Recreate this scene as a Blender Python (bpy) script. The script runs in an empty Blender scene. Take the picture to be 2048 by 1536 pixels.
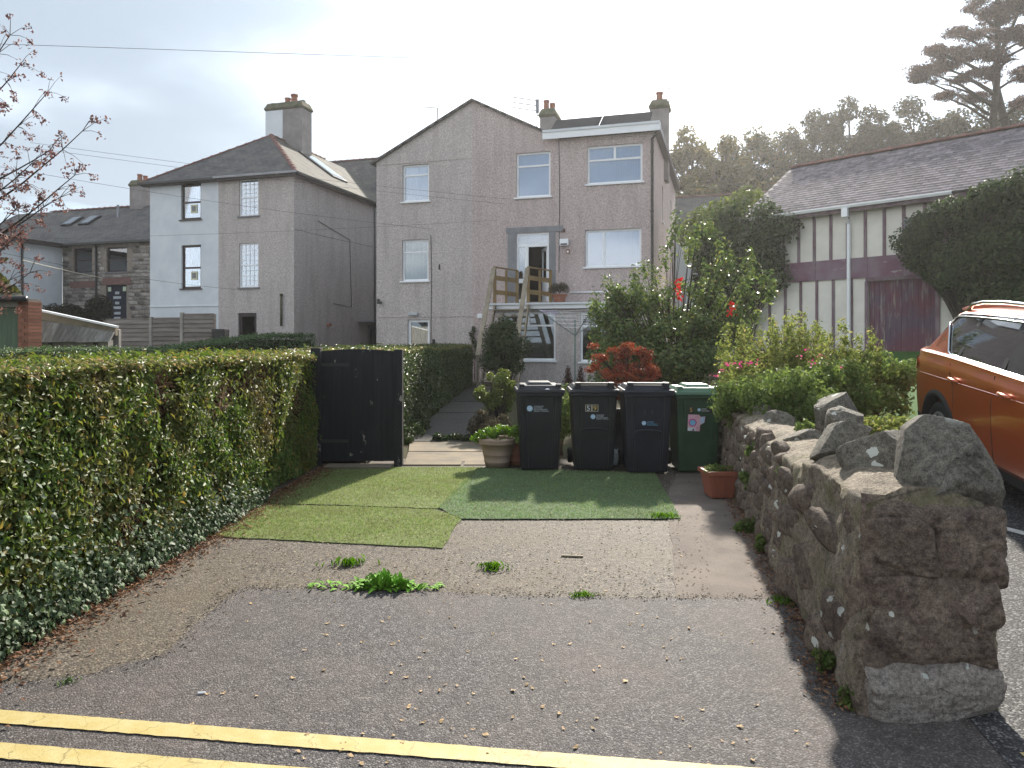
import bpy, bmesh, math, random
import numpy as np
from mathutils import Vector, Matrix, noise

SC = bpy.context.scene
COL = SC.collection
R = math.radians

# ------------------------------------------------------------------ camera
CAM_H, FPX, CU, HV = 1.6, 1450.0, 1024.0, 683.0     # eye height, focal length in photo pixels, centre column, horizon row
cam_d = bpy.data.cameras.new('camera')
cam_d.sensor_width = 36.0
cam_d.lens = FPX / 2048 * 36.0
cam_d.shift_y = (HV - 768.0) / 2048
cam_d.clip_start, cam_d.clip_end = 0.05, 3000
cam = bpy.data.objects.new('camera', cam_d)
cam.location = (0, 0, CAM_H)
cam.rotation_euler = (R(90), 0, 0)
COL.objects.link(cam)
SC.camera = cam

# ------------------------------------------------------------------ sky, sun, exposure
SKY_OFF = (-0.9, -0.35)
SUN_AZ, SUN_EL = 17.5, 31.0          # degrees right of the viewing direction, above the horizon
SUN_DIR = Vector((math.sin(R(SUN_AZ)) * math.cos(R(SUN_EL)), math.cos(R(SUN_AZ)) * math.cos(R(SUN_EL)), math.sin(R(SUN_EL))))
world = bpy.data.worlds.new('World')
SC.world = world
world.use_nodes = True
wn, wl = world.node_tree.nodes, world.node_tree.links
wn.clear()
w_out = wn.new('ShaderNodeOutputWorld')
w_bg = wn.new('ShaderNodeBackground'); w_bg.inputs['Strength'].default_value = 0.15
w_sky = wn.new('ShaderNodeTexSky'); w_sky.sky_type = 'NISHITA'; w_sky.sun_disc = False
w_sky.sun_elevation = R(SUN_EL); w_sky.sun_rotation = R(SUN_AZ)
w_sky.air_density = 1.0; w_sky.dust_density = 0.6; w_sky.ozone_density = 1.0
w_tc = wn.new('ShaderNodeTexCoord')
w_sep = wn.new('ShaderNodeSeparateXYZ'); wl.new(w_tc.outputs['Generated'], w_sep.inputs[0])
def wmath(op, a, b=None, clamp=False):
    n = wn.new('ShaderNodeMath'); n.operation = op; n.use_clamp = clamp
    for i, x in enumerate((a, b)):
        if x is None: continue
        if isinstance(x, (int, float)): n.inputs[i].default_value = x
        else: wl.new(x, n.inputs[i])
    return n.outputs[0]
zc = wmath('ADD', wmath('MAXIMUM', w_sep.outputs['Z'], 0.0), 0.22)
w_cmb = wn.new('ShaderNodeCombineXYZ')
wl.new(wmath('ADD', wmath('DIVIDE', w_sep.outputs['X'], zc), SKY_OFF[0]), w_cmb.inputs[0])
wl.new(wmath('ADD', wmath('DIVIDE', w_sep.outputs['Y'], zc), SKY_OFF[1]), w_cmb.inputs[1])
w_cmb.inputs[2].default_value = 1.3
w_n = wn.new('ShaderNodeTexNoise'); w_n.inputs['Scale'].default_value = 0.75
w_n.inputs['Detail'].default_value = 7; w_n.inputs['Roughness'].default_value = 0.52; w_n.inputs['Distortion'].default_value = 0.25
wl.new(w_cmb.outputs[0], w_n.inputs['Vector'])
w_rmp = wn.new('ShaderNodeValToRGB')
w_rmp.color_ramp.elements[0].position = 0.20; w_rmp.color_ramp.elements[0].color = (0, 0, 0, 1)
w_rmp.color_ramp.elements[1].position = 0.40; w_rmp.color_ramp.elements[1].color = (1, 1, 1, 1)
wl.new(w_n.outputs['Fac'], w_rmp.inputs[0])
# clouds: lit from behind, so the ones near the sun's direction are brighter
w_dot = wn.new('ShaderNodeVectorMath'); w_dot.operation = 'DOT_PRODUCT'
wl.new(w_tc.outputs['Generated'], w_dot.inputs[0]); w_dot.inputs[1].default_value = SUN_DIR
fwd = wmath('POWER', wmath('MAXIMUM', w_dot.outputs['Value'], 0.0), 14.0)
w_n2 = wn.new('ShaderNodeTexNoise'); w_n2.inputs['Scale'].default_value = 0.55; w_n2.inputs['Detail'].default_value = 6; w_n2.inputs['Roughness'].default_value = 0.5
w_of = wn.new('ShaderNodeVectorMath'); w_of.operation = 'ADD'; w_of.inputs[1].default_value = (0.0, 0.0, 3.4)
wl.new(w_cmb.outputs[0], w_of.inputs[0]); wl.new(w_of.outputs[0], w_n2.inputs['Vector'])
w_r2 = wn.new('ShaderNodeMapRange'); w_r2.inputs['From Min'].default_value = 0.42; w_r2.inputs['From Max'].default_value = 0.66; w_r2.interpolation_type = 'SMOOTHSTEP'
wl.new(w_n2.outputs['Fac'], w_r2.inputs['Value'])
cl_b = wmath('ADD', wmath('MULTIPLY', fwd, 4.5), wmath('ADD', wmath('MULTIPLY', w_r2.outputs[0], 3.4), 1.75))
w_cc = wn.new('ShaderNodeVectorMath'); w_cc.operation = 'SCALE'
w_tint = wn.new('ShaderNodeMix'); w_tint.data_type = 'RGBA'; wl.new(w_r2.outputs[0], w_tint.inputs['Factor'])
w_tint.inputs['A'].default_value = (0.80, 0.95, 1.12, 1); w_tint.inputs['B'].default_value = (1.0, 1.0, 1.0, 1)
wl.new(w_tint.outputs['Result'], w_cc.inputs[0])
wl.new(cl_b, w_cc.inputs['Scale'])
w_mix = wn.new('ShaderNodeMix'); w_mix.data_type = 'RGBA'
wl.new(wmath('MULTIPLY', w_rmp.outputs['Color'], 0.975), w_mix.inputs['Factor'])
wl.new(w_sky.outputs['Color'], w_mix.inputs['A']); wl.new(w_cc.outputs[0], w_mix.inputs['B'])
wl.new(w_mix.outputs['Result'], w_bg.inputs['Color'])
wl.new(w_bg.outputs[0], w_out.inputs['Surface'])

sun_d = bpy.data.lights.new('sun', 'SUN')
sun_d.energy = 4.2; sun_d.angle = R(2.0); sun_d.color = (1.0, 0.93, 0.82)
sun = bpy.data.objects.new('sun', sun_d)
sun.rotation_euler = SUN_DIR.to_track_quat('Z', 'Y').to_euler()
sun.location = (20, 40, 40)
COL.objects.link(sun)

SC.view_settings.view_transform = 'Standard'
SC.view_settings.look = 'None'
SC.view_settings.gamma = 1.0
SC.view_settings.exposure = 1.35
SC.view_settings.use_curve_mapping = False
SC.cycles.use_denoising = True
SC.cycles.max_bounces = 6
SC.cycles.transparent_max_bounces = 8
SC.cycles.sample_clamp_indirect = 6

# ------------------------------------------------------------------ measuring the photograph
def P(u, v, D):
    return Vector(((u - CU) / FPX * D, D, CAM_H - (v - HV) / FPX * D))
def G(u, v, z=0.0):
    D = (CAM_H - z) * FPX / (v - HV)
    return Vector(((u - CU) / FPX * D, D, z))
class Frame:
    """a building's own axes: s along its face, y into it, z up"""
    def __init__(self, ox, oy, deg):
        self.o = Vector((ox, oy)); self.deg = deg
        self.e1 = Vector((math.cos(R(deg)), math.sin(R(deg)))); self.e2 = Vector((-math.sin(R(deg)), math.cos(R(deg))))
    def sz(self, u, v, y=0.0):
        r = Vector(((u - CU) / FPX, 1.0))
        D = (y + self.o.dot(self.e2)) / r.dot(self.e2)
        p = r * D - self.o
        return p.dot(self.e1), CAM_H - (v - HV) / FPX * D
    def s(self, u, y=0.0): return self.sz(u, HV, y)[0]
    def z(self, u, v, y=0.0): return self.sz(u, v, y)[1]
    def w(self, s, y, z):
        q = self.o + self.e1 * s + self.e2 * y
        return Vector((q.x, q.y, z))

# ------------------------------------------------------------------ material helpers
def new_mat(name):
    m = bpy.data.materials.new(name); m.use_nodes = True
    nt = m.node_tree
    return m, nt.nodes, nt.links, nt.nodes['Principled BSDF']
def c4(c): return (c[0], c[1], c[2], 1.0)
def nd(N, t, **kw):
    n = N.new(t)
    for k, v in kw.items():
        if k in n.inputs: n.inputs[k].default_value = v
        else: setattr(n, k, v)
    return n
def ramp(N, L, src, stops):
    r = N.new('ShaderNodeValToRGB'); e = r.color_ramp.elements
    while len(e) < len(stops): e.new(0.5)
    for el, (p, c) in zip(e, stops): el.position = p; el.color = c4(c) if len(c) == 3 else c
    L.new(src, r.inputs[0]); return r.outputs[0]
def mixc(N, L, f, a, b, mode='MIX'):
    n = N.new('ShaderNodeMix'); n.data_type = 'RGBA'; n.blend_type = mode
    for sock, x in (('Factor', f), ('A', a), ('B', b)):
        if isinstance(x, (int, float)): n.inputs[sock].default_value = x
        elif isinstance(x, tuple): n.inputs[sock].default_value = c4(x)
        else: L.new(x, n.inputs[sock])
    return n.outputs['Result']
def add_bump(N, L, b, src, strength, dist=0.01):
    bp = nd(N, 'ShaderNodeBump', Strength=strength, Distance=dist)
    L.new(src, bp.inputs['Height']); L.new(bp.outputs[0], b.inputs['Normal']); return bp
def set_spec(b, rough, spec, metal=0.0):
    b.inputs['Roughness'].default_value = rough
    b.inputs['Specular IOR Level'].default_value = spec
    b.inputs['Metallic'].default_value = metal

def M(name, c1, c2=None, scale=6.0, rough=0.75, spec=0.3, bump=0.0, bscale=40.0, bdist=0.01, metal=0.0, rand=0.0, stretch=None, lo=0.35, hi=0.65, coat=0.0):
    """plain surface: two noise-mixed colours, fine relief, optional brightness change from piece to piece"""
    m, N, L, b = new_mat(name)
    set_spec(b, rough, spec, metal)
    if coat: b.inputs['Coat Weight'].default_value = coat; b.inputs['Coat Roughness'].default_value = 0.03
    tc = N.new('ShaderNodeTexCoord'); vec = tc.outputs['Object']
    if stretch:
        mp = N.new('ShaderNodeMapping'); mp.inputs['Scale'].default_value = stretch
        L.new(vec, mp.inputs['Vector']); vec = mp.outputs[0]
    if c2 is None: c2 = tuple(x * 0.86 for x in c1)
    n = nd(N, 'ShaderNodeTexNoise', Scale=scale, Detail=7.0, Roughness=0.6); L.new(vec, n.inputs['Vector'])
    col = ramp(N, L, n.outputs['Fac'], [(lo, c1), (hi, c2)])
    if rand:
        oi = N.new('ShaderNodeObjectInfo')
        hs = N.new('ShaderNodeHueSaturation')
        mr = N.new('ShaderNodeMapRange'); mr.inputs['To Min'].default_value = 1 - rand; mr.inputs['To Max'].default_value = 1 + rand
        L.new(oi.outputs['Random'], mr.inputs['Value']); L.new(mr.outputs[0], hs.inputs['Value']); L.new(col, hs.inputs['Color'])
        col = hs.outputs[0]
    L.new(col, b.inputs['Base Color'])
    if bump:
        n2 = nd(N, 'ShaderNodeTexNoise', Scale=bscale, Detail=5.0, Roughness=0.65); L.new(vec, n2.inputs['Vector'])
        add_bump(N, L, b, n2.outputs['Fac'], bump, bdist)
    return m

def leaf_mat(name, stops, trans=0.35, rough=0.5, spec=0.3, worn=None):
    m, N, L, b = new_mat(name)
    set_spec(b, rough, spec)
    g = N.new('ShaderNodeNewGeometry')
    col = ramp(N, L, g.outputs['Random Per Island'], stops)
    if worn:
        wn_ = nd(N, 'ShaderNodeTexNoise', Scale=worn[1], Detail=7.0, Roughness=0.7); L.new(g.outputs['Position'], wn_.inputs['Vector'])
        col = mixc(N, L, ramp(N, L, wn_.outputs['Fac'], [(0.46, (0, 0, 0)), (0.70, (0.85, 0.85, 0.85))]), col, worn[0])
    L.new(col, b.inputs['Base Color'])
    t = N.new('ShaderNodeBsdfTranslucent')
    hs = nd(N, 'ShaderNodeHueSaturation', Saturation=1.1, Value=1.25); L.new(col, hs.inputs['Color']); L.new(hs.outputs[0], t.inputs['Color'])
    mx = N.new('ShaderNodeMixShader'); mx.inputs[0].default_value = trans
    L.new(b.outputs[0], mx.inputs[1]); L.new(t.outputs[0], mx.inputs[2])
    L.new(mx.outputs[0], N['Material Output'].inputs['Surface'])
    return m

def pebbledash(name, c1, c2, dark):
    m, N, L, b = new_mat(name); set_spec(b, 0.9, 0.15)
    tc = N.new('ShaderNodeTexCoord'); vec = tc.outputs['Object']
    v = nd(N, 'ShaderNodeTexVoronoi', Scale=30.0); L.new(vec, v.inputs['Vector'])
    n1 = nd(N, 'ShaderNodeTexNoise', Scale=16.0, Detail=6.0, Roughness=0.75); L.new(vec, n1.inputs['Vector'])
    n2 = nd(N, 'ShaderNodeTexNoise', Scale=0.55, Detail=5.0, Roughness=0.6); L.new(vec, n2.inputs['Vector'])
    base = ramp(N, L, n1.outputs['Fac'], [(0.30, c2), (0.52, c1), (0.75, tuple(min(1, x * 1.28) for x in c1))])
    hs = N.new('ShaderNodeHueSaturation'); L.new(base, hs.inputs['Color'])
    mr = N.new('ShaderNodeMapRange'); mr.inputs['To Min'].default_value = 0.78; mr.inputs['To Max'].default_value = 1.2
    sp = N.new('ShaderNodeSeparateColor'); L.new(v.outputs['Color'], sp.inputs[0]); L.new(sp.outputs[0], mr.inputs['Value']); L.new(mr.outputs[0], hs.inputs['Value'])
    mp = N.new('ShaderNodeMapping'); mp.inputs['Scale'].default_value = (1.6, 1.6, 0.22); L.new(vec, mp.inputs['Vector'])
    n3 = nd(N, 'ShaderNodeTexNoise', Scale=1.4, Detail=6.0, Roughness=0.65); L.new(mp.outputs[0], n3.inputs['Vector'])
    st = ramp(N, L, n3.outputs['Fac'], [(0.47, (0, 0, 0)), (0.78, (0.65, 0.65, 0.65))])
    col = mixc(N, L, st, hs.outputs[0], dark)
    st2 = ramp(N, L, n2.outputs['Fac'], [(0.45, (0, 0, 0)), (0.75, (0.3, 0.3, 0.3))])
    col = mixc(N, L, st2, col, tuple(x * 0.8 for x in c2))
    L.new(col, b.inputs['Base Color'])
    add_bump(N, L, b, v.outputs['Distance'], 0.7, 0.02)
    return m

def slate_mat(name, c1, c2, bw=0.3, rh=0.2, moss=None, squash=1.0):
    """roof surface too far away to pick slates apart; object x runs along the eave, y up the slope"""
    m, N, L, b = new_mat(name); set_spec(b, 0.85, 0.12)
    tc = N.new('ShaderNodeTexCoord'); vec = tc.outputs['Object']
    br = N.new('ShaderNodeTexBrick'); L.new(vec, br.inputs['Vector'])
    br.inputs['Scale'].default_value = 1.0; br.inputs['Brick Width'].default_value = bw; br.inputs['Row Height'].default_value = rh
    br.inputs['Mortar Size'].default_value = 0.012; br.inputs['Mortar Smooth'].default_value = 0.3; br.inputs['Bias'].default_value = 0.0
    br.inputs['Color1'].default_value = c4(c1); br.inputs['Color2'].default_value = c4(c2)
    br.inputs['Mortar'].default_value = c4(tuple(x * 0.45 for x in c2))
    n = nd(N, 'ShaderNodeTexNoise', Scale=1.1, Detail=7.0, Roughness=0.7); L.new(vec, n.inputs['Vector'])
    f = ramp(N, L, n.outputs['Fac'], [(0.42, (0, 0, 0)), (0.72, (0.75, 0.75, 0.75))])
    col = mixc(N, L, f, br.outputs['Color'], moss or tuple(x * 1.4 for x in c1))
    L.new(col, b.inputs['Base Color'])
    sx = N.new('ShaderNodeSeparateXYZ'); L.new(vec, sx.inputs[0])
    md = N.new('ShaderNodeMath'); md.operation = 'FRACT'
    dv = N.new('ShaderNodeMath'); dv.operation = 'DIVIDE'; dv.inputs[1].default_value = rh
    L.new(sx.outputs['Y'], dv.inputs[0]); L.new(dv.outputs[0], md.inputs[0])
    iv = N.new('ShaderNodeMath'); iv.operation = 'SUBTRACT'; iv.inputs[0].default_value = 1.0; L.new(md.outputs[0], iv.inputs[1])
    add_bump(N, L, b, iv.outputs[0], 0.8, 0.02)
    return m

def rock_mat(name, c1, c2, c3, lichen=(0.55, 0.57, 0.52), lic=0.62, moss=None, bump=0.8, rand=0.12, sc=1.0):
    m, N, L, b = new_mat(name); set_spec(b, 0.85, 0.2)
    tc = N.new('ShaderNodeTexCoord'); g = N.new('ShaderNodeNewGeometry'); vec = g.outputs['Position']
    n1 = nd(N, 'ShaderNodeTexNoise', Scale=5.0 * sc, Detail=9.0, Roughness=0.7); L.new(vec, n1.inputs['Vector'])
    n2 = nd(N, 'ShaderNodeTexNoise', Scale=34.0 * sc, Detail=8.0, Roughness=0.72); L.new(vec, n2.inputs['Vector'])
    col = ramp(N, L, n1.outputs['Fac'], [(0.30, c1), (0.5, c2), (0.70, c3)])
    f2 = ramp(N, L, n2.outputs['Fac'], [(0.32, (0.4, 0.4, 0.4)), (0.5, (1, 1, 1)), (0.72, (1.65, 1.65, 1.6))])
    col = mixc(N, L, 1.0, col, f2, 'MULTIPLY')
    n6 = nd(N, 'ShaderNodeTexNoise', Scale=150.0 * sc, Detail=4.0, Roughness=0.7); L.new(vec, n6.inputs['Vector'])
    col = mixc(N, L, 1.0, col, ramp(N, L, n6.outputs['Fac'], [(0.35, (0.6, 0.6, 0.6)), (0.65, (1.4, 1.4, 1.4))]), 'MULTIPLY')
    # pale crusts of lichen: round spots broken up by noise
    vo = nd(N, 'ShaderNodeTexVoronoi', Scale=9.0 * sc); vo.inputs['Randomness'].default_value = 1.0
    wv = nd(N, 'ShaderNodeTexNoise', Scale=22.0 * sc, Detail=4.0); L.new(vec, wv.inputs['Vector'])
    av = N.new('ShaderNodeVectorMath'); av.operation = 'MULTIPLY_ADD'; L.new(wv.outputs['Color'], av.inputs[0]); av.inputs[1].default_value = (0.05, 0.05, 0.05); L.new(vec, av.inputs[2])
    L.new(av.outputs[0], vo.inputs['Vector'])
    sp = N.new('ShaderNodeSeparateColor'); L.new(vo.outputs['Color'], sp.inputs[0])
    rad = N.new('ShaderNodeMath'); rad.operation = 'MULTIPLY_ADD'; L.new(sp.outputs[0], rad.inputs[0]); rad.inputs[1].default_value = 0.55; rad.inputs[2].default_value = -lic * 0.55 - 0.02
    lt = N.new('ShaderNodeMath'); lt.operation = 'LESS_THAN'; L.new(vo.outputs['Distance'], lt.inputs[0]); L.new(rad.outputs[0], lt.inputs[1])
    n4 = nd(N, 'ShaderNodeTexNoise', Scale=2.2 * sc, Detail=3.0); L.new(vec, n4.inputs['Vector'])
    lf = ramp(N, L, n4.outputs['Fac'], [(0.36, (0, 0, 0)), (0.48, (0.9, 0.9, 0.9))])
    mu = mixc(N, L, 1.0, lt.outputs[0], lf, 'MULTIPLY')
    col = mixc(N, L, mu, col, lichen)
    if moss:
        n5 = nd(N, 'ShaderNodeTexNoise', Scale=3.1 * sc, Detail=8.0, Roughness=0.7); L.new(vec, n5.inputs['Vector'])
        mf = ramp(N, L, n5.outputs['Fac'], [(0.52, (0, 0, 0)), (0.68, (0.7, 0.7, 0.7))])
        col = mixc(N, L, mf, col, moss)
    if rand:
        oi = N.new('ShaderNodeObjectInfo'); hs = N.new('ShaderNodeHueSaturation')
        mr = N.new('ShaderNodeMapRange'); mr.inputs['To Min'].default_value = 1 - rand; mr.inputs['To Max'].default_value = 1 + rand
        L.new(oi.outputs['Random'], mr.inputs['Value']); L.new(mr.outputs[0], hs.inputs['Value']); L.new(col, hs.inputs['Color']); col = hs.outputs[0]
    L.new(col, b.inputs['Base Color'])
    ad = N.new('ShaderNodeMath'); ad.operation = 'MULTIPLY_ADD'; L.new(n1.outputs['Fac'], ad.inputs[0]); ad.inputs[1].default_value = 1.2; L.new(n2.outputs['Fac'], ad.inputs[2])
    add_bump(N, L, b, ad.outputs[0], bump, 0.02)
    return m

def asphalt(name, dark, light, chip=0.5, dirt=(0.16, 0.12, 0.09), dirt_lo=0.55, scale=95.0):
    m, N, L, b = new_mat(name); set_spec(b, 0.8, 0.3)
    g = N.new('ShaderNodeNewGeometry'); vec = g.outputs['Position']
    v = nd(N, 'ShaderNodeTexVoronoi', Scale=scale); L.new(vec, v.inputs['Vector'])
    sp = N.new('ShaderNodeSeparateColor'); L.new(v.outputs['Color'], sp.inputs[0])
    chips = ramp(N, L, sp.outputs[0], [(0.0, tuple(x * 0.55 for x in dark)), (chip, dark), (chip + 0.22, tuple((x + y) / 2 for x, y in zip(dark, light))), (1.0, light)])
    edge = ramp(N, L, v.outputs['Distance'], [(0.25, (1, 1, 1)), (0.75, (0.35, 0.35, 0.35))])
    col = mixc(N, L, 1.0, chips, edge, 'MULTIPLY')
    n = nd(N, 'ShaderNodeTexNoise', Scale=0.8, Detail=9.0, Roughness=0.68); L.new(vec, n.inputs['Vector'])
    f = ramp(N, L, n.outputs['Fac'], [(dirt_lo - 0.12, (0, 0, 0)), (dirt_lo + 0.2, (0.75, 0.75, 0.75))])
    col = mixc(N, L, f, col, dirt)
    n2 = nd(N, 'ShaderNodeTexNoise', Scale=14.0, Detail=6.0, Roughness=0.7); L.new(vec, n2.inputs['Vector'])
    f2 = ramp(N, L, n2.outputs['Fac'], [(0.3, (0.7, 0.7, 0.7)), (0.7, (1.25, 1.25, 1.25))])
    col = mixc(N, L, 1.0, col, f2, 'MULTIPLY')
    L.new(col, b.inputs['Base Color'])
    iv = N.new('ShaderNodeMath'); iv.operation = 'SUBTRACT'; iv.inputs[0].default_value = 1.0; L.new(v.outputs['Distance'], iv.inputs[1])
    add_bump(N, L, b, iv.outputs[0], 0.6, 0.006)
    return m

def glass_mat(name, tint=(0.9, 0.95, 1.0), refl=0.3, rough=0.01):
    m, N, L, b = new_mat(name)
    tr = N.new('ShaderNodeBsdfTransparent'); tr.inputs[0].default_value = c4(tint)
    gl = N.new('ShaderNodeBsdfGlossy'); gl.inputs['Roughness'].default_value = rough; gl.inputs['Color'].default_value = (0.95, 0.97, 1, 1)
    lw = N.new('ShaderNodeFresnel'); lw.inputs['IOR'].default_value = 1.5
    ad = N.new('ShaderNodeMath'); ad.operation = 'ADD'; ad.use_clamp = True; ad.inputs[1].default_value = refl; L.new(lw.outputs[0], ad.inputs[0])
    mx = N.new('ShaderNodeMixShader'); L.new(ad.outputs[0], mx.inputs[0]); L.new(tr.outputs[0], mx.inputs[1]); L.new(gl.outputs[0], mx.inputs[2])
    L.new(mx.outputs[0], N['Material Output'].inputs['Surface'])
    return m

# ------------------------------------------------------------------ mesh helpers
def link(o, parent=None):
    COL.objects.link(o)
    if parent is not None: o.parent = parent
    return o
class MB:
    """collects boxes, bars, tubes and turned shapes into one mesh"""
    def __init__(self): self.v, self.f = [], []
    def add(self, vs, fs, mx=None):
        k = len(self.v)
        self.v += [tuple(mx @ Vector(p)) if mx else tuple(p) for p in vs]
        self.f += [tuple(i + k for i in f) for f in fs]
        return self
    def box(self, x0, x1, y0, y1, z0, z1, mx=None):
        vs = [(x0, y0, z0), (x1, y0, z0), (x1, y1, z0), (x0, y1, z0), (x0, y0, z1), (x1, y0, z1), (x1, y1, z1), (x0, y1, z1)]
        return self.add(vs, [(0, 3, 2, 1), (4, 5, 6, 7), (0, 1, 5, 4), (1, 2, 6, 5), (2, 3, 7, 6), (3, 0, 4, 7)], mx)
    def taper(self, b, t, z0, z1, mx=None):
        """b, t = (x0, x1, y0, y1) at the bottom and at the top"""
        vs = [(b[0], b[2], z0), (b[1], b[2], z0), (b[1], b[3], z0), (b[0], b[3], z0), (t[0], t[2], z1), (t[1], t[2], z1), (t[1], t[3], z1), (t[0], t[3], z1)]
        return self.add(vs, [(0, 3, 2, 1), (4, 5, 6, 7), (0, 1, 5, 4), (1, 2, 6, 5), (2, 3, 7, 6), (3, 0, 4, 7)], mx)
    def quad(self, a, b, c, d): return self.add([a, b, c, d], [(0, 1, 2, 3)])
    def poly(self, pts): return self.add(pts, [tuple(range(len(pts)))])
    def prism(self, pts, vec):
        n = len(pts); vec = Vector(vec)
        vs = [Vector(p) for p in pts] + [Vector(p) + vec for p in pts]
        return self.add(vs, [tuple(range(n))[::-1], tuple(range(n, 2 * n))] + [(i, (i + 1) % n, n + (i + 1) % n, n + i) for i in range(n)])
    def bar(self, p0, p1, w, h, up=(0, 0, 1)):
        p0, p1 = Vector(p0), Vector(p1); d = (p1 - p0); l = d.length; d.normalize()
        side = d.cross(Vector(up))
        if side.length < 1e-4: side = d.cross(Vector((0, 1, 0)))
        side.normalize(); u = side.cross(d)
        mx = Matrix(((d.x, side.x, u.x, p0.x), (d.y, side.y, u.y, p0.y), (d.z, side.z, u.z, p0.z), (0, 0, 0, 1)))
        return self.box(0, l, -w / 2, w / 2, -h / 2, h / 2, mx)
    def tube(self, pts, r, n=6, caps=True):
        pts = [Vector(p) for p in pts]; m = len(pts)
        rs = [r] * m if isinstance(r, (int, float)) else list(r)
        k = len(self.v); ref = None
        for i, p in enumerate(pts):
            d = (pts[min(i + 1, m - 1)] - pts[max(i - 1, 0)]).normalized()
            if ref is None: ref = Vector((0, 0, 1)) if abs(d.z) < 0.9 else Vector((1, 0, 0))
            s = d.cross(ref).normalized(); u = s.cross(d); ref = u
            for j in range(n):
                a = 2 * math.pi * j / n
                self.v.append(tuple(p + (s * math.cos(a) + u * math.sin(a)) * rs[i]))
        for i in range(m - 1):
            for j in range(n):
                a, b = k + i * n + j, k + i * n + (j + 1) % n
                self.f.append((a, b, b + n, a + n))
        if caps:
            self.f.append(tuple(k + j for j in range(n))[::-1]); self.f.append(tuple(k + (m - 1) * n + j for j in range(n)))
        return self
    def lathe(self, prof, n=24, mx=None, closed=False):
        vs = [(r * math.cos(2 * math.pi * j / n), r * math.sin(2 * math.pi * j / n), z) for r, z in prof for j in range(n)]
        m = len(prof); fs = []
        for i in range(m if closed else m - 1):
            i2 = (i + 1) % m
            for j in range(n): fs.append((i * n + j, i * n + (j + 1) % n, i2 * n + (j + 1) % n, i2 * n + j))
        return self.add(vs, fs, mx)
    def mesh(self, name, recalc=True):
        me = bpy.data.meshes.new(name); me.from_pydata(self.v, [], self.f)
        if recalc:
            bm = bmesh.new(); bm.from_mesh(me); bmesh.ops.recalc_face_normals(bm, faces=bm.faces); bm.to_mesh(me); bm.free()
        me.update(); return me
    def build(self, name, mat, parent=None, smooth=False, loc=None, rz=None, bevel=0.0, recalc=True):
        me = self.mesh(name, recalc); me.materials.append(mat)
        if bevel:
            bm = bmesh.new(); bm.from_mesh(me)
            bmesh.ops.bevel(bm, geom=[e for e in bm.edges if len(e.link_faces) == 2 and e.calc_face_angle(0) > 0.5], offset=bevel, segments=2, affect='EDGES', profile=0.6)
            bm.to_mesh(me); bm.free()
        if smooth: me.shade_smooth()
        o = bpy.data.objects.new(name, me); link(o, parent)
        if loc is not None: o.location = loc
        if rz is not None: o.rotation_euler = (0, 0, rz)
        return o
def inst(name, me, parent, loc, rot=(0, 0, 0), scale=(1, 1, 1)):
    o = bpy.data.objects.new(name, me); link(o, parent)
    o.location = loc; o.rotation_euler = rot; o.scale = scale
    return o
def thing(name, label, cat, loc=(0, 0, 0), rz=0.0, group=None):
    o = bpy.data.objects.new(name, None); o.empty_display_size = 0.2
    link(o); o.location = loc; o.rotation_euler = (0, 0, rz)
    return tag(o, label, cat, group)
def tag(o, label, cat, group=None):
    o['label'] = label; o['category'] = cat
    if group: o['group'] = group
    return o
def structure(o): o['kind'] = 'structure'; return o
def stuff(o): o['kind'] = 'stuff'; return o
def planar(name, pts, mat, parent, thick=0.05):
    """a flat sheet through pts (first edge = its x axis), thickness downwards, so that object x, y lie in the sheet"""
    pts = [Vector(p) for p in pts]; o0 = pts[0]
    ex = (pts[1] - o0).normalized(); nrm = ex.cross(pts[2] - o0).normalized()
    if nrm.z < 0: nrm = -nrm
    ey = nrm.cross(ex)
    mx = Matrix(((ex.x, ey.x, nrm.x, o0.x), (ex.y, ey.y, nrm.y, o0.y), (ex.z, ey.z, nrm.z, o0.z), (0, 0, 0, 1)))
    inv = mx.inverted(); loc = [inv @ p for p in pts]
    mb = MB().prism([(p.x, p.y, -thick) for p in loc], (0, 0, thick))
    o = mb.build(name, mat, parent); o.matrix_local = mx
    return o
def bulk(name, verts, faces, mat, parent=None, smooth=False):
    """numpy verts (n,3), faces (m,k) into one mesh"""
    verts = np.asarray(verts, dtype=np.float32); faces = np.asarray(faces, dtype=np.int32)
    me = bpy.data.meshes.new(name)
    me.vertices.add(len(verts)); me.vertices.foreach_set('co', verts.ravel())
    k = faces.shape[1]
    me.loops.add(faces.size); me.loops.foreach_set('vertex_index', faces.ravel())
    me.polygons.add(len(faces)); me.polygons.foreach_set('loop_start', np.arange(0, faces.size, k, dtype=np.int32))
    me.update(calc_edges=True); me.validate()
    me.materials.append(mat)
    if smooth: me.shade_smooth()
    o = bpy.data.objects.new(name, me); link(o, parent)
    return o
RNG = np.random.default_rng(7)
random.seed(11)
def unit(a): return a / np.maximum(np.linalg.norm(a, axis=-1, keepdims=True), 1e-6)
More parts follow.
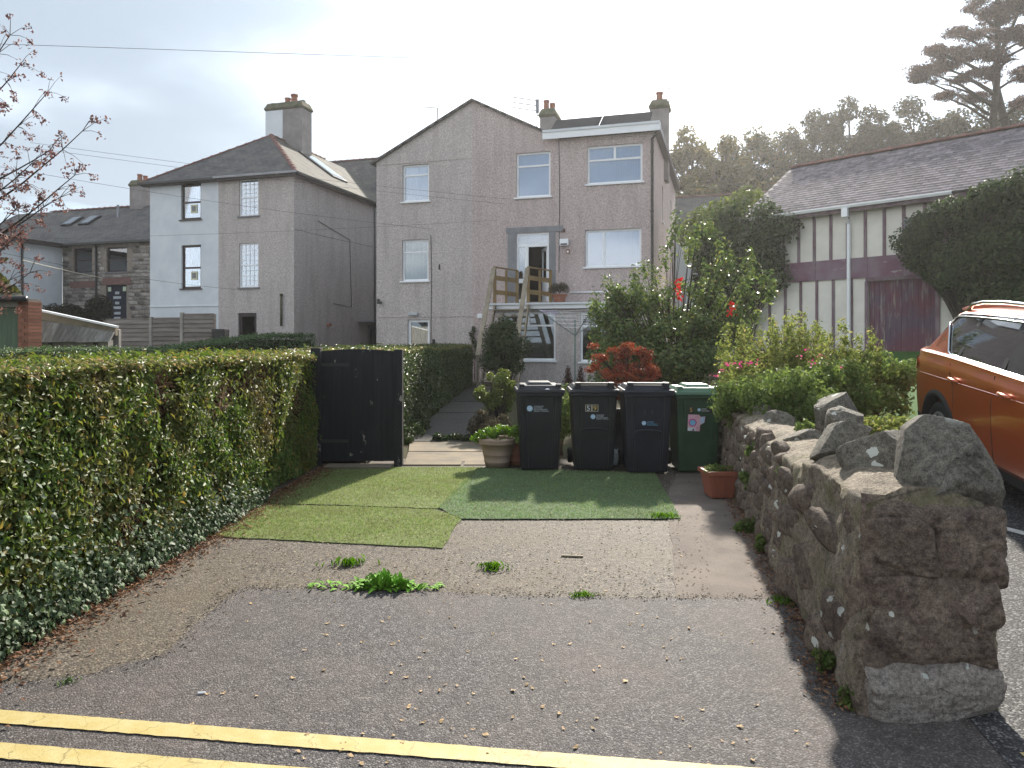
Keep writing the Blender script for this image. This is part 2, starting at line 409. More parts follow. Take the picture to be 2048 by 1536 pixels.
def leaves(name, pts, nrm, size, mat, parent=None, aspect=0.5, fold=0.18, spread=0.8, droop=0.0, rng=RNG):
    """one small folded leaf (two triangles) at each point"""
    n = len(pts); nrm = unit(nrm + rng.normal(0, spread * 0.6, (n, 3)))
    t = rng.normal(0, 1, (n, 3)); t[:, 2] -= droop; t = unit(t - (t * nrm).sum(1, keepdims=True) * nrm)
    s = np.cross(nrm, t); size = np.broadcast_to(np.asarray(size, dtype=float), (n,))[:, None]
    b = pts - t * size * 0.5; tip = pts + t * size * 0.5; mid = pts - t * size * 0.06 + nrm * size * fold
    l = mid + s * size * aspect * 0.5; r_ = mid - s * size * aspect * 0.5
    v = np.stack([b, l, tip, r_], 1).reshape(-1, 3)
    i = np.arange(n)[:, None] * 4
    f = np.concatenate([i + [0, 1, 2], i + [0, 2, 3]], 1).reshape(-1, 3)
    o = bulk(name, v, f, mat, parent); stuff(o); return o
def lump(d, seed, k=3.0, terms=6):
    r = np.random.default_rng(seed); out = np.zeros(len(d))
    for _ in range(terms):
        w = r.normal(0, k, 3); out += np.sin(d @ w + r.uniform(0, 6.28))
    return out / terms
def sphere_dirs(n, rng=RNG): return unit(rng.normal(0, 1, (n, 3)))

# ------------------------------------------------------------------ materials
m_dash_a = pebbledash('grey_pebbledash', (0.55, 0.49, 0.465), (0.42, 0.37, 0.35), (0.33, 0.285, 0.265))
m_dash_b = pebbledash('pinkish_pebbledash', (0.55, 0.455, 0.435), (0.385, 0.305, 0.29), (0.33, 0.26, 0.25))
m_dash_c = pebbledash('side_pebbledash', (0.54, 0.485, 0.465), (0.42, 0.375, 0.36), (0.33, 0.285, 0.27))
m_white = M('white_render', (0.72, 0.74, 0.76), (0.62, 0.65, 0.68), 1.3, 0.85, 0.2, 0.25, 60)
m_upvc = M('white_plastic', (0.86, 0.87, 0.88), (0.82, 0.83, 0.85), 3, 0.35, 0.5)
m_greyren = M('grey_smooth_render', (0.26, 0.265, 0.28), (0.21, 0.21, 0.22), 2.5, 0.85, 0.2, 0.2, 40)
m_brownframe = M('dark_brown_paint', (0.035, 0.022, 0.022), (0.05, 0.03, 0.03), 8, 0.4, 0.4)
m_slate = slate_mat('grey_slate', (0.135, 0.128, 0.128), (0.085, 0.082, 0.086), moss=(0.19, 0.175, 0.15))
m_slate_moss = slate_mat('mossy_slate', (0.13, 0.125, 0.115), (0.095, 0.092, 0.09), moss=(0.20, 0.18, 0.12))
m_terra = M('terracotta', (0.36, 0.15, 0.09), (0.28, 0.12, 0.08), 6, 0.7, 0.25, 0.2, 30, rand=0.12)
m_ridge = M('red_ridge_tile', (0.25, 0.115, 0.095), (0.17, 0.10, 0.085), 5, 0.75, 0.2, 0.3, 25, rand=0.18)
m_moss_cap = M('mossy_mortar', (0.17, 0.15, 0.11), (0.09, 0.10, 0.055), 4, 0.95, 0.1, 0.8, 25, 0.03)
m_chim = M('chimney_render', (0.30, 0.27, 0.26), (0.22, 0.20, 0.195), 2.2, 0.9, 0.15, 0.5, 40)
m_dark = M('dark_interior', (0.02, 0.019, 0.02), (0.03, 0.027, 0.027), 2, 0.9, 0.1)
m_room = M('room_interior', (0.10, 0.085, 0.07), (0.05, 0.045, 0.04), 1.5, 0.9, 0.1)
m_net = M('net_curtain', (0.50, 0.52, 0.54), (0.42, 0.44, 0.46), 2, 0.8, 0.2)
m_blind = M('sky_tinted_blind', (0.26, 0.38, 0.55), (0.22, 0.33, 0.50), 2, 0.8, 0.2)  # blue of the reflected sky put into the blind colour
m_glass = glass_mat('window_glass', tint=(0.82, 0.91, 1.0), refl=0.15)  # blue tint stands in for sky reflected in the panes
m_glass_dark = glass_mat('dim_window_glass', tint=(0.75, 0.8, 0.8), refl=0.14)
m_black = M('black_plastic_pipe', (0.02, 0.02, 0.022), (0.03, 0.03, 0.03), 10, 0.45, 0.4)
m_metal = M('galvanised_metal', (0.25, 0.255, 0.27), (0.20, 0.205, 0.22), 10, 0.45, 0.5, metal=0.6)
m_solar = M('solar_glass', (0.008, 0.008, 0.012), (0.012, 0.012, 0.016), 3, 0.6, 0.08)
m_conc = M('concrete', (0.36, 0.335, 0.30), (0.25, 0.235, 0.215), 3.5, 0.9, 0.2, 0.5, 45)
m_wood = M('treated_timber', (0.33, 0.22, 0.095), (0.21, 0.145, 0.07), 3, 0.75, 0.25, 0.3, 60, stretch=(1, 1, 0.35))
m_woodgrey = M('weathered_timber', (0.33, 0.28, 0.21), (0.22, 0.185, 0.135), 3, 0.8, 0.2, 0.3, 60)
m_fence = M('grey_fence_board', (0.24, 0.21, 0.185), (0.16, 0.14, 0.125), 5, 0.85, 0.2, 0.4, 50, rand=0.25, stretch=(0.3, 1, 2.0))
m_bark = M('bark', (0.075, 0.062, 0.05), (0.045, 0.037, 0.03), 9, 0.9, 0.15, 0.6, 30)
m_twig = M('brown_twig', (0.11, 0.07, 0.045), (0.07, 0.042, 0.028), 9, 0.9, 0.1)
m_soil = M('soil', (0.075, 0.055, 0.04), (0.045, 0.033, 0.024), 6, 0.95, 0.1, 0.9, 25, 0.03)

# ------------------------------------------------------------------ the ground
def smooth01(t): t = max(0.0, min(1.0, t)); return t * t * (3 - 2 * t)
def wall_x(y): return 1.51 + 0.19 * (y - 3.06)              # the left foot of the stone wall
def gz(x, y):
    """height of the land: flat drive and gardens, the side road and lawn climb to the right of the wall, a wooded hill behind"""
    side = smooth01((x - wall_x(y) - 0.35) / 0.25) if y < 12 else smooth01((x - wall_x(y) + 0.4) / 2.5)
    z = side * 0.076 * max(0.0, min(y - 3.0, 17.0))
    if y > 32: z += smooth01((y - 32) / 40) * smooth01((x + 6) / 24) * 10.0
    return z
xs = np.unique(np.concatenate([np.linspace(-400, -40, 10), np.linspace(-40, -6, 18), np.linspace(-6, 8, 57), np.linspace(8, 40, 33), np.linspace(40, 400, 10)]))
ys = np.unique(np.concatenate([np.linspace(-60, 0, 6), np.linspace(0, 14, 57), np.linspace(14, 40, 40), np.linspace(40, 110, 30), np.linspace(110, 900, 9)]))
gv = [(x, y, gz(x, y) - 0.012) for y in ys for x in xs]
nx = len(xs)
gf = [(j * nx + i, j * nx + i + 1, (j + 1) * nx + i + 1, (j + 1) * nx + i) for j in range(len(ys) - 1) for i in range(nx - 1)]
m_ground, N, L, b = new_mat('garden_ground'); set_spec(b, 0.95, 0.1)
g_ = N.new('ShaderNodeNewGeometry')
n_ = nd(N, 'ShaderNodeTexNoise', Scale=1.2, Detail=9.0, Roughness=0.7); L.new(g_.outputs['Position'], n_.inputs['Vector'])
L.new(ramp(N, L, n_.outputs['Fac'], [(0.36, (0.075, 0.052, 0.036)), (0.5, (0.06, 0.055, 0.03)), (0.62, (0.05, 0.075, 0.022))]), b.inputs['Base Color'])
n2_ = nd(N, 'ShaderNodeTexNoise', Scale=30.0, Detail=6.0); L.new(g_.outputs['Position'], n2_.inputs['Vector']); add_bump(N, L, b, n2_.outputs['Fac'], 0.8, 0.03)
structure(bulk('ground', gv, gf, m_ground, smooth=True))

def sheet(name, poly, z, mat, step=0.25, edge=0.0):
    """a flat sheet over a polygon, a little wobble along its rim"""
    pts = []
    for (x0, y0), (x1, y1) in zip(poly, poly[1:] + poly[:1]):
        l = math.hypot(x1 - x0, y1 - y0); k = max(1, int(l / step))
        for i in range(k):
            t = i / k; x, y = x0 + (x1 - x0) * t, y0 + (y1 - y0) * t
            if edge and i: x += edge * noise.noise((x * 3, y * 3, 1.3)) + 0.4 * edge * noise.noise((x * 13, y * 13, 4.3)); y += edge * noise.noise((x * 3, y * 3, 7.7)) + 0.4 * edge * noise.noise((x * 13, y * 13, 9.3))
            pts.append((x, y, z))
    return structure(MB().poly(pts).build(name, mat, recalc=False))

m_tarmac = asphalt('road_tarmac', (0.088, 0.079, 0.080), (0.26, 0.24, 0.225), 0.62, dirt=(0.115, 0.090, 0.078), dirt_lo=0.53, scale=125.0)
m_drive = asphalt('old_drive_surface', (0.135, 0.108, 0.086), (0.29, 0.25, 0.20), 0.62, dirt=(0.098, 0.076, 0.048), dirt_lo=0.50, scale=80.0)
m_sideroad = asphalt('side_road_tarmac', (0.05, 0.048, 0.052), (0.30, 0.29, 0.28), 0.6, dirt=(0.06, 0.055, 0.055), dirt_lo=0.6)
m_strip = M('smooth_concrete_strip', (0.125, 0.102, 0.088), (0.18, 0.15, 0.128), 2.6, 0.9, 0.2, 0.5, 55)
m_flag = M('path_concrete', (0.25, 0.20, 0.14), (0.15, 0.13, 0.10), 2.2, 0.9, 0.2, 0.4, 40)
m_path2 = asphalt('hedge_shaded_path', (0.085, 0.078, 0.072), (0.17, 0.155, 0.14), 0.6, dirt=(0.075, 0.07, 0.055), dirt_lo=0.5, scale=60.0)  # dark asphalt, with the hedge shadow also put into its colour

# the old drive, then the strip along the wall, then the newer road tarmac lapping on to it
sheet('driveway', [(-3.6, 2.2), (2.0, 2.2), (wall_x(9.9) + 0.25, 9.9), (-3.2, 9.9)], 0.0, m_drive, 0.3)
sheet('concrete_strip', [tuple(G(1350, 1198)[:2]), tuple(G(1575, 1198)[:2]), (wall_x(5.6) + 0.1, 5.6), (wall_x(9.6) + 0.1, 9.6), tuple(G(1360, 938)[:2]), tuple(G(1330, 1000)[:2]), tuple(G(1345, 1100)[:2])], 0.004, m_strip, 0.1, 0.02)
edge_pts = [(u, v) for u, v in ((-260, 1420), (0, 1372), (180, 1352), (330, 1310), (385, 1255), (440, 1205), (480, 1178), (620, 1180), (860, 1186), (1100, 1196), (1350, 1199), (1590, 1200))]
road_poly = [tuple(G(u, v)[:2]) for u, v in edge_pts] + [(2.6, 4.0), (2.6, 1.0), (40, 1.0), (40, -30), (-40, -30), (-40, 2.6)]
sheet('road', road_poly, 0.008, m_tarmac, 0.08, 0.03)
# side road climbing past the wall
sv, sf = [], []
yy = np.concatenate([np.linspace(0.6, 9.2, 36)]); xx = np.linspace(0, 1, 14)
for y in yy:
    x0 = wall_x(max(y, 2.2)) + 0.42
    for t in xx: x = x0 + t ** 1.5 * 16; sv.append((x, y, gz(x, y) + (0.012 if y > 2.6 else 0.010)))
for j in range(len(yy) - 1):
    for i in range(13): sf.append((j * 14 + i, j * 14 + i + 1, (j + 1) * 14 + i + 1, (j + 1) * 14 + i))
structure(bulk('side_road', sv, sf, m_sideroad, smooth=True))
# garden path to the house, of concrete bays with open joints
path_pts = [((-1.42, 9.62), (-0.02, 9.62)), ((-1.50, 10.5), (-0.12, 10.45)), ((-1.62, 11.5), (-0.25, 11.5)), ((-1.70, 13.4), (-0.62, 13.4)), ((-1.70, 16.2), (-0.70, 16.2)), ((-1.65, 19.2), (-0.72, 19.2)), ((-1.6, 22.4), (-0.7, 22.4)), ((-1.55, 26.0), (-0.65, 26.0))]
for k, ((a, b_), (c, d)) in enumerate(zip(path_pts[:-1], path_pts[1:])):
    mb = MB(); e = 0.012
    mb.prism([(a[0], a[1] + e, -0.03), (b_[0], b_[1] + e, -0.03), (d[0], d[1] - e, -0.03), (c[0], c[1] - e, -0.03)], (0, 0, 0.036 + 0.006 * (k % 3)))
    structure(mb.build('path', m_flag if k < 2 else m_path2))
for (x0, x1, y0, y1, h) in ((-0.62, 0.28, 9.36, 9.60, 0.012), (-1.40, -0.66, 9.33, 9.60, 0.018), (0.02, 0.5, 9.62, 10.4, 0.010)):
    structure(MB().box(x0, x1, y0, y1, -0.03, h).build('path', m_flag))
# lawn in front of the barn
lv, lf = [], []
ly = np.linspace(9.6, 27, 36)
for y in ly:
    for t in np.linspace(0, 1, 20): x = wall_x(y) + 1.3 + t * 26; lv.append((x, y, gz(x, y) + 0.02))
for j in range(35):
    for i in range(19): lf.append((j * 20 + i, j * 20 + i + 1, (j + 1) * 20 + i + 1, (j + 1) * 20 + i))
m_lawn = M('lawn_grass', (0.055, 0.14, 0.022), (0.045, 0.105, 0.02), 3, 0.9, 0.15, 0.9, 120, 0.03)
structure(bulk('lawn', lv, lf, m_lawn, smooth=True))

# painted lines
m_yel, N, L, b = new_mat('worn_yellow_paint'); set_spec(b, 0.6, 0.3)
g_ = N.new('ShaderNodeNewGeometry'); pos = g_.outputs['Position']
n_ = nd(N, 'ShaderNodeTexNoise', Scale=9.0, Detail=8.0, Roughness=0.7); L.new(pos, n_.inputs['Vector'])
yc = ramp(N, L, n_.outputs['Fac'], [(0.35, (0.40, 0.31, 0.11)), (0.62, (0.46, 0.38, 0.18))])
wob = nd(N, 'ShaderNodeTexNoise', Scale=11.0, Detail=3.0); L.new(pos, wob.inputs['Vector'])
mad = N.new('ShaderNodeVectorMath'); mad.operation = 'MULTIPLY_ADD'; L.new(wob.outputs['Color'], mad.inputs[0]); mad.inputs[1].default_value = (0.16, 0.16, 0.0); L.new(pos, mad.inputs[2])
vo = nd(N, 'ShaderNodeTexVoronoi', Scale=4.2); vo.feature = 'DISTANCE_TO_EDGE'; L.new(mad.outputs[0], vo.inputs['Vector'])
crack = ramp(N, L, vo.outputs['Distance'], [(0.003, (0.6, 0.6, 0.6)), (0.010, (0, 0, 0))])
yc = mixc(N, L, crack, yc, (0.16, 0.12, 0.05))
n3 = nd(N, 'ShaderNodeTexNoise', Scale=70.0, Detail=5.0, Roughness=0.8); L.new(pos, n3.inputs['Vector'])
wear = ramp(N, L, n3.outputs['Fac'], [(0.60, (0, 0, 0)), (0.70, (0.8, 0.8, 0.8))])
yc = mixc(N, L, wear, yc, (0.10, 0.09, 0.07))
L.new(yc, b.inputs['Base Color']); add_bump(N, L, b, n3.outputs['Fac'], 0.4, 0.004)
def painted(name, a, b_, width, z, mat, step=0.03):
    a, b_ = Vector(a), Vector(b_); d = (b_ - a); l = d.length; d.normalize(); s = Vector((-d.y, d.x)); up, lo = [], []
    for i in range(int(l / step) + 1):
        p = a + d * (i * step); w1 = width / 2 + 0.004 * noise.noise((p.x * 31, p.y * 31, 0)) + 0.003 * noise.noise((p.x * 90, p.y * 90, 5)); w2 = width / 2 + 0.004 * noise.noise((p.x * 29, p.y * 29, 9)) + 0.003 * noise.noise((p.x * 90, p.y * 90, 2))
        up.append((*(p + s * w1), z)); lo.append((*(p - s * w2), z))
    mb = MB(); n = len(up)
    mb.add(up + lo, [(i, n + i, n + i + 1, i + 1) for i in range(n - 1)])
    return structure(mb.build(name, mat, recalc=False))
yl0 = Vector((-2.2, 3.075)); yd = Vector((1, -0.137)).normalized()
painted('yellow_line', yl0 - yd * 3, yl0 + yd * 3.55, 0.098, 0.0135, m_yel)
painted('yellow_line', yl0 - yd * 3 + Vector((-0.03, -0.225)), yl0 + yd * 3.4 + Vector((-0.03, -0.225)), 0.098, 0.0135, m_yel)
painted('yellow_line', (1.95, 2.74), (4.6, 2.55), 0.10, 0.019, m_yel)
m_wline = M('worn_white_paint', (0.62, 0.62, 0.60), (0.45, 0.45, 0.44), 12, 0.7, 0.3)
wlp = [Vector((3.25, 6.1)), Vector((4.4, 4.3))]
mb = MB(); d = (wlp[1] - wlp[0]).normalized(); s = Vector((-d.y, d.x)) * 0.045
for i in range(10):
    p, q = wlp[0].lerp(wlp[1], i / 10), wlp[0].lerp(wlp[1], (i + 1) / 10)
    mb.quad(*[(c.x, c.y, gz(c.x, c.y) + 0.02) for c in (p + s, p - s, q - s, q + s)])
structure(mb.build('white_bay_line', m_wline, recalc=False))

# ------------------------------------------------------------------ building helpers
def wall_cells(mb, s0, s1, z0, z1, holes, y=0.0, depth=0.16):
    """a wall face with real openings: cells around them and the reveals inside"""
    ss = sorted({s0, s1, *[min(max(h[i], s0), s1) for h in holes for i in (0, 1)]}); zs = sorted({z0, z1, *[min(max(h[i], z0), z1) for h in holes for i in (2, 3)]})
    for a, b_ in zip(ss, ss[1:]):
        for c, d in zip(zs, zs[1:]):
            cs, cz = (a + b_) / 2, (c + d) / 2
            if any(h[0] < cs < h[1] and h[2] < cz < h[3] for h in holes): continue
            mb.quad((a, y, c), (b_, y, c), (b_, y, d), (a, y, d))
    for h0, h1, h2, h3 in holes:
        yb = y + depth
        mb.quad((h0, y, h2), (h0, yb, h2), (h0, yb, h3), (h0, y, h3)); mb.quad((h1, y, h2), (h1, y, h3), (h1, yb, h3), (h1, yb, h2))
        mb.quad((h0, y, h3), (h0, yb, h3), (h1, yb, h3), (h1, y, h3)); mb.quad((h0, y, h2), (h1, y, h2), (h1, yb, h2), (h0, yb, h2))
    return mb
def window(parent, s0, s1, z0, z1, y=0.0, rec=0.085, hb=(), vb=(), partial=None, fm=None, fw=0.08, glass=None, back='blind', sill=True, sill_mat=None, name='window', sashes=True, bars=None, kick=0.0):
    """frame > panes, blind, sill. hb = transom heights (fraction), vb = mullions as (fraction, lower fraction, upper fraction)"""
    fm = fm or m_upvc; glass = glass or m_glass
    ya, yb = y + rec, y + rec + 0.06; w, h = s1 - s0, z1 - z0; e = 0.003
    mb = MB()
    mb.box(s0 + e, s0 + fw, ya, yb, z0 + e, z1 - e).box(s1 - fw, s1 - e, ya, yb, z0 + e, z1 - e)
    mb.box(s0 + fw, s1 - fw, ya, yb, z1 - fw, z1 - e).box(s0 + fw, s1 - fw, ya, yb, z0 + e, z0 + fw + kick)
    zc = [z0 + fw + kick] + [z0 + h * t for t in hb] + [z1 - fw]
    for t in hb: mb.box(s0 + fw, s1 - fw, ya - 0.004, yb, z0 + h * t - fw * 0.42, z0 + h * t + fw * 0.42)
    for t, a, b_ in vb: mb.box(s0 + w * t - fw * 0.5, s0 + w * t + fw * 0.5, ya - 0.002, yb + 0.002, max(z0 + fw, z0 + h * a), min(z1 - fw, z0 + h * b_))
    o = mb.build(name, fm, parent)
    for k in range(len(zc) - 1):
        cz = (zc[k] + zc[k + 1]) / 2; fr = (cz - z0) / h
        cuts = [s0 + fw] + sorted(s0 + w * t for t, a, b_ in vb if a <= fr <= b_) + [s1 - fw]
        for c0, c1 in zip(cuts, cuts[1:]):
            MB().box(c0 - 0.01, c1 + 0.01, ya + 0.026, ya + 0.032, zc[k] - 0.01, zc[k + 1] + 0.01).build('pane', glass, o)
    if bars:
        nb, nh = bars; mb = MB()
        for k in range(len(zc) - 1):
            for i in range(1, nb): x = s0 + fw + (w - 2 * fw) * i / nb; mb.box(x - 0.011, x + 0.011, ya + 0.012, ya + 0.025, zc[k], zc[k + 1])
            for i in range(1, nh): z = zc[k] + (zc[k + 1] - zc[k]) * i / nh; mb.box(s0 + fw, s1 - fw, ya + 0.009, ya + 0.0245, z - 0.011, z + 0.011)
        mb.build('glazing_bars', fm, o)
    if back == 'blind':
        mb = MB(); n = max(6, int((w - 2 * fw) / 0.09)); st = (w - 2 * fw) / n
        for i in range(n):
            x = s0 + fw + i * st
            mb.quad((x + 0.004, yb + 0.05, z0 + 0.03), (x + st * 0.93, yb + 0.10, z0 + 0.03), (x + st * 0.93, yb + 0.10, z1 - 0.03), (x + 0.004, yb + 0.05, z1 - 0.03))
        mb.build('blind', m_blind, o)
    elif back == 'net':
        mb = MB(); n = 24
        for i in range(n):
            xa, xb = s0 + fw + (w - 2 * fw) * i / n, s0 + fw + (w - 2 * fw) * (i + 1) / n
            ka, kb = yb + 0.07 + 0.02 * math.sin(i * 1.7), yb + 0.07 + 0.02 * math.sin((i + 1) * 1.7)
            mb.quad((xa, ka, z0 + 0.03), (xb, kb, z0 + 0.03), (xb, kb, z1 - 0.03), (xa, ka, z1 - 0.03))
        mb.build('curtain', m_net, o, smooth=True)
    mb = MB().box(s0 - 0.3, s1 + 0.3, yb + 0.115, yb + 1.6, z0 - 0.2, z1 + 0.2); mb.f = [f for i, f in enumerate(mb.f) if i != 2]
    mb.build('room', m_room, o, recalc=False)
    if sill:
        MB().box(s0 - 0.07, s1 + 0.07, y - 0.075, y + rec + 0.01, z0 - 0.055, z0 + 0.001).build('sill', sill_mat or m_upvc, o)
    return o
def chimney(parent, s, y, z0, z1, w, d, mat, pots, capmat=None, name='chimney'):
    o = MB().box(s - w / 2, s + w / 2, y - d / 2, y + d / 2, z0, z1 - 0.42).build(name, mat, parent)
    mb = MB().taper((s - w / 2 - 0.03, s + w / 2 + 0.03, y - d / 2 - 0.03, y + d / 2 + 0.03), (s - w / 2 - 0.08, s + w / 2 + 0.08, y - d / 2 - 0.08, y + d / 2 + 0.08), z1 - 0.419, z1 - 0.33)
    mb.taper((s - w / 2 - 0.09, s + w / 2 + 0.09, y - d / 2 - 0.09, y + d / 2 + 0.09), (s - w / 2 + 0.06, s + w / 2 - 0.06, y - d / 2 + 0.06, y + d / 2 - 0.06), z1 - 0.329, z1)
    mb.build('cap', capmat or m_moss_cap, o, bevel=0.03)
    for (ps, py, ph, pr) in pots:
        prof = [(pr * 0.75, 0), (pr, 0.001), (pr * 0.86, ph * 0.8), (pr * 1.05, ph * 0.82), (pr * 1.05, ph), (pr * 0.7, ph), (pr * 0.65, 0.05)]
        MB().lathe(prof, 14, Matrix.Translation((s + ps, y + py, z1 - 0.03))).build('chimney_pot', m_terra, o)
    return o
def ridge_tiles(parent, a, b_, mat, r=0.11, step=0.45, name='ridge_tile'):
    a, b_ = Vector(a), Vector(b_); n = max(1, round((b_ - a).length / step)); st = (b_ - a).length / n
    d = (b_ - a).normalized(); q = d.to_track_quat('X', 'Z').to_euler()
    mb = MB(); k = 7; vs = []
    for x in (0, st * 0.985):
        for i in range(k): t = math.pi * i / (k - 1); vs.append((x, r * math.cos(t), r * 0.75 * math.sin(t) - 0.03))
    for x in (st * 0.86, st * 1.01):
        for i in range(k): t = math.pi * i / (k - 1); vs.append((x, (r + 0.02) * math.cos(t), (r * 0.75 + 0.025) * math.sin(t) - 0.03))
    fs = [(i, i + 1, k + i + 1, k + i) for i in range(k - 1)] + [(2 * k + i, 2 * k + i + 1, 3 * k + i + 1, 3 * k + i) for i in range(k - 1)]
    fs += [tuple(range(2 * k, 3 * k)), tuple(range(3 * k, 4 * k))]
    me = mb.add(vs, fs).mesh(name); me.materials.append(mat)
    for i in range(n): inst(name, me, parent, a + d * (i * st), q)

# ------------------------------------------------------------------ the pebbledashed house in the middle
HF = Frame(-1.58, 29.0, -16.7)
house = thing('pebbledash_house', 'tall pebbledashed house with gable, flat roofed wing and open white balcony door', 'house', HF.w(0, 0, 0), R(HF.deg))
def rect(F, u0, u1, v0, v1, y=0.0):
    a, b_ = F.sz(u0, v0, y), F.sz(u1, v1, y); c = F.sz((u0 + u1) / 2, v0, y)[1]; d = F.sz((u0 + u1) / 2, v1, y)[1]
    return a[0], b_[0], d, c
SL, SR = HF.s(753), HF.s(1308)
ZE, ZA, ZF = 9.06, 11.2, 9.40
w1 = rect(HF, 805, 858, 329, 403); w2 = rect(HF, 804, 857, 479, 562); d1 = rect(HF, 815, 859, 639, 745); d1 = (d1[0], d1[1], 0.22, d1[3])
w3 = rect(HF, 1032, 1101, 304, 394); w4 = rect(HF, 1174, 1285, 289, 366); w5 = rect(HF, 1170, 1283, 458, 533)
d2 = rect(HF, 1033, 1098, 466, 604)
mb = wall_cells(MB(), SL, 0, -0.3, ZE, [w1, w2, d1]); mb.poly([(SL, 0, ZE), (0, 0, ZE), (0, 0, ZA)])
mb.quad((SL, 0, -0.3), (SL, 0, ZE), (SL, 9, ZE), (SL, 9, -0.3))
mb.build('wall', m_dash_a, house, recalc=False)
mb = wall_cells(MB(), 0, SR, -0.3, ZE, [w3, w4, w5, d2]); mb.poly([(0, 0, ZE), (4.245, 0, ZE), (0, 0, ZA)])
mb.quad((3.0, 0.004, ZE), (SR, 0.004, ZE), (SR, 0.004, ZF), (3.0, 0.004, ZF))
sw = [(3.2, 3.9, 6.6, 8.1), (7.6, 8.4, 6.0, 8.3)]
mb2 = MB(); wall_cells(mb2, 0, 11, -0.3, ZF, sw, 0, 0.14)
mb.add([(SR - y, s, z) for s, y, z in mb2.v], mb2.f)
mb.build('wall', m_dash_b, house, recalc=False)
# thin shadow gaps and bell casts in the render
for (a, b_, z, h) in ((SL, 0, 8.93, 0.03), (SL, 0, HF.z(850, 634), 0.035)):
    MB().box(a, b_, -0.022, 0.002, z, z + h).build('render_bead', m_dash_a, house)
MB().box(3.30, 3.345, -0.018, 0.002, 3.2, 8.9).build('render_bead', m_dash_b, house)
window(house, *w1, hb=(0.72,), back='net'); window(house, *w2, hb=(0.70,), back='net', glass=m_glass_dark)
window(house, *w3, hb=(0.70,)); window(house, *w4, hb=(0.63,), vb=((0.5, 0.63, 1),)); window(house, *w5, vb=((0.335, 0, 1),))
dw = window(house, *d1, name='door', fw=0.11, back='net', glass=m_glass_dark, sill=False)
for y0, y1, z0, z1 in sw:
    fr = MB().box(SR - 0.10, SR - 0.05, y0, y0 + 0.06, z0, z1).box(SR - 0.10, SR - 0.05, y1 - 0.06, y1, z0, z1).box(SR - 0.10, SR - 0.05, y0, y1, z0, z0 + 0.06).box(SR - 0.10, SR - 0.05, y0, y1, z1 - 0.06, z1).build('window', m_upvc, house)
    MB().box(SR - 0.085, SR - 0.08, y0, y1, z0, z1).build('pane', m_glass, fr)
    MB().box(SR - 0.05, SR + 0.06, y0 - 0.05, y1 + 0.05, z0 - 0.05, z0).build('sill', m_upvc, fr)
# balcony door: fixed side light and fanlight, the leaf standing open inside
s0, s1, z0, z1 = d2; fw = 0.075
mb = MB().box(s0, s0 + fw, 0.04, 0.11, z0, z1).box(s1 - fw, s1, 0.04, 0.11, z0, z1).box(s0 + fw, s1 - fw, 0.04, 0.11, z1 - fw, z1)
zt = z0 + (z1 - z0) * 0.82; sm = s0 + (s1 - s0) * 0.32
mb.box(s0 + fw, s1 - fw, 0.038, 0.108, zt - 0.05, zt + 0.06).box(sm - 0.10, sm + 0.05, 0.039, 0.109, z0, zt - 0.05).box(s0 + fw, sm - 0.10, 0.04, 0.105, z0 + 0.75, z0 + 0.92).box(s0 + fw, sm - 0.1, 0.04, 0.105, z0, z0 + 0.12)
fr = mb.build('door_frame', m_upvc, house)
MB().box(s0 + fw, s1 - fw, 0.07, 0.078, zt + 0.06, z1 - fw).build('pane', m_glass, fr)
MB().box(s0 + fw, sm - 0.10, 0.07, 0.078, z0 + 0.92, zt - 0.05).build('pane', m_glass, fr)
MB().box(s0 + fw, sm - 0.10, 0.07, 0.078, z0 + 0.12, z0 + 0.75).build('pane', m_glass_dark, fr)
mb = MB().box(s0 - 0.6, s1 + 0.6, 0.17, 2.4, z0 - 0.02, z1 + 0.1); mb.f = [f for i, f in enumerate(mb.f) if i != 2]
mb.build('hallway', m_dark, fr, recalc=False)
lm = Matrix.Translation((s1 - fw - 0.01, 0.10, 0)) @ Matrix.Rotation(R(118), 4, 'Z')
lw = 0.82
mb = MB().box(0, 0.11, -0.025, 0.025, z0 + 0.02, zt - 0.06, lm).box(lw - 0.11, lw, -0.025, 0.025, z0 + 0.02, zt - 0.06, lm).box(0.11, lw - 0.11, -0.025, 0.025, zt - 0.18, zt - 0.06, lm).box(0.11, lw - 0.11, -0.025, 0.025, z0 + 0.02, z0 + 0.85, lm)
dl = mb.build('door_leaf', m_upvc, house)
MB().box(0.11, lw - 0.11, -0.004, 0.004, z0 + 0.85, zt - 0.18, lm).build('pane', m_glass_dark, dl)
# smooth grey render round the balcony door
mb = MB().box(s0 - 0.36, s0 - 0.0, -0.02, 0.0015, z0, z1 + 0.02).box(s1 + 0.0, s1 + 0.26, -0.02, 0.0015, z0, z1 + 0.02).box(s0 - 0.42, s1 + 0.55, -0.03, 0.0015, z1 + 0.02, z1 + 0.24)
mb.build('door_surround', m_greyren, house)
# roofs
zo = 0.10
planar('roof', [(SL - 0.25, -0.12, ZE - 0.02), (SL - 0.25, 9, ZE - 0.02), (0, 9, ZA + zo), (0, -0.12, ZA + zo)], m_slate, house, 0.09)
_k = 3.05; planar('roof', [(_k, -0.12, ZA + zo - _k * (ZA + zo - ZE) / 4.4), (_k, 9, ZA + zo - _k * (ZA + zo - ZE) / 4.4), (0, 9, ZA + zo), (0, -0.12, ZA + zo)], m_slate, house, 0.09)
MB().box(3.0, SR + 0.18, 0.006, 11, ZF, ZF + 0.2).build('flat_roof', m_black, house)
f0 = HF.s(1085, -0.3)
fo = MB().box(f0, SR + 0.25, -0.32, -0.28, ZF - 0.04, ZF + 0.27).build('fascia', m_upvc, house)
MB().box(f0, SR + 0.25, -0.28, 0.004, ZF + 0.20, ZF + 0.26).build('soffit', m_upvc, fo)
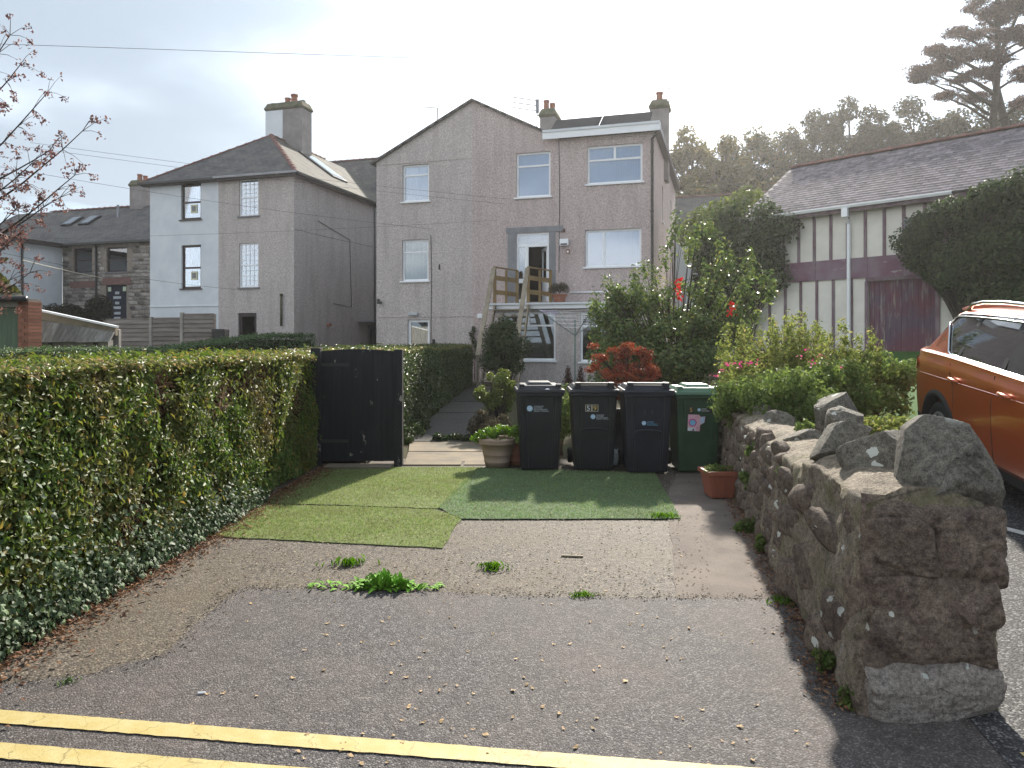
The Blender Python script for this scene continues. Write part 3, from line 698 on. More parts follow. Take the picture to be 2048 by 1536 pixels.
MB().box(f0 + 0.01, SR + 0.24, -0.36, -0.325, ZF + 0.21, ZF + 0.30).build('drip_edge', m_white, fo)
MB().box(SR + 0.03, SR + 0.25, -0.26, 11, ZF - 0.02, ZF + 0.22).build('side_fascia', m_brownframe, house)
mb = MB(); mb.tube([(SR + 0.22, -0.2, ZF + 0.0), (SR - 0.06, -0.1, ZF - 0.28), (SR - 0.06, -0.08, 3.0), (SR - 0.06, -0.08, 0.0)], 0.05, 10)
for z in (2.0, 4.2, 6.4, 8.6): mb.tube([(SR - 0.06, -0.08, z), (SR - 0.06, -0.08, z + 0.09)], 0.065, 10)
mb.build('downpipe', m_black, house, smooth=True)
for a, b_ in ((f0 + 0.12, HF.s(1200, 0.8)), (HF.s(1201, 0.8), HF.s(1303, 0.8))):
    o = planar('solar_panel', [(a, 0.3, ZF + 0.42), (b_ - 0.03, 0.3, ZF + 0.42), (b_ - 0.03, 1.5, ZF + 1.22), (a, 1.5, ZF + 1.22)], m_solar, house, 0.05)
    MB().box(a + 0.3, a + 0.36, 0.6, 1.7, ZF + 0.2, ZF + 0.45).box(b_ - 0.5, b_ - 0.44, 0.6, 1.7, ZF + 0.2, ZF + 0.45).build('panel_bracket', m_metal, house)
chimney(house, HF.s(1100, 5.0), 5.0, 8.5, HF.z(1100, 222, 5.0), 0.72, 0.95, m_chim, [(-0.12, -0.2, 0.45, 0.14), (0.1, 0.05, 0.38, 0.13), (0.05, 0.3, 0.36, 0.13)])
chimney(house, HF.s(1320, 4.6), 4.6, 8.5, HF.z(1320, 203, 4.6), 0.75, 0.75, m_chim, [(-0.02, 0, 0.42, 0.15)])
# small fittings on the facade
def on_face(F, u, v, y=0.0): a = F.sz(u, v, y); return a[0], a[1]
s, z = on_face(HF, 828, 628); MB().box(s - 0.2, s + 0.2, -0.13, -0.01, z - 0.06, z + 0.06).build('bulkhead_light', m_net, house, bevel=0.02)
s, z = on_face(HF, 868, 683); MB().box(s - 0.05, s + 0.05, -0.06, 0.0, z - 0.09, z + 0.09).lathe([(0.0, 0), (0.04, 0), (0.04, 0.05), (0, 0.05)], 10, Matrix.Translation((s, -0.06, z + 0.05)) @ Matrix.Rotation(R(90), 4, 'X')).build('key_safe', m_black, house)
s, z = on_face(HF, 879, 534); MB().box(s - 0.02, s + 0.02, -0.05, 0.0, z - 0.11, z + 0.11).build('wall_anchor', m_black, house)
s, z = on_face(HF, 1129, 485); o = MB().box(s - 0.17, s + 0.17, -0.13, 0.0, z - 0.13, z + 0.13).build('alarm_box', m_upvc, house, bevel=0.015); MB().box(s - 0.13, s + 0.13, -0.134, -0.128, z - 0.11, z - 0.05).build('vent_slot', m_black, o)
s, z = on_face(HF, 1126, 461); MB().box(s - 0.09, s + 0.09, -0.02, 0.0, z - 0.07, z + 0.07).build('air_brick', M('air_brick_clay', (0.12, 0.07, 0.06)), house)
s, z = on_face(HF, 1136, 503); o = MB().box(s - 0.06, s + 0.06, -0.05, 0.0, z - 0.08, z + 0.08).build('door_bell_box', m_terra, house); MB().box(s - 0.035, s + 0.035, -0.056, -0.05, z - 0.05, z + 0.03).build('cover', m_upvc, o)
s, z = on_face(HF, 960, 632); MB().box(s - 0.1, s + 0.1, -0.04, 0.0, z - 0.09, z + 0.09).box(s - 0.07, s + 0.07, -0.05, -0.04, z - 0.06, z + 0.06).build('vent_grille', m_upvc, house)
s, z = on_face(HF, 758, 600); MB().tube([(s, 0, z), (s, -0.12, z), (s + 0.06, -0.16, z - 0.1)], 0.045, 8).box(s + 0.0, s + 0.2, -0.2, -0.12, z - 0.17, z - 0.08).build('security_light', m_black, house)
for u, v0, v1 in ((1118, 280, 545), (862, 470, 690)):
    sa, za = on_face(HF, u, v0); sb, zb = on_face(HF, u, v1)
    MB().tube([(sa, -0.02, za), (sa + 0.03, -0.02, za * 0.6 + zb * 0.4), (sa, -0.02, zb)], 0.012, 5).build('wall_cable', m_black, house)
sa, za = on_face(HF, 1140, 585); sb, zb = on_face(HF, 1215, 585); MB().tube([(sa, -0.04, za), (sb + 1.2, -0.04, za)], 0.028, 8).build('waste_pipe', m_upvc, house, smooth=True)
# ground-floor extension under the balcony
EY = -1.35
es0, es1 = HF.s(985, EY), HF.s(1300, EY); zd = HF.z(1080, 606, EY)
e1 = rect(HF, 1006, 1111, 624, 721, EY); e2 = rect(HF, 1160, 1215, 624, 724, EY)
mb = wall_cells(MB(), es0, es1, -0.3, zd - 0.22, [e1, e2], EY); mb.quad((es0, EY, -0.3), (es0, EY, zd - 0.22), (es0, 0, zd - 0.22), (es0, 0, -0.3)); mb.quad((es1, EY, -0.3), (es1, 0, -0.3), (es1, 0, zd - 0.22), (es1, EY, zd - 0.22))
mb.build('extension_wall', m_dash_c, house, recalc=False)
window(house, *e1, y=EY, hb=(0.72,), vb=((0.48, 0.72, 1),), back=None, glass=m_glass_dark); window(house, *e2, y=EY, hb=(0.72,), back=None, glass=m_glass_dark)
dk = MB().box(es0 - 0.25, es1 + 0.1, EY - 0.28, -0.035, zd - 0.07, zd).build('balcony_deck', m_white, house)
MB().box(es0 - 0.2, es1 + 0.1, EY - 0.20, EY - 0.14, zd - 0.22, zd - 0.075).build('deck_fascia', m_upvc, dk)
MB().box(es0 - 0.2, es1 + 0.1, EY - 0.13, -0.03, zd - 0.2195, zd - 0.075).build('deck_joists', m_black, dk)

# wooden balcony stair: two deck rails, two leaning handrails, open treads
stair = thing('wooden_staircase', 'timber steps with slatted handrails climbing to the balcony door', 'staircase', HF.w(0, 0, 0), R(HF.deg))
yf = EY - 0.25
def stair_side(u_top, u_back, u_bot, v_bot, matlean):
    st = HF.s(u_top, yf); sbk = HF.s(u_back, -0.25); ztop = HF.z(u_top, 535, yf)
    MB().box(st - 0.05, st + 0.05, yf - 0.02, yf + 0.08, zd - 0.25, ztop).build('post', m_wood, stair)
    MB().box(sbk - 0.05, sbk + 0.05, -0.28, -0.18, zd, ztop - 0.02).build('post', m_wood, stair)
    MB().box((st + sbk) / 2 - 0.04, (st + sbk) / 2 + 0.04, (yf - 0.23) / 2 - 0.02, (yf - 0.23) / 2 + 0.06, zd, ztop - 0.04).build('post', m_wood, stair)
    MB().bar((st, yf, ztop + 0.02), (sbk, -0.2, ztop), 0.10, 0.045).build('top_rail', m_wood, stair)
    for k in (0.28, 0.68): MB().bar((st - 0.03, yf, zd + (ztop - zd) * (1 - k)), (sbk - 0.03, -0.22, zd + (ztop - zd) * (1 - k) - 0.02), 0.035, 0.17).build('side_board', m_wood, stair)
    yb = yf - 2.6; sb = HF.s(u_bot, yb)
    zb = HF.z(u_bot, v_bot, yb)
    MB().bar((st - 0.02, yf - 0.03, ztop - 0.03), (sb, yb, zb), 0.16, 0.06).build('handrail', matlean, stair)
    MB().bar((st + 0.03, yf - 0.03, zd - 0.12), (sb + 0.05, yb, zb - ztop + zd - 0.15), 0.05, 0.24).build('stringer', m_woodgrey, stair)
    MB().box(sb - 0.04, sb + 0.04, yb, yb + 0.08, 0.0, zb).build('post', m_woodgrey, stair)
    return st, sb, yb, zb - ztop
a_ = stair_side(989, 1034, 955, 712, m_woodgrey); b__ = stair_side(1056, 1101, 1030, 712, m_woodgrey)
for i in range(1, 13):
    t = i / 13
    MB().bar((a_[0] + (a_[1] - a_[0]) * t + 0.04, yf + (a_[2] - yf) * t, zd + a_[3] * t), (b__[0] + (b__[1] - b__[0]) * t, yf + (b__[2] - yf) * t, zd + b__[3] * t), 0.22, 0.045).build('tread', m_woodgrey, stair)

# ------------------------------------------------------------------ the hipped house to its left
LF = Frame(-9.92, 33.0, -16.7)
hip = thing('hipped_house', 'half white, half grey hip roofed house with tall shared chimney stack', 'house', LF.w(0, 0, 0), R(LF.deg))
WL, WM = LF.s(300), LF.s(437)
ZH = 9.40
hw = [rect(LF, 478, 517, 357, 432), rect(LF, 478, 517, 486, 575), rect(LF, 476, 513, 626, 720)]
ww = [rect(LF, 362, 402, 366, 439), rect(LF, 363, 402, 490, 577)]
wall_cells(MB(), WM, 0, -0.3, ZH, hw).build('wall', m_dash_a, hip, recalc=False)
mb = wall_cells(MB(), WL, WM, -0.3, ZH, ww); mb.quad((WL, 0, -0.3), (WL, 0, ZH), (WL, 9, ZH), (WL, 9, -0.3)); mb.build('wall', m_white, hip, recalc=False)
mb = MB(); sd = [(7.0, 8.3, 0.3, 2.5)]; m2 = wall_cells(MB(), 0, 14, -0.3, ZH, sd)
mb.add([(-y, s, z) for s, y, z in m2.v], m2.f).build('wall', m_dash_c, hip, recalc=False)
MB().box(WL, WM - 0.02, -0.04, 0.0015, LF.z(370, 612) - 0.03, LF.z(370, 612)).build('render_bead', m_white, hip)
for w in hw[:2]: window(hip, *w, rec=0.07, hb=(0.5,), bars=(4, 4), back='net', sill_mat=m_greyren)
for w in ww:
    o = window(hip, *w, rec=0.09, hb=(0.48,), fm=m_brownframe, fw=0.10, back='net', sill_mat=m_brownframe)
    cs, cz = w[0] + (w[1] - w[0]) * 0.58, w[2] + (w[3] - w[2]) * 0.30
    MB().box(cs - 0.17, cs + 0.17, 0.085, 0.108, cz - 0.2, cz + 0.2).build('extractor_fan', M('cream_plastic', (0.70, 0.68, 0.45)), o)
    MB().box(cs - 0.11, cs + 0.11, 0.078, 0.085, cz - 0.13, cz + 0.13).build('fan_grille', m_greyren, o)
window(hip, *hw[2], rec=0.09, fm=m_brownframe, fw=0.16, back=None, glass=m_glass_dark, sill=False, name='door')
mb = MB(); dr = MB().box(7.0, 8.3, 0.06, 0.1, 0.3, 2.5)
mb.add([(-y, s, z) for s, y, z in dr.v], dr.f); o = mb.build('side_door', m_greyren, hip)
MB().box(-0.059, -0.055, 7.2, 7.65, 0.9, 2.3).build('pane', m_glass_dark, o)
MB().box(0.0, 0.9, 5.9, 8.6, 2.62, 2.70).build('door_canopy', m_greyren, hip)
# hipped roof with red ridge tiles
ov = 0.32; hz = 0.02; mid = WL / 2; ZR = 12.42
pA, pB = (WL - ov, -ov, ZH - 0.12), (ov, -ov, ZH - 0.12); pT = (mid, -mid + 0.0, ZR)
planar('roof', [pA, pB, pT], m_slate, hip, 0.07)
planar('roof', [pB, (ov, 14, ZH - 0.12), (mid, 14, ZR), pT], m_slate_moss, hip, 0.07)
planar('roof', [(WL - ov, 14, ZH - 0.12), pA, pT, (mid, 14, ZR)], m_slate, hip, 0.07)
ridge_tiles(hip, pA, pT, m_ridge); ridge_tiles(hip, pB, pT, m_ridge); ridge_tiles(hip, pT, (mid, 9.2, ZR), m_ridge)
MB().box(WM, ov + 0.05, -ov - 0.09, -ov + 0.0, ZH - 0.2, ZH - 0.1).build('gutter', m_metal, hip)
MB().box(WL - ov - 0.05, WM - 0.003, -ov - 0.09, -ov + 0.0, ZH - 0.24, ZH - 0.14).build('gutter', m_black, hip)
MB().box(ov, ov + 0.1, -ov + 0.01, 13, ZH - 0.24, ZH - 0.14).build('gutter', m_black, hip)
MB().box(WL - ov + 0.02, ov - 0.02, -ov + 0.02, 0.0, ZH - 0.28, ZH - 0.19).box(0.003, ov - 0.02, 0.0, 13, ZH - 0.28, ZH - 0.19).build('soffit', m_brownframe, hip)
cy = -mid + 1.6; cs = mid - 0.02
ch = chimney(hip, cs + 0.0, cy, 10.5, LF.z(575, 209, cy), 2.25, 0.95, m_chim, [(-0.05, 0.0, 0.36, 0.17), (0.36, 0.0, 0.52, 0.19)])
MB().box(cs - 1.135, cs - 0.06, cy - 0.483, cy - 0.474, 10.5, LF.z(575, 209, cy) - 0.43).build('white_flank', m_white, ch)
MB().box(cs - 1.0, cs - 0.8, cy - 0.2, cy + 0.0, LF.z(575, 209, cy) - 0.05, LF.z(575, 209, cy) + 0.09).box(cs + 0.85, cs + 1.05, cy - 0.2, cy, LF.z(575, 209, cy) - 0.05, LF.z(575, 209, cy) + 0.09).build('flue_cap', m_black, ch)
def on_right(t, sx): return (ov + (mid - ov) * t, sx, ZH - 0.12 + (ZR - ZH + 0.12) * t)
a_ = [Vector(on_right(0.30, 5.0)), Vector(on_right(0.30, 6.5)), Vector(on_right(0.78, 6.5)), Vector(on_right(0.78, 5.0))]
up = Vector((0.6, 0, 0.8)) * 0.09
o = planar('roof_window', [p + up for p in a_], m_black, hip, 0.12)
ins = [a_[0].lerp(a_[2], 0.07), a_[1].lerp(a_[3], 0.07), a_[2].lerp(a_[0], 0.07), a_[3].lerp(a_[1], 0.07)]
q = MB().prism([p + up * 1.25 for p in ins], (0.003, 0, 0.004)).build('roof_window_pane', m_glass, hip)
mb = MB().tube([(0.02, 7.75, ZH - 0.2), (0.06, 7.75, ZH - 0.6), (0.06, 7.75, 0.0)], 0.055, 8); mb.build('downpipe', m_metal, hip, smooth=True)
s, z = on_face(LF, 564, 590); s2, z2 = on_face(LF, 564, 652); MB().tube([(s, -0.07, z), (s, -0.07, z2)], 0.05, 8).tube([(s, -0.07, z - 0.05), (s, -0.07, z + 0.06)], 0.065, 8).build('vent_pipe', m_moss_cap, hip, smooth=True)
MB().tube([(0.02, 2.0, 7.4), (0.03, 5.0, 6.9), (0.02, 5.2, 3.4), (0.02, 3.4, 3.5)], 0.014, 5).build('wall_cable', m_black, hip)
MB().box(0.0, 0.12, 2.8, 3.05, 2.35, 2.5).build('vent_cowl', m_terra, hip)
# the terrace range behind the two houses
rng_o = thing('terrace_house', 'slate roofed terrace range showing in the gap behind the hipped house', 'house', LF.w(0, 0, 0), R(LF.deg))
MB().box(WL - 2, 14, 9.5, 17, -0.3, 9.2).build('wall', m_dash_c, rng_o)
planar('roof', [(WL - 2, 9.2, 9.2), (14, 9.2, 9.2), (14, 13.2, 13.3), (WL - 2, 13.2, 13.3)], m_slate, rng_o, 0.1)
planar('roof', [(WL - 2, 17.2, 9.2), (14, 17.2, 9.2), (14, 13.2, 13.3), (WL - 2, 13.2, 13.3)], m_slate, rng_o, 0.1)
ridge_tiles(rng_o, (-6.5, 13.2, 13.33), (2.5, 13.2, 13.33), m_ridge)
MB().bar((1.0, 9.6, 9.85), (-2.4, 12.6, 12.9), 0.22, 0.05).build('lead_valley', m_metal, rng_o)

# ------------------------------------------------------------------ stone cottage and white house at the far left
CF = Frame(-23.5, 42.0, -16.7)
cot = thing('stone_cottage', 'rubble stone cottage with slate roof, rooflights and a menu board door', 'cottage', CF.w(0, 0, 0), R(CF.deg))
c0, c1 = CF.s(125), CF.s(312); ZC = CF.z(210, 486)
cw = [rect(CF, 147, 184, 496, 546), rect(CF, 213, 254, 494, 544), rect(CF, 212, 253, 570, 640)]
m_mort = M('cottage_mortar', (0.34, 0.29, 0.245), (0.24, 0.20, 0.17), 5, 0.95, 0.1, 0.6, 30)
wall_cells(MB(), c0, c1, -0.3, ZC, cw).build('wall', m_mort, cot, recalc=False)
m_cstone = rock_mat('cottage_stone', (0.21, 0.165, 0.155), (0.29, 0.265, 0.24), (0.14, 0.125, 0.125), lic=0.9, rand=0.6, sc=0.6)
def rock_mesh(name, seed, sub=1, box=5.0, amp=0.14, freq=1.3, mat=None, facets=0, fd=(0.72, 0.98)):
    bm = bmesh.new(); bmesh.ops.create_icosphere(bm, subdivisions=sub, radius=1.0)
    rf = random.Random(seed); cuts = [(Vector((rf.gauss(0, 1), rf.gauss(0, 1), rf.gauss(0, 1))).normalized(), rf.uniform(*fd)) for _ in range(facets)]
    off = Vector((seed * 7.3, seed * 3.1, seed * 1.7))
    for v in bm.verts:
        p = v.co.normalized(); k = (abs(p.x) ** box + abs(p.y) ** box + abs(p.z) ** box) ** (-1.0 / box)
        q = p * k; d = noise.noise(q * freq + off) * amp + noise.noise(q * freq * 2.7 + off) * amp * 0.45
        if sub > 3: d += -abs(noise.noise(q * freq * 4.5 + off)) * amp * 0.5 + noise.noise(q * freq * 11 + off) * amp * 0.22 + noise.noise(q * freq * 26 + off) * amp * 0.12
        v.co = q * (1 + d)
        for cn, cd in cuts:      # broken faces
            k = v.co.dot(cn) - cd
            if k > 0: v.co -= cn * k * 0.88
    me = bpy.data.meshes.new(name); bm.to_mesh(me); bm.free()
    if mat: me.materials.append(mat)
    if sub > 2: me.shade_smooth()
    return me
cst = [rock_mesh('stone', i, 1, 8.0, 0.16, 1.3, m_cstone) for i in range(6)]
rr = random.Random(5); z = 2.2; row = 0
while z < ZC - 0.1:
    h = rr.uniform(0.17, 0.30); s = c0 + rr.uniform(0, 0.2)
    while s < c1 - 0.1:
        w = rr.uniform(0.25, 0.62)
        if not any(k[0] - 0.06 < s + w * 0.95 and s < k[1] + 0.06 and k[2] - 0.05 < z + h * 0.9 and z < k[3] + 0.05 for k in cw):
            inst('stone', rr.choice(cst), cot, (s + w / 2, 0.0, z + h / 2), (0, rr.uniform(-0.06, 0.06), 0), (w / 2 - 0.012, 0.05, h / 2 - 0.012))
        s += w
    z += h
for k in (cw[0], cw[1]): window(cot, *k, rec=0.1, hb=(0.5,), fm=m_brownframe, fw=0.09, back=None if k is cw[0] else 'net', glass=m_glass_dark if k is cw[0] else m_glass, sill_mat=m_greyren)
k = cw[2]
o = MB().box(k[0], k[1], 0.08, 0.13, 1.0, k[3]).build('door', M('navy_paint', (0.02, 0.025, 0.04)), cot)
for i, (f, wd) in enumerate(((0.10, 0.26), (0.22, 0.50), (0.36, 0.26), (0.48, 0.48), (0.62, 0.42), (0.75, 0.4))):
    c = (k[0] + k[1]) / 2; hh = 2.25
    MB().box(c - wd * 0.55, c + wd * 0.55, 0.06, 0.079, k[3] - 0.2 - f * hh - 0.1, k[3] - 0.2 - f * hh + 0.05).build('menu_strip', m_net, o)
for c in (k[0] + 0.2, k[1] - 0.2): MB().box(c - 0.11, c + 0.11, 0.05, 0.079, k[3] - 0.36, k[3] - 0.1).build('door_lantern', M('pale_green_glass', (0.62, 0.68, 0.50)), o)
m_lint = M('red_lintel', (0.24, 0.14, 0.12), (0.18, 0.11, 0.10), 5, 0.9, 0.1, 0.4, 30)
for k2, zz in ((cw[2], cw[2][3]), (cw[0], cw[0][2] - 0.9)): MB().box(k2[0] - 0.2, k2[1] + 0.35, -0.06, 0.06, zz + 0.02, zz + 0.42).build('lintel', m_lint, cot)
sp = CF.s(195); MB().tube([(sp, -0.1, ZC), (sp, -0.1, 0.5)], 0.06, 8).build('downpipe', m_black, cot, smooth=True)
ZCR = CF.z(150, 421, 4.2)
planar('roof', [(-12, -0.35, ZC - 0.02), (c1 + 0.4, -0.35, ZC - 0.02), (c1 + 0.4, 4.2, ZCR), (-12, 4.2, ZCR)], m_slate, cot, 0.1)
planar('roof', [(-12, 8.6, ZC - 0.02), (c1 + 0.4, 8.6, ZC - 0.02), (c1 + 0.4, 4.2, ZCR), (-12, 4.2, ZCR)], m_slate, cot, 0.1)
MB().box(-12, c1 + 0.4, -0.44, -0.34, ZC - 0.1, ZC + 0.02).build('gutter', m_black, cot)
ridge_tiles(cot, (-9, 4.2, ZCR + 0.03), (CF.s(268, 4.2), 4.2, ZCR + 0.03), m_ridge)
for u in (143, 178):
    sa = CF.s(u, 2.4); t0, t1 = 0.50, 0.72
    yA, yB = -0.35 + 4.55 * t0, -0.35 + 4.55 * t1; zA, zB = ZC + (ZCR - ZC) * t0, ZC + (ZCR - ZC) * t1
    o = planar('rooflight', [(sa - 0.4, yA, zA + 0.12), (sa + 0.4, yA, zA + 0.12), (sa + 0.4, yB, zB + 0.12), (sa - 0.4, yB, zB + 0.12)], m_black, cot, 0.1)
    planar('rooflight_pane', [(sa - 0.32, yA + 0.08, zA + 0.19), (sa + 0.32, yA + 0.08, zA + 0.19), (sa + 0.32, yB - 0.08, zB + 0.115), (sa - 0.32, yB - 0.08, zB + 0.115)], m_glass, cot, 0.01)
chimney(cot, CF.s(281, 4.2), 4.2, ZCR - 0.8, CF.z(281, 362, 4.2), 0.95, 0.8, m_chim, [(0.05, -0.1, 0.42, 0.16), (0.3, 0.1, 0.35, 0.15)])
sx_ = CF.s(236, 2.8); MB().tube([(sx_, 2.8, ZC + 1.2), (sx_, 2.8, ZCR - 0.15)], 0.07, 8).build('soil_vent', m_metal, cot, smooth=True)
wh = thing('white_house', 'white rendered wing with dark eaves beyond the garage at far left', 'house', CF.w(c0, 0, 0), R(CF.deg))
ZW = ZC + 0.05
MB().box(-9, -0.004, -9.5, -0.01, -0.3, ZW).build('wall', m_white, wh)
planar('roof', [(0.42, -9.8, ZW - 0.02), (0.42, 0.8, ZW - 0.02), (-4.5, 0.8, ZW + 0.75), (-4.5, -9.8, ZW + 0.75)], m_slate, wh, 0.12)
MB().box(0.003, 0.46, -9.8, 0.4, ZW - 0.24, ZW - 0.14).build('eaves', m_brownframe, wh)
MB().tube([(0.07, -2.6, ZW - 0.1), (0.07, -2.6, 0)], 0.06, 8).build('downpipe', m_black, wh, smooth=True)

# ------------------------------------------------------------------ garage, lean-to shed and board fence beyond the hedges
GF = Frame(-11.3, 16.0, -14.0)
gar = thing('garage', 'mossy roofed garage with green doors and an orange brick pier', 'garage', GF.w(0, 0, 0), R(GF.deg))
m_brick = M('orange_brick', (0.29, 0.12, 0.075), (0.22, 0.095, 0.06), 8, 0.85, 0.15, 0.4, 60, rand=0.22)
m_mortar = M('brick_mortar', (0.33, 0.28, 0.23), (0.27, 0.22, 0.18), 9, 0.95, 0.1)
p0, p1 = GF.s(36), GF.s(57); zg = GF.z(40, 598)
pr = MB().box(p0 + 0.01, p1 - 0.01, 0.01, 0.32, -0.2, zg).build('brick_pier', m_mortar, gar)
bme = MB().box(-0.5, 0.5, -0.5, 0.5, -0.5, 0.5).mesh('brick'); bme.materials.append(m_brick)
z = 0.9; k = 0; pw = p1 - p0
while z < zg - 0.07:
    cuts = [0, 1] if pw < 0.26 else ([0, 0.62, 1] if k % 2 else [0, 0.38, 1])
    for a, b_ in zip(cuts, cuts[1:]):
        inst('brick', bme, pr, (p0 + pw * (a + b_) / 2 + (0.006 if b_ == 1 else 0), 0.165, z + 0.033), (0, 0, 0), (pw * (b_ - a) - 0.010, 0.34 + 0.006 * rr.random(), 0.064))
    z += 0.075; k += 1
m_green = M('green_door_paint', (0.075, 0.125, 0.07), (0.055, 0.09, 0.05), 4, 0.6, 0.3, 0.2, 60, rand=0.1, stretch=(3, 1, 0.4))
zdoor = GF.z(20, 614)
for i in range(16): MB().box(p0 - 0.02 - (i + 1) * 0.13, p0 - 0.027 - i * 0.13, 0.10, 0.13, 0, zdoor).build('door_board', m_green, gar)
MB().box(p0 - 2.4, p0 - 0.003, 0.02, 0.2, zdoor + 0.003, zg - 0.02).build('lintel', m_conc, gar)
MB().box(p0 - 3.6, p0 - 2.2, 0.25, 2.4, -0.2, zg - 0.03).build('wall', m_conc, gar)
m_mossroof = slate_mat('moss_covered_roof', (0.13, 0.12, 0.10), (0.10, 0.09, 0.075), moss=(0.13, 0.14, 0.03))
ap = GF.sz(-90, 520, 2.6)
planar('roof', [(p0 - 4.0, -0.18, zg + 0.01), (p1 + 0.12, -0.18, zg + 0.01), (GF.s(-30, 2.4), 2.4, GF.z(-30, 522, 2.4)), (p0 - 4.0, 2.4, GF.z(-30, 522, 2.4))], m_mossroof, gar, 0.07)
MB().tube([(p0 - 4, -0.24, zg), (p1 + 0.2, -0.24, zg - 0.01)], 0.06, 8).build('gutter', m_black, gar, smooth=True)
mp, mn = [], []; za_ = GF.z(-30, 522, 2.4); sa_ = GF.s(-30, 2.4)
for _ in range(4200):
    t = rr.random(); y = -0.18 + 2.58 * t; x = rr.uniform(p0 - 3.0, p1 + 0.12 + (sa_ - p1 - 0.12) * t)
    if noise.noise((x * 1.6, y * 1.6, 3)) > -0.15 - 0.3 * t and t > 0.1: mp.append((x, y, zg + 0.02 + (za_ - zg) * t)); mn.append((0, -0.4, 1))
m_moss = leaf_mat('moss', [(0, (0.06, 0.075, 0.012)), (0.5, (0.11, 0.12, 0.02)), (1, (0.19, 0.15, 0.04))], 0.1, 0.9, 0.1)
leaves('moss', np.array(mp), np.array(mn), RNG.uniform(0.06, 0.16, len(mp)), m_moss, gar, aspect=0.9, fold=0.3)

SF = Frame(-12.9, 19.6, -6.0)
shed = thing('shed', 'low lean-to shed with weathered corrugated sheets beside the brick pier', 'shed', SF.w(0, 0, 0), R(SF.deg))
m_corr = M('weathered_corrugated', (0.30, 0.285, 0.255), (0.17, 0.15, 0.135), 2.5, 0.85, 0.2, 0.2, 30, rand=0.18, stretch=(6, 1, 0.7))
u0, u1 = 50, 228
for i in range(8):
    ua, ub = u0 + (u1 - u0) * i / 8, u0 + (u1 - u0) * (i + 1.06) / 8
    sa, sb = SF.s(ua, 0), SF.s(ub, 0); lean = 0.35
    za, zb = SF.z(ua, 636 + (ua - 50) * 0.155), SF.z(ub, 636 + (ub - 50) * 0.155); zl = SF.z(140, 684)
    n = 26; vs, fs = [], []
    for j in range(n + 1):
        t = j / n; s = sa + (sb - sa) * t; d = 0.018 * math.cos(t * 2 * math.pi * 6)
        vs += [(s + 0.10, -lean + d, zl + 0.01 * math.sin(i * 2.1)), (s, d - 0.0 + 0.006 * (i % 2), za + (zb - za) * t)]
    fs = [(2 * j, 2 * j + 2, 2 * j + 3, 2 * j + 1) for j in range(n)]
    MB().add(vs, fs).build('corrugated_sheet', m_corr, shed, smooth=True, recalc=False)
ra, rb = SF.sz(50, 616), SF.sz(228, 655); qa, qb = SF.sz(50, 633), SF.sz(228, 671)
MB().prism([(ra[0], 0.06, ra[1]), (rb[0], 0.06, rb[1]), (qb[0], 0.06, qb[1]), (qa[0], 0.06, qa[1])], (0, 0.1, 0)).build('verge_board', m_woodgrey, shed)
MB().bar((ra[0], 0.05, ra[1] + 0.02), (rb[0] + 0.05, 0.05, rb[1] + 0.02), 0.16, 0.05).build('white_capping', m_upvc, shed)
MB().prism([(qa[0], 0.2, -0.2), (qb[0], 0.2, -0.2), (rb[0], 0.2, rb[1] - 0.05), (ra[0], 0.2, ra[1] - 0.05)], (0, 0.1, 0)).build('wall', m_conc, shed)
MB().box(SF.s(57), SF.s(226), -0.2, 0.0, -0.2, SF.z(140, 684) + 0.05).build('low_wall', m_conc, shed)
for u in (113, 202): s = SF.s(u); MB().box(s - 0.05, s + 0.05, -0.24, -0.17, 0, SF.z(140, 684) + 0.02).build('post', m_brownframe, shed)

FF = Frame(-14.2, 27.5, -12.0)
fence = thing('board_fence', 'stepped grey board fence with concrete posts in front of the hipped house', 'fence', FF.w(0, 0, 0), R(FF.deg))
def fpanel(ua, ub, vt):
    sa, sb = FF.s(ua), FF.s(ub); zt = FF.z((ua + ub) / 2, vt); z = zt; k = 0
    MB().box(sa, sb, -0.03, 0.03, zt - 0.05, zt + 0.0).build('capping_board', m_fence, fence)
    while z > 0.6:
        mb = MB(); wv = 0.004 * math.sin(k * 1.9 + ua)
        mb.add([(sa, -0.055, z - 0.20), (sb, -0.055 + wv, z - 0.20), (sb, -0.012, z - 0.20), (sa, -0.012, z - 0.20), (sa, -0.014, z - 0.03), (sb, -0.014, z - 0.03 + wv), (sb, 0.0, z - 0.03 + wv), (sa, 0.0, z - 0.03)],
               [(0, 3, 2, 1), (4, 5, 6, 7), (0, 1, 5, 4), (1, 2, 6, 5), (2, 3, 7, 6), (3, 0, 4, 7)])
        mb.build('board', m_fence, fence); z -= 0.165; k += 1
fpanel(216, 299, 637); fpanel(306, 361, 635); fpanel(368, 428, 627)
for u, v in ((302.5, 634), (364.5, 625)): s, z = FF.sz(u, v); MB().box(s - 0.06, s + 0.06, -0.06, 0.06, 0, z).build('post', m_conc, fence)
s, z = FF.sz(430, 628); MB().box(s - 0.025, s + 0.025, -0.04, 0.04, 0.6, z).build('end_post', m_fence, fence)
s, z = FF.sz(441, 658); tag(MB().taper((-0.2, 0.2, -0.2, 0.2), (-0.24, 0.24, -0.24, 0.24), 0, z).build('dustbin', m_black, None, loc=FF.w(s, 0, 0), bevel=0.02), 'small dark tub standing at the right end of the board fence', 'tub')

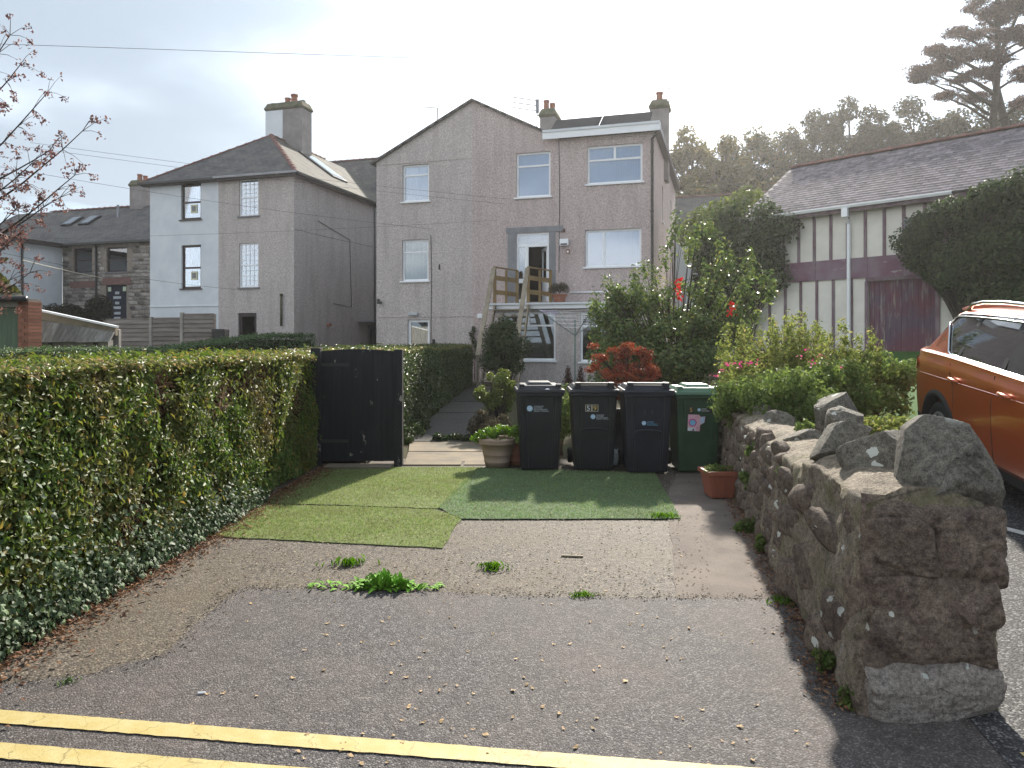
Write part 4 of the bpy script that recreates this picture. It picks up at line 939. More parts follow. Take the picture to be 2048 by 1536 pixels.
# ------------------------------------------------------------------ half-timbered barn on the right
BF = Frame(10.86, 22.0, -46.9)
barn = thing('timbered_barn', 'cream and purple half timbered barn with slate roof and peeling doors', 'barn', BF.w(0, 0, 0), R(BF.deg))
bl, brr = BF.s(1496), 12.0
ZB, ZEV = 1.05, 5.77
m_cream = M('cream_render', (0.74, 0.71, 0.64), (0.64, 0.61, 0.55), 1.6, 0.9, 0.15, 0.25, 50)
m_purple = M('faded_purple_timber', (0.135, 0.075, 0.095), (0.21, 0.165, 0.185), 3.0, 0.75, 0.2, 0.3, 50, rand=0.12, stretch=(1, 1, 0.6))
m_peel, N, L, b = new_mat('peeling_purple_paint'); set_spec(b, 0.75, 0.2)
tc = N.new('ShaderNodeTexCoord'); mp_ = N.new('ShaderNodeMapping'); mp_.inputs['Scale'].default_value = (9, 9, 0.9); L.new(tc.outputs['Object'], mp_.inputs['Vector'])
n_ = nd(N, 'ShaderNodeTexNoise', Scale=1.3, Detail=8.0, Roughness=0.7); L.new(mp_.outputs[0], n_.inputs['Vector'])
n2_ = nd(N, 'ShaderNodeTexNoise', Scale=1.2, Detail=5.0); L.new(tc.outputs['Object'], n2_.inputs['Vector'])
base = ramp(N, L, n2_.outputs['Fac'], [(0.4, (0.14, 0.055, 0.075)), (0.6, (0.105, 0.07, 0.10))])
pf = ramp(N, L, n_.outputs['Fac'], [(0.54, (0, 0, 0)), (0.66, (0.65, 0.65, 0.65))])
L.new(mixc(N, L, pf, base, (0.34, 0.31, 0.28)), b.inputs['Base Color'])
m_peelband, N, L, b = new_mat('peeling_band_paint'); set_spec(b, 0.75, 0.2)
tc = N.new('ShaderNodeTexCoord'); mp_ = N.new('ShaderNodeMapping'); mp_.inputs['Scale'].default_value = (1.6, 9, 5); L.new(tc.outputs['Object'], mp_.inputs['Vector'])
n_ = nd(N, 'ShaderNodeTexNoise', Scale=1.0, Detail=8.0, Roughness=0.7); L.new(mp_.outputs[0], n_.inputs['Vector'])
n2_ = nd(N, 'ShaderNodeTexNoise', Scale=1.2, Detail=5.0); L.new(tc.outputs['Object'], n2_.inputs['Vector'])
base = ramp(N, L, n2_.outputs['Fac'], [(0.4, (0.17, 0.085, 0.12)), (0.6, (0.21, 0.155, 0.185))])
pf = ramp(N, L, n_.outputs['Fac'], [(0.60, (0, 0, 0)), (0.66, (0.8, 0.8, 0.8))])
L.new(mixc(N, L, pf, base, (0.42, 0.39, 0.37)), b.inputs['Base Color'])
zb1, zb0 = BF.z(1740, 514), BF.z(1740, 555)
ds0, ds1 = BF.s(1737), BF.s(1871)
mb = wall_cells(MB(), bl, brr, -0.5, ZEV, [(ds0, ds1, ZB, zb0 - 0.05)], 0, 0.18)
zr_b = 8.16; wB = 3.5
mb.poly([(bl, 0, -0.5), (bl, 0, ZEV), (bl, wB, zr_b - 0.1), (bl, 2 * wB, ZEV), (bl, 2 * wB, -0.5)])
mb.build('wall', m_cream, barn, recalc=False)
for u in (1567, 1598, 1629, 1662, 1695.5, 1731, 1769, 1808, 1850, 1896, 1945):
    s = BF.s(u); MB().box(s - 0.045, s + 0.045, -0.035, 0.001, zb1 + 0.002, ZEV - 0.18).build('timber_post', m_purple, barn)
for u in (1540, 1571, 1602, 1634, 1667, 1703.5):
    s = BF.s(u); MB().box(s - 0.042, s + 0.042, -0.035, 0.001, ZB, zb0 - 0.002).build('timber_post', m_purple, barn)
bs = [BF.s(u) for u in (1500, 1566, 1632, 1698, 1737, 1806, 1880, 1960, 2060)]
for a, b_ in zip(bs, bs[1:]): MB().box(a + 0.006, b_ - 0.006, -0.06, 0.001, zb0, zb1).build('band_board', m_peelband, barn)
MB().box(ds0 - 0.06, ds1 + 0.06, -0.085, 0.001, zb0 - 0.12, zb0 - 0.004).build('door_head', m_purple, barn)
MB().box(ds1 + 0.003, ds1 + 0.12, -0.04, 0.001, ZB, zb0 - 0.125).build('door_jamb', m_purple, barn)
MB().box(ds0 - 0.10, ds0 - 0.003, -0.04, 0.001, ZB, zb0 - 0.125).build('door_jamb', m_purple, barn)
n = 12
for i in range(n):
    a, b_ = ds0 + (ds1 - ds0) * i / n, ds0 + (ds1 - ds0) * (i + 1) / n; g = 0.012 if i == n // 2 else 0.005
    MB().box(a + g, b_ - 0.004, 0.05 + 0.006 * rr.random(), 0.11, ZB + 0.06, zb0 - 0.122).build('door_board', m_peel, barn)
MB().box(ds0 - 0.05, ds1 + 0.15, -0.30, 0.12, ZB - 0.3, ZB + 0.05).build('door_step', m_conc, barn)
MB().box(bl - 0.1, brr, -0.30, -0.27, ZEV - 0.20, ZEV - 0.02).build('fascia', m_purple, barn)
mb = MB(); gp = [(0.0, 0.0), (0.02, -0.07), (0.09, -0.085), (0.13, -0.02), (0.13, 0.01), (0.115, 0.01), (0.11, -0.015), (0.08, -0.07), (0.03, -0.06), (0.012, 0.0)]
mb.prism([(bl - 0.1, -0.305 - a, ZEV - 0.01 + b_) for a, b_ in gp], (BF.s(1842) - bl + 1.0, 0, 0)).build('gutter', m_upvc, barn)
s = BF.s(1700); MB().tube([(s, -0.37, ZEV - 0.08), (s, -0.37, ZEV - 0.3), (s, -0.10, ZEV - 0.55), (s, -0.10, ZB)], 0.055, 10).box(s - 0.09, s + 0.09, -0.44, -0.30, ZEV - 0.36, ZEV - 0.09).build('downpipe', m_upvc, barn, smooth=False)
s, zz = BF.sz(1925, 585); MB().tube([(s, -0.12, zz + 0.4), (s, -0.12, 0.5)], 0.085, 10).tube([(s, -0.12, zz - 0.35), (s, -0.12, zz - 0.15)], 0.12, 10).build('soil_pipe', m_black, barn, smooth=True)
s, zz = BF.sz(1822, 448); o = MB().box(s - 0.13, s + 0.13, -0.2, 0, zz - 0.15, zz + 0.15).build('lamp_bracket', m_greyren, barn); MB().lathe([(0.0, 0), (0.16, 0.02), (0.12, 0.1), (0, 0.14)], 12, Matrix.Translation((s, -0.2, zz - 0.32))).build('lamp_shade', m_black, o)
# roof of real slates: the ones nearest the lens as pieces, the rest joined
pit = math.atan2(zr_b - ZEV, wB + 0.36); slope = math.hypot(zr_b - ZEV, wB + 0.36)
rx0, rx1 = bl - 0.18, brr
roof = planar('roof', [(rx0 + 0.02, -0.36, ZEV - 0.03), (rx1, -0.36, ZEV - 0.03), (rx1, wB, zr_b - 0.03), (rx0 + 0.02, wB, zr_b - 0.03)], M('roof_underlay', (0.05, 0.048, 0.05)), barn, 0.05)
m_bslate = M('purple_grey_slate', (0.25, 0.218, 0.23), (0.17, 0.15, 0.16), 7, 0.85, 0.12, 0.2, 40, rand=0.28)
smes = []
for i in range(4):
    mb = MB(); j = [rr.uniform(-0.012, 0.012) for _ in range(4)]
    mb.add([(-0.127 + j[0], 0, 0.018), (0.127 + j[1], 0.0 + j[2], 0.018), (0.127, 0.34, 0.002), (-0.127, 0.34, 0.002), (-0.127 + j[0], 0, 0.036), (0.127 + j[1], j[2], 0.036), (0.127, 0.34, 0.010), (-0.127, 0.34, 0.010)],
           [(0, 3, 2, 1), (4, 5, 6, 7), (0, 1, 5, 4), (1, 2, 6, 5), (2, 3, 7, 6), (3, 0, 4, 7)])
    me = mb.mesh('slate'); me.materials.append(m_bslate); smes.append(me)
sl = []
rows = int(slope / 0.2)
for r_ in range(rows):
    x = (0.13 if r_ % 2 else 0.0); y = r_ * 0.2
    while x < rx1 - rx0 - 0.2:
        wp = BF.w(rx0 + x, -0.36 + y * math.cos(pit), ZEV + y * math.sin(pit))
        u = CU + FPX * wp.x / wp.y
        sl.append((u > 2090, wp.y, x + 0.13, y)); x += 0.262
sl.sort()
joined = MB()
for k, (off, D, x, y) in enumerate(sl):
    tilt = rr.uniform(-0.008, 0.008)
    if k < 300: inst('slate', rr.choice(smes), roof, (x, y, 0.0), (0.0, tilt, rr.uniform(-0.02, 0.02)))
    else:
        me = rr.choice(smes); joined.add([v.co for v in me.vertices], [tuple(p.vertices) for p in me.polygons], Matrix.Translation((x, y, 0)) @ Matrix.Rotation(rr.uniform(-0.02, 0.02), 4, 'Z'))
m_bslate2, N, L, b = new_mat('purple_grey_slates'); set_spec(b, 0.85, 0.12)
g_ = N.new('ShaderNodeNewGeometry')
n_ = nd(N, 'ShaderNodeTexNoise', Scale=7.0, Detail=7.0); L.new(g_.outputs['Position'], n_.inputs['Vector'])
cc = ramp(N, L, n_.outputs['Fac'], [(0.35, (0.25, 0.218, 0.23)), (0.65, (0.17, 0.15, 0.16))])
rv = ramp(N, L, g_.outputs['Random Per Island'], [(0, (0.72, 0.72, 0.72)), (1, (1.28, 1.28, 1.28))])
L.new(mixc(N, L, 1.0, cc, rv, 'MULTIPLY'), b.inputs['Base Color'])
stuff(joined.build('slates', m_bslate2, roof, recalc=False))
planar('roof', [(rx0, 2 * wB + 0.3, ZEV), (rx1, 2 * wB + 0.3, ZEV), (rx1, wB, zr_b), (rx0, wB, zr_b)], m_slate, barn, 0.06)
ridge_tiles(barn, (rx0, wB, zr_b + 0.03), (rx1, wB, zr_b + 0.03), m_ridge, r=0.13)
# slate roof between house and barn
far = thing('far_house', 'slate roofed building with a small white dormer between house and barn', 'house', HF.w(0, 0, 0), R(HF.deg))
y0 = 12.5; sa, sb = HF.s(1362, y0), HF.s(1560, y0 - 3)
zt, zb_ = HF.z(1420, 392, y0 + 3), HF.z(1420, 462, y0)
MB().box(sa - 4, sb, y0, y0 + 6, -0.3, zb_).build('wall', m_white, far)
planar('roof', [(sa - 4, y0 - 0.3, zb_), (sb + 0.5, y0 - 0.3, zb_), (sb + 0.5, y0 + 3, zt), (sa - 4, y0 + 3, zt)], m_slate, far, 0.1)
planar('roof', [(sa - 4, y0 + 6.3, zb_), (sb + 0.5, y0 + 6.3, zb_), (sb + 0.5, y0 + 3, zt), (sa - 4, y0 + 3, zt)], m_slate, far, 0.1)
ridge_tiles(far, (sa - 3, y0 + 3, zt + 0.03), (sb + 0.5, y0 + 3, zt + 0.03), m_ridge)
s, z = HF.sz(1409, 430, y0 - 0.2); q = HF.z(1409, 408, y0 - 0.2)
dm = MB().prism([(s - 0.42, y0 - 0.4, z - 1.0), (s + 0.42, y0 - 0.4, z - 1.0), (s + 0.42, y0 - 0.4, z), (s, y0 - 0.4, q), (s - 0.42, y0 - 0.4, z)], (0, 2.0, 0)).build('dormer', m_white, far)
MB().box(s - 0.2, s + 0.2, y0 - 0.43, y0 - 0.405, z - 0.85, z - 0.1).build('pane', m_glass_dark, dm)

# ------------------------------------------------------------------ rough stone wall on the right
m_rock = rock_mat('wall_stone', (0.078, 0.053, 0.046), (0.15, 0.115, 0.09), (0.058, 0.043, 0.041), lic=0.40, rand=0.22)
m_rockgrey = rock_mat('grey_cap_stone', (0.092, 0.088, 0.075), (0.16, 0.145, 0.12), (0.062, 0.054, 0.047), lic=0.38, rand=0.15)
m_daub = rock_mat('weathered_wall_mortar', (0.175, 0.145, 0.108), (0.225, 0.185, 0.138), (0.105, 0.086, 0.066), lic=0.75, moss=(0.13, 0.125, 0.055), rand=0, bump=1.0)
m_basec = rock_mat('pebbly_footing', (0.22, 0.19, 0.165), (0.30, 0.265, 0.235), (0.16, 0.14, 0.125), lic=0.6, rand=0, sc=1.7, bump=1.0)
swall = thing('stone_wall', 'rough mortared stone wall with boulders along its top', 'wall', (0, 0, 0))
def wall_h(y): return 0.90 if y < 3.9 else 0.90 - 0.10 * smooth01((y - 3.9) / 1.0)
Wd = 0.50
def skin(name, y0, y1, ny, amp, mat):
    """left face, sloping top and right face of the mortared mass, roughened"""
    prof = [(0, t) for t in np.linspace(-0.05, 1, 34)] + [(t, 1 + 0.08 * math.sin(t * 3.14)) for t in np.linspace(0.03, 0.97, 18)] + [(1, t) for t in np.linspace(1, -0.05, 26)]
    vs, fs = [], []; npf = len(prof)
    for j in range(ny):
        y = y0 + (y1 - y0) * j / (ny - 1); h = wall_h(y)
        for a, t in prof:
            x = wall_x(y) + a * Wd; z = t * h; bat = 0.05 * (1 - max(t, 0)); x += -bat * (1 - 2 * a)
            p = Vector((x, y, z)); k = noise.noise(p * 3.1) * 1.0 + noise.noise(p * 7.7 + Vector((3, 1, 2))) * 0.55 + noise.noise(p * 19) * 0.28 + noise.noise(p * 45) * 0.12
            nx_ = -1 if a == 0 else (1 if a == 1 else (a - 0.5) * 0.6); nz_ = 1.0 if 0 < a < 1 else 0.0
            if t >= 0.97: nx_ *= 0.7; nz_ = 0.8
            vs.append((x + nx_ * k * amp, y + 0.4 * amp * k, z + nz_ * k * amp))
    for j in range(ny - 1):
        for i in range(npf - 1): a = j * npf + i; fs.append((a, a + 1, a + npf + 1, a + npf))
    if name == 'mortar_mass' and y0 < 4:      # close the near end with a fan of quads between both faces
        for i in range(npf // 2 - 1): fs.append((i, npf - 1 - i, npf - 2 - i, i + 1))
    fs2 = np.array(fs); o = bulk(name, np.array(vs), fs2, mat, swall, smooth=True); return o
skin('mortar_mass', 3.10, 5.2, 95, 0.045, m_daub)
# the craggy face of the near end that binds its blocks together
vs, fs = [], []; na, nz = 46, 74
for j in range(nz):
    for i in range(na):
        a, t = i / (na - 1), j / (nz - 1); x = wall_x(3.08) - 0.045 * (1 - t) * (1 - 2 * a) + a * Wd; z = -0.03 + t * 0.97; p = Vector((x * 1.0, 3.0, z))
        rim = max(0, abs(a - 0.5) * 2 - 0.86) / 0.14; k = noise.noise(p * 4.1) + 0.7 * noise.noise(p * 10 + Vector((5, 1, 2))) + 0.4 * noise.noise(p * 24) + 0.22 * noise.noise(p * 55)
        vs.append((x + 0.02 * noise.noise(p * 9 + Vector((9, 9, 9))), 3.085 + 0.05 * rim ** 2 + 0.05 * max(0, t - 0.93) / 0.07 - 0.020 * k, z))
for j in range(nz - 1):
    for i in range(na - 1): a = j * na + i; fs.append((a, a + 1, a + na + 1, a + na))
bulk('end_face', np.array(vs), np.array(fs), m_rock, swall, smooth=True)
skin('mortar_mass', 5.12, 9.9, 110, 0.035, m_daub)
big = [rock_mesh('stone', 20 + i, 6, 9.0, 0.10, 1.5, m_rock, 10, (0.95, 1.25)) for i in range(5)]
# the squared blocks of the near end: (u0, u1, v0, v1) measured on the end face
yE = 3.08
def endblock(u0, u1, v0, v1, mesh, mat=None, y=yE, dep=0.16, rot=0.0, proud=0.0):
    a, b_ = P(u0, v1, y), P(u1, v0, y); c = (a + b_) / 2
    o = inst('stone', mesh, swall, (c.x, y + dep - proud * 0.8 - 0.020, c.z), (0, rot, 0.02), ((b_.x - a.x) / 2 * 1.06, dep, (b_.z - a.z) / 2 * 1.08))
    if mat: o.material_slots[0].link = 'OBJECT'; o.material_slots[0].material = mat
    return o
endblock(1750, 1888, 1036, 1158, big[0], rot=0.05, proud=0.012)
endblock(1872, 2018, 1022, 1186, big[1], rot=-0.02, proud=-0.008)
endblock(1742, 1932, 1140, 1325, big[2], rot=0.03, proud=0.0)
endblock(1905, 2008, 1172, 1268, big[3], rot=-0.05, proud=0.014)
endblock(1888, 2006, 1250, 1338, big[0], rot=0.06, proud=0.0)
endblock(1738, 2000, 1322, 1452, big[4], m_basec, proud=0.035)
endblock(1730, 1800, 1060, 1330, big[3], m_daub, y=3.13, proud=0.0)
endblock(1760, 2000, 1000, 1092, big[2], m_daub, y=3.17, dep=0.22, rot=0.07)
endblock(1775, 1990, 1080, 1330, big[1], m_daub, y=3.135, dep=0.12)
caps = [rock_mesh('cap_stone', 40 + i, 6, 3.0, 0.20, 1.1, m_rockgrey, 16, (0.62, 0.92)) for i in range(4)]
def capstone(u, v, w, h, D, k, rot=(0, 0, 0), d=None):
    p = P(u, v, D); s = D / FPX * 1.2
    inst('cap_stone', caps[k], swall, p, rot, (w * s / 2, (d or w * s / 2 * 1.1), h * s / 2))
capstone(1884, 940, 196, 214, 3.30, 0, (0.0, 0.6, 0.3), 0.20)
capstone(1768, 922, 140, 106, 3.80, 1, (0, 0.12, 0.2), 0.16)
capstone(1682, 880, 112, 62, 4.20, 2, (0.0, -0.5, 0.2), 0.13)
capstone(1688, 846, 78, 50, 4.75, 3, (0, -0.2, 0.5), 0.13)
capstone(1678, 838, 96, 92, 5.10, 1, (0, 0.3, 1.2), 0.16)
capstone(1612, 880, 60, 40, 5.6, 2, (0, 0.2, 0.4), 0.14)
capstone(1560, 850, 56, 46, 6.6, 3, (0, 0.1, 0.9), 0.16)
capstone(1528, 836, 44, 70, 7.4, 0, (0, 0.3, 0.2), 0.15)
capstone(1502, 838, 36, 66, 8.0, 1, (0, -0.2, 0.7), 0.15)
capstone(1486, 836, 34, 60, 8.7, 2, (0, 0.2, 0.1), 0.15)
# rubble stones showing in the side face
smal = [rock_mesh('stone', 60 + i, 3, 7.0, 0.22, 1.3, m_rock, 9, (0.8, 1.1)) for i in range(8)]
for me in smal: me.shade_smooth()
y = 4.95; rs = random.Random(9)
while y < 9.8:
    h = wall_h(y); z = 0.03
    wst = rs.uniform(0.14, 0.30)
    while z < h - 0.05:
        hh = rs.uniform(0.07, 0.19)
        inst('stone', rs.choice(smal), swall, (wall_x(y + wst / 2) - 0.045 * (1 - z / h) + 0.028 + rs.uniform(-0.010, 0.008), y + wst / 2 + rs.uniform(-0.05, 0.05), z + hh / 2), (rs.uniform(-0.25, 0.25), rs.uniform(-0.1, 0.1), 0.19), (0.045, wst / 2 * rs.uniform(0.8, 1.0), hh / 2 * rs.uniform(0.8, 1.0)))
        z += hh
    y += wst
for (yy_, zz_, sy, sz_) in ((3.35, 0.30, 0.16, 0.11), (3.7, 0.62, 0.2, 0.09), (3.6, 0.12, 0.18, 0.1), (4.0, 0.35, 0.17, 0.13), (4.25, 0.68, 0.15, 0.09), (4.4, 0.14, 0.2, 0.12), (4.6, 0.45, 0.13, 0.1), (4.75, 0.68, 0.12, 0.08)):
    o = inst('stone', rs.choice(smal), swall, (wall_x(yy_) - 0.03 * (1 - zz_), yy_, zz_), (rs.uniform(-0.3, 0.3), 0, 0.19), (0.05, sy, sz_))

# ------------------------------------------------------------------ black board gate
m_gate, N, L, b = new_mat('black_stained_board'); set_spec(b, 0.7, 0.25)
tc = N.new('ShaderNodeTexCoord'); mp_ = N.new('ShaderNodeMapping'); mp_.inputs['Scale'].default_value = (14, 14, 1.3); L.new(tc.outputs['Object'], mp_.inputs['Vector'])
n_ = nd(N, 'ShaderNodeTexNoise', Scale=1.1, Detail=6.0, Roughness=0.6); L.new(mp_.outputs[0], n_.inputs['Vector'])
n2_ = nd(N, 'ShaderNodeTexNoise', Scale=2.3, Detail=7.0, Roughness=0.75); mp2 = N.new('ShaderNodeMapping'); mp2.inputs['Scale'].default_value = (2.6, 2.6, 1.5); mp2.inputs['Location'].default_value = (3.1, 0, 1.4); L.new(tc.outputs['Object'], mp2.inputs['Vector']); L.new(mp2.outputs[0], n2_.inputs['Vector'])
base = ramp(N, L, n_.outputs['Fac'], [(0.35, (0.010, 0.010, 0.013)), (0.65, (0.019, 0.019, 0.023))])
fl = ramp(N, L, n2_.outputs['Fac'], [(0.63, (0, 0, 0)), (0.64, (0.85, 0.85, 0.85))])
L.new(mixc(N, L, fl, base, (0.30, 0.27, 0.25)), b.inputs['Base Color']); add_bump(N, L, b, n_.outputs['Fac'], 0.4, 0.006)
g0 = G(645, 930)
gate = thing('garden_gate', 'black boarded garden gate with flaking paint between hedge and path', 'gate', (0, 9.33, 0))
xa, xb = P(643, 700, 9.33).x, P(789, 700, 9.33).x; nb = 7
for i in range(nb):
    a, b_ = xa + (xb - xa) * i / nb, xa + (xb - xa) * (i + 1) / nb; t = ((i + 0.5) / nb - 0.5) * 2
    zt0 = 1.475 + 0.028 * (1 - (((i + 0.0) / nb - 0.5) * 2) ** 2); zt1 = 1.475 + 0.028 * (1 - (((i + 1.0) / nb - 0.5) * 2) ** 2); e = 0.0012
    zb = 0.06 + 0.008 * rs.random()
    MB().add([(a + e, -0.011, zb), (b_ - e, -0.011, zb), (b_ - e, 0.011, zb), (a + e, 0.011, zb), (a + e, -0.011, zt0), (b_ - e, -0.011, zt1), (b_ - e, 0.011, zt1), (a + e, 0.011, zt0)], [(0, 3, 2, 1), (4, 5, 6, 7), (0, 1, 5, 4), (1, 2, 6, 5), (2, 3, 7, 6), (3, 0, 4, 7)]).build('gate_board', m_gate, gate)
for z in (0.3, 0.85, 1.32): MB().box(xa, xb, 0.0115, 0.05, z - 0.06, z + 0.06).build('ledge', m_gate, gate)
MB().bar((xa + 0.05, 0.032, 0.36), (xb - 0.05, 0.032, 1.26), 0.036, 0.10).build('brace', m_gate, gate)
for u0, u1, v0 in ((623, 643, 696), (789, 806, 699)):
    a, b_ = P(u0, v0, 9.33), P(u1, v0, 9.33)
    MB().box(a.x, b_.x - 0.003, -0.05, 0.06, -0.1, a.z).build('gate_post', m_gate, gate, bevel=0.006)
for z in (0.32, 1.3): MB().box(xa - 0.03, xa + 0.35, -0.017, -0.0115, z - 0.02, z + 0.02).build('strap_hinge', m_black, gate)
MB().box(xa + 0.1, xb, -0.3, -0.02, -0.02, 0.035).build('threshold', m_flag, gate)

# ------------------------------------------------------------------ wheelie bins
def bin_mat(name, c):
    return M(name, c, tuple(x * 1.7 + 0.006 for x in c), 3.5, 0.45, 0.35, 0.25, 140, 0.004, lo=0.42, hi=0.8)
m_binblack = bin_mat('black_bin_plastic', (0.010, 0.010, 0.013)); m_binnavy = bin_mat('navy_black_bin_plastic', (0.010, 0.0115, 0.018)); m_bingreen = bin_mat('green_bin_plastic', (0.022, 0.052, 0.028)); m_binlid = M('green_lid_plastic', (0.075, 0.16, 0.10), (0.06, 0.13, 0.08), 5, 0.4, 0.35)
m_tyre = M('rubber', (0.015, 0.015, 0.015), (0.022, 0.022, 0.022), 12, 0.8, 0.2)
m_hub = M('cream_hub', (0.62, 0.57, 0.42), (0.5, 0.46, 0.35), 12, 0.6, 0.3)
m_stkblue = M('pale_blue_print', (0.42, 0.58, 0.72), (0.36, 0.52, 0.68), 30, 0.6, 0.3)
m_stkwhite = M('white_print', (0.66, 0.70, 0.74), (0.55, 0.6, 0.66), 40, 0.6, 0.3)
m_gold = M('gold_print', (0.55, 0.36, 0.07), (0.6, 0.45, 0.15), 30, 0.5, 0.4)
m_faint = M('worn_print', (0.045, 0.042, 0.05), (0.06, 0.055, 0.062), 40, 0.6, 0.3)
m_pink = M('pink_poster', (0.60, 0.30, 0.40), (0.66, 0.44, 0.50), 14, 0.6, 0.3)
m_sky_s = M('blue_print', (0.16, 0.42, 0.66), (0.2, 0.48, 0.7), 20, 0.6, 0.3)
m_magenta = M('magenta_print', (0.45, 0.06, 0.22), (0.5, 0.1, 0.28), 20, 0.6, 0.3)
def text(name, body, size, mat, parent, loc, tilt):
    cu = bpy.data.curves.new(name, 'FONT'); cu.body = body; cu.size = size; cu.align_x = 'LEFT'; cu.extrude = 0.0004; cu.resolution_u = 3
    tmp = bpy.data.objects.new(name, cu); COL.objects.link(tmp)
    dg = bpy.context.evaluated_depsgraph_get(); me = bpy.data.meshes.new_from_object(tmp.evaluated_get(dg))
    bpy.data.objects.remove(tmp); me.materials.clear(); me.materials.append(mat)
    o = bpy.data.objects.new(name, me); link(o, parent); o.location = loc; o.rotation_euler = (R(90) - tilt, 0, 0); return o
def wheelie_bin(label, x, y, rz, body_m, lid_m, style, w=0.57, h=1.07):
    t = thing('wheelie_bin', label, 'bin', (x, y, 0.026), rz, 'wheelie bins in a row')
    bw, bt = w * 0.40, w * 0.47; yb0, yb1, yt0, yt1 = 0.04, 0.54, -0.02, 0.66
    hz = h - 0.14
    mb = MB().taper((-bw, bw, yb0, yb1), (-bt, bt, yt0, yt1), 0.0, hz)
    body = mb.build('body', body_m, t, bevel=0.025)
    tilt = -math.atan2(yb0 - yt0, hz)
    def fy(z): return yb0 + (yt0 - yb0) * z / hz
    # vertical corner ribs and the raised front panel
    for sx in (-1, 1):
        MB().add([(sx * bw * 0.62, fy(0.02) - 0.012, 0.02), (sx * bw * 0.70, fy(0.02) - 0.012, 0.02), (sx * bt * 0.70, fy(hz) - 0.012, hz), (sx * bt * 0.62, fy(hz) - 0.012, hz), (sx * bw * 0.60, fy(0.02) + 0.01, 0.02), (sx * bw * 0.72, fy(0.02) + 0.01, 0.02), (sx * bt * 0.72, fy(hz) + 0.01, hz), (sx * bt * 0.60, fy(hz) + 0.01, hz)],
                 [(0, 1, 2, 3), (4, 7, 6, 5), (0, 4, 5, 1), (1, 5, 6, 2), (2, 6, 7, 3), (3, 7, 4, 0)]).build('rib', body_m, body)
    if style == 1:
        mb = MB(); k = 12; pts = [(0.17 * math.cos(math.pi * i / k), fy(0.5) - 0.013, 0.46 + 0.055 * math.sin(math.pi * i / k) ** 0.6) for i in range(k + 1)]
        mb.tube(pts, 0.012, 6).build('grip_arch', body_m, body)
    MB().box(-bt - 0.015, bt + 0.015, yt0 - 0.03, yt1 + 0.01, hz - 0.035, hz + 0.012).build('rim', body_m, t, bevel=0.012)
    # lid: skirt, sloping top, hinge side handle, front lip
    lw_ = w / 2 + 0.015
    mb = MB().taper((-lw_, lw_, yt0 - 0.055, yt1 + 0.015), (-lw_ + 0.012, lw_ - 0.012, yt0 - 0.045, yt1 + 0.01), hz + 0.0125, hz + 0.052)
    lid = mb.build('lid', lid_m, t, bevel=0.010)
    MB().taper((-lw_ + 0.03, lw_ - 0.03, yt0 - 0.03, yt1 - 0.01), (-lw_ + 0.07, lw_ - 0.07, yt0 + 0.03, yt1 - 0.06), hz + 0.0525, hz + 0.10).build('lid_top', lid_m, lid, bevel=0.012)
    if style == 1:
        MB().box(-lw_ + 0.07, -lw_ + 0.14, yt0 - 0.02, yt0 + 0.12, hz + 0.06, hz + 0.135).box(lw_ - 0.14, lw_ - 0.07, yt0 - 0.02, yt0 + 0.12, hz + 0.06, hz + 0.135).box(-lw_ + 0.14, lw_ - 0.14, yt0 + 0.02, yt0 + 0.10, hz + 0.105, hz + 0.132).build('lid_grip', lid_m, lid, bevel=0.006)
    else:
        MB().taper((-0.16, 0.16, 0.05, 0.5), (-0.13, 0.13, 0.10, 0.45), hz + 0.1005, hz + 0.135).build('lid_crown', lid_m, lid, bevel=0.01)
        MB().box(-lw_ + 0.05, -lw_ + 0.11, yt0 + 0.0, yt0 + 0.1, hz + 0.06, hz + 0.115).box(lw_ - 0.11, lw_ - 0.05, yt0 + 0.0, yt0 + 0.1, hz + 0.06, hz + 0.115).build('lid_lug', lid_m, lid, bevel=0.006)
    MB().tube([(-lw_ + 0.02, yt1 + 0.08, hz + 0.06), (lw_ - 0.02, yt1 + 0.08, hz + 0.06)], 0.016, 10).box(-lw_ + 0.05, -lw_ + 0.08, yt1 - 0.01, yt1 + 0.09, hz + 0.03, hz + 0.07).box(lw_ - 0.08, lw_ - 0.05, yt1 - 0.01, yt1 + 0.09, hz + 0.03, hz + 0.07).build('handle_bar', body_m, t)
    MB().tube([(-w / 2 - 0.0, yb1 + 0.06, 0.1), (w / 2 + 0.0, yb1 + 0.06, 0.1)], 0.012, 8).build('axle', m_metal, t)
    for sx in (-1, 1):
        mx = Matrix.Translation((sx * (w / 2 - 0.03), yb1 + 0.06, 0.10)) @ Matrix.Rotation(R(90), 4, 'Y')
        wh_ = MB().lathe([(0.05, -0.03), (0.088, -0.03), (0.1, -0.02), (0.1, 0.02), (0.088, 0.03), (0.05, 0.03)], 20, mx).build('wheel', m_tyre, t, smooth=True)
        MB().lathe([(0.0, -0.024), (0.052, -0.024), (0.052, 0.024), (0.0, 0.024)], 16, mx).build('hub', m_hub, wh_)
    return t, fy, tilt
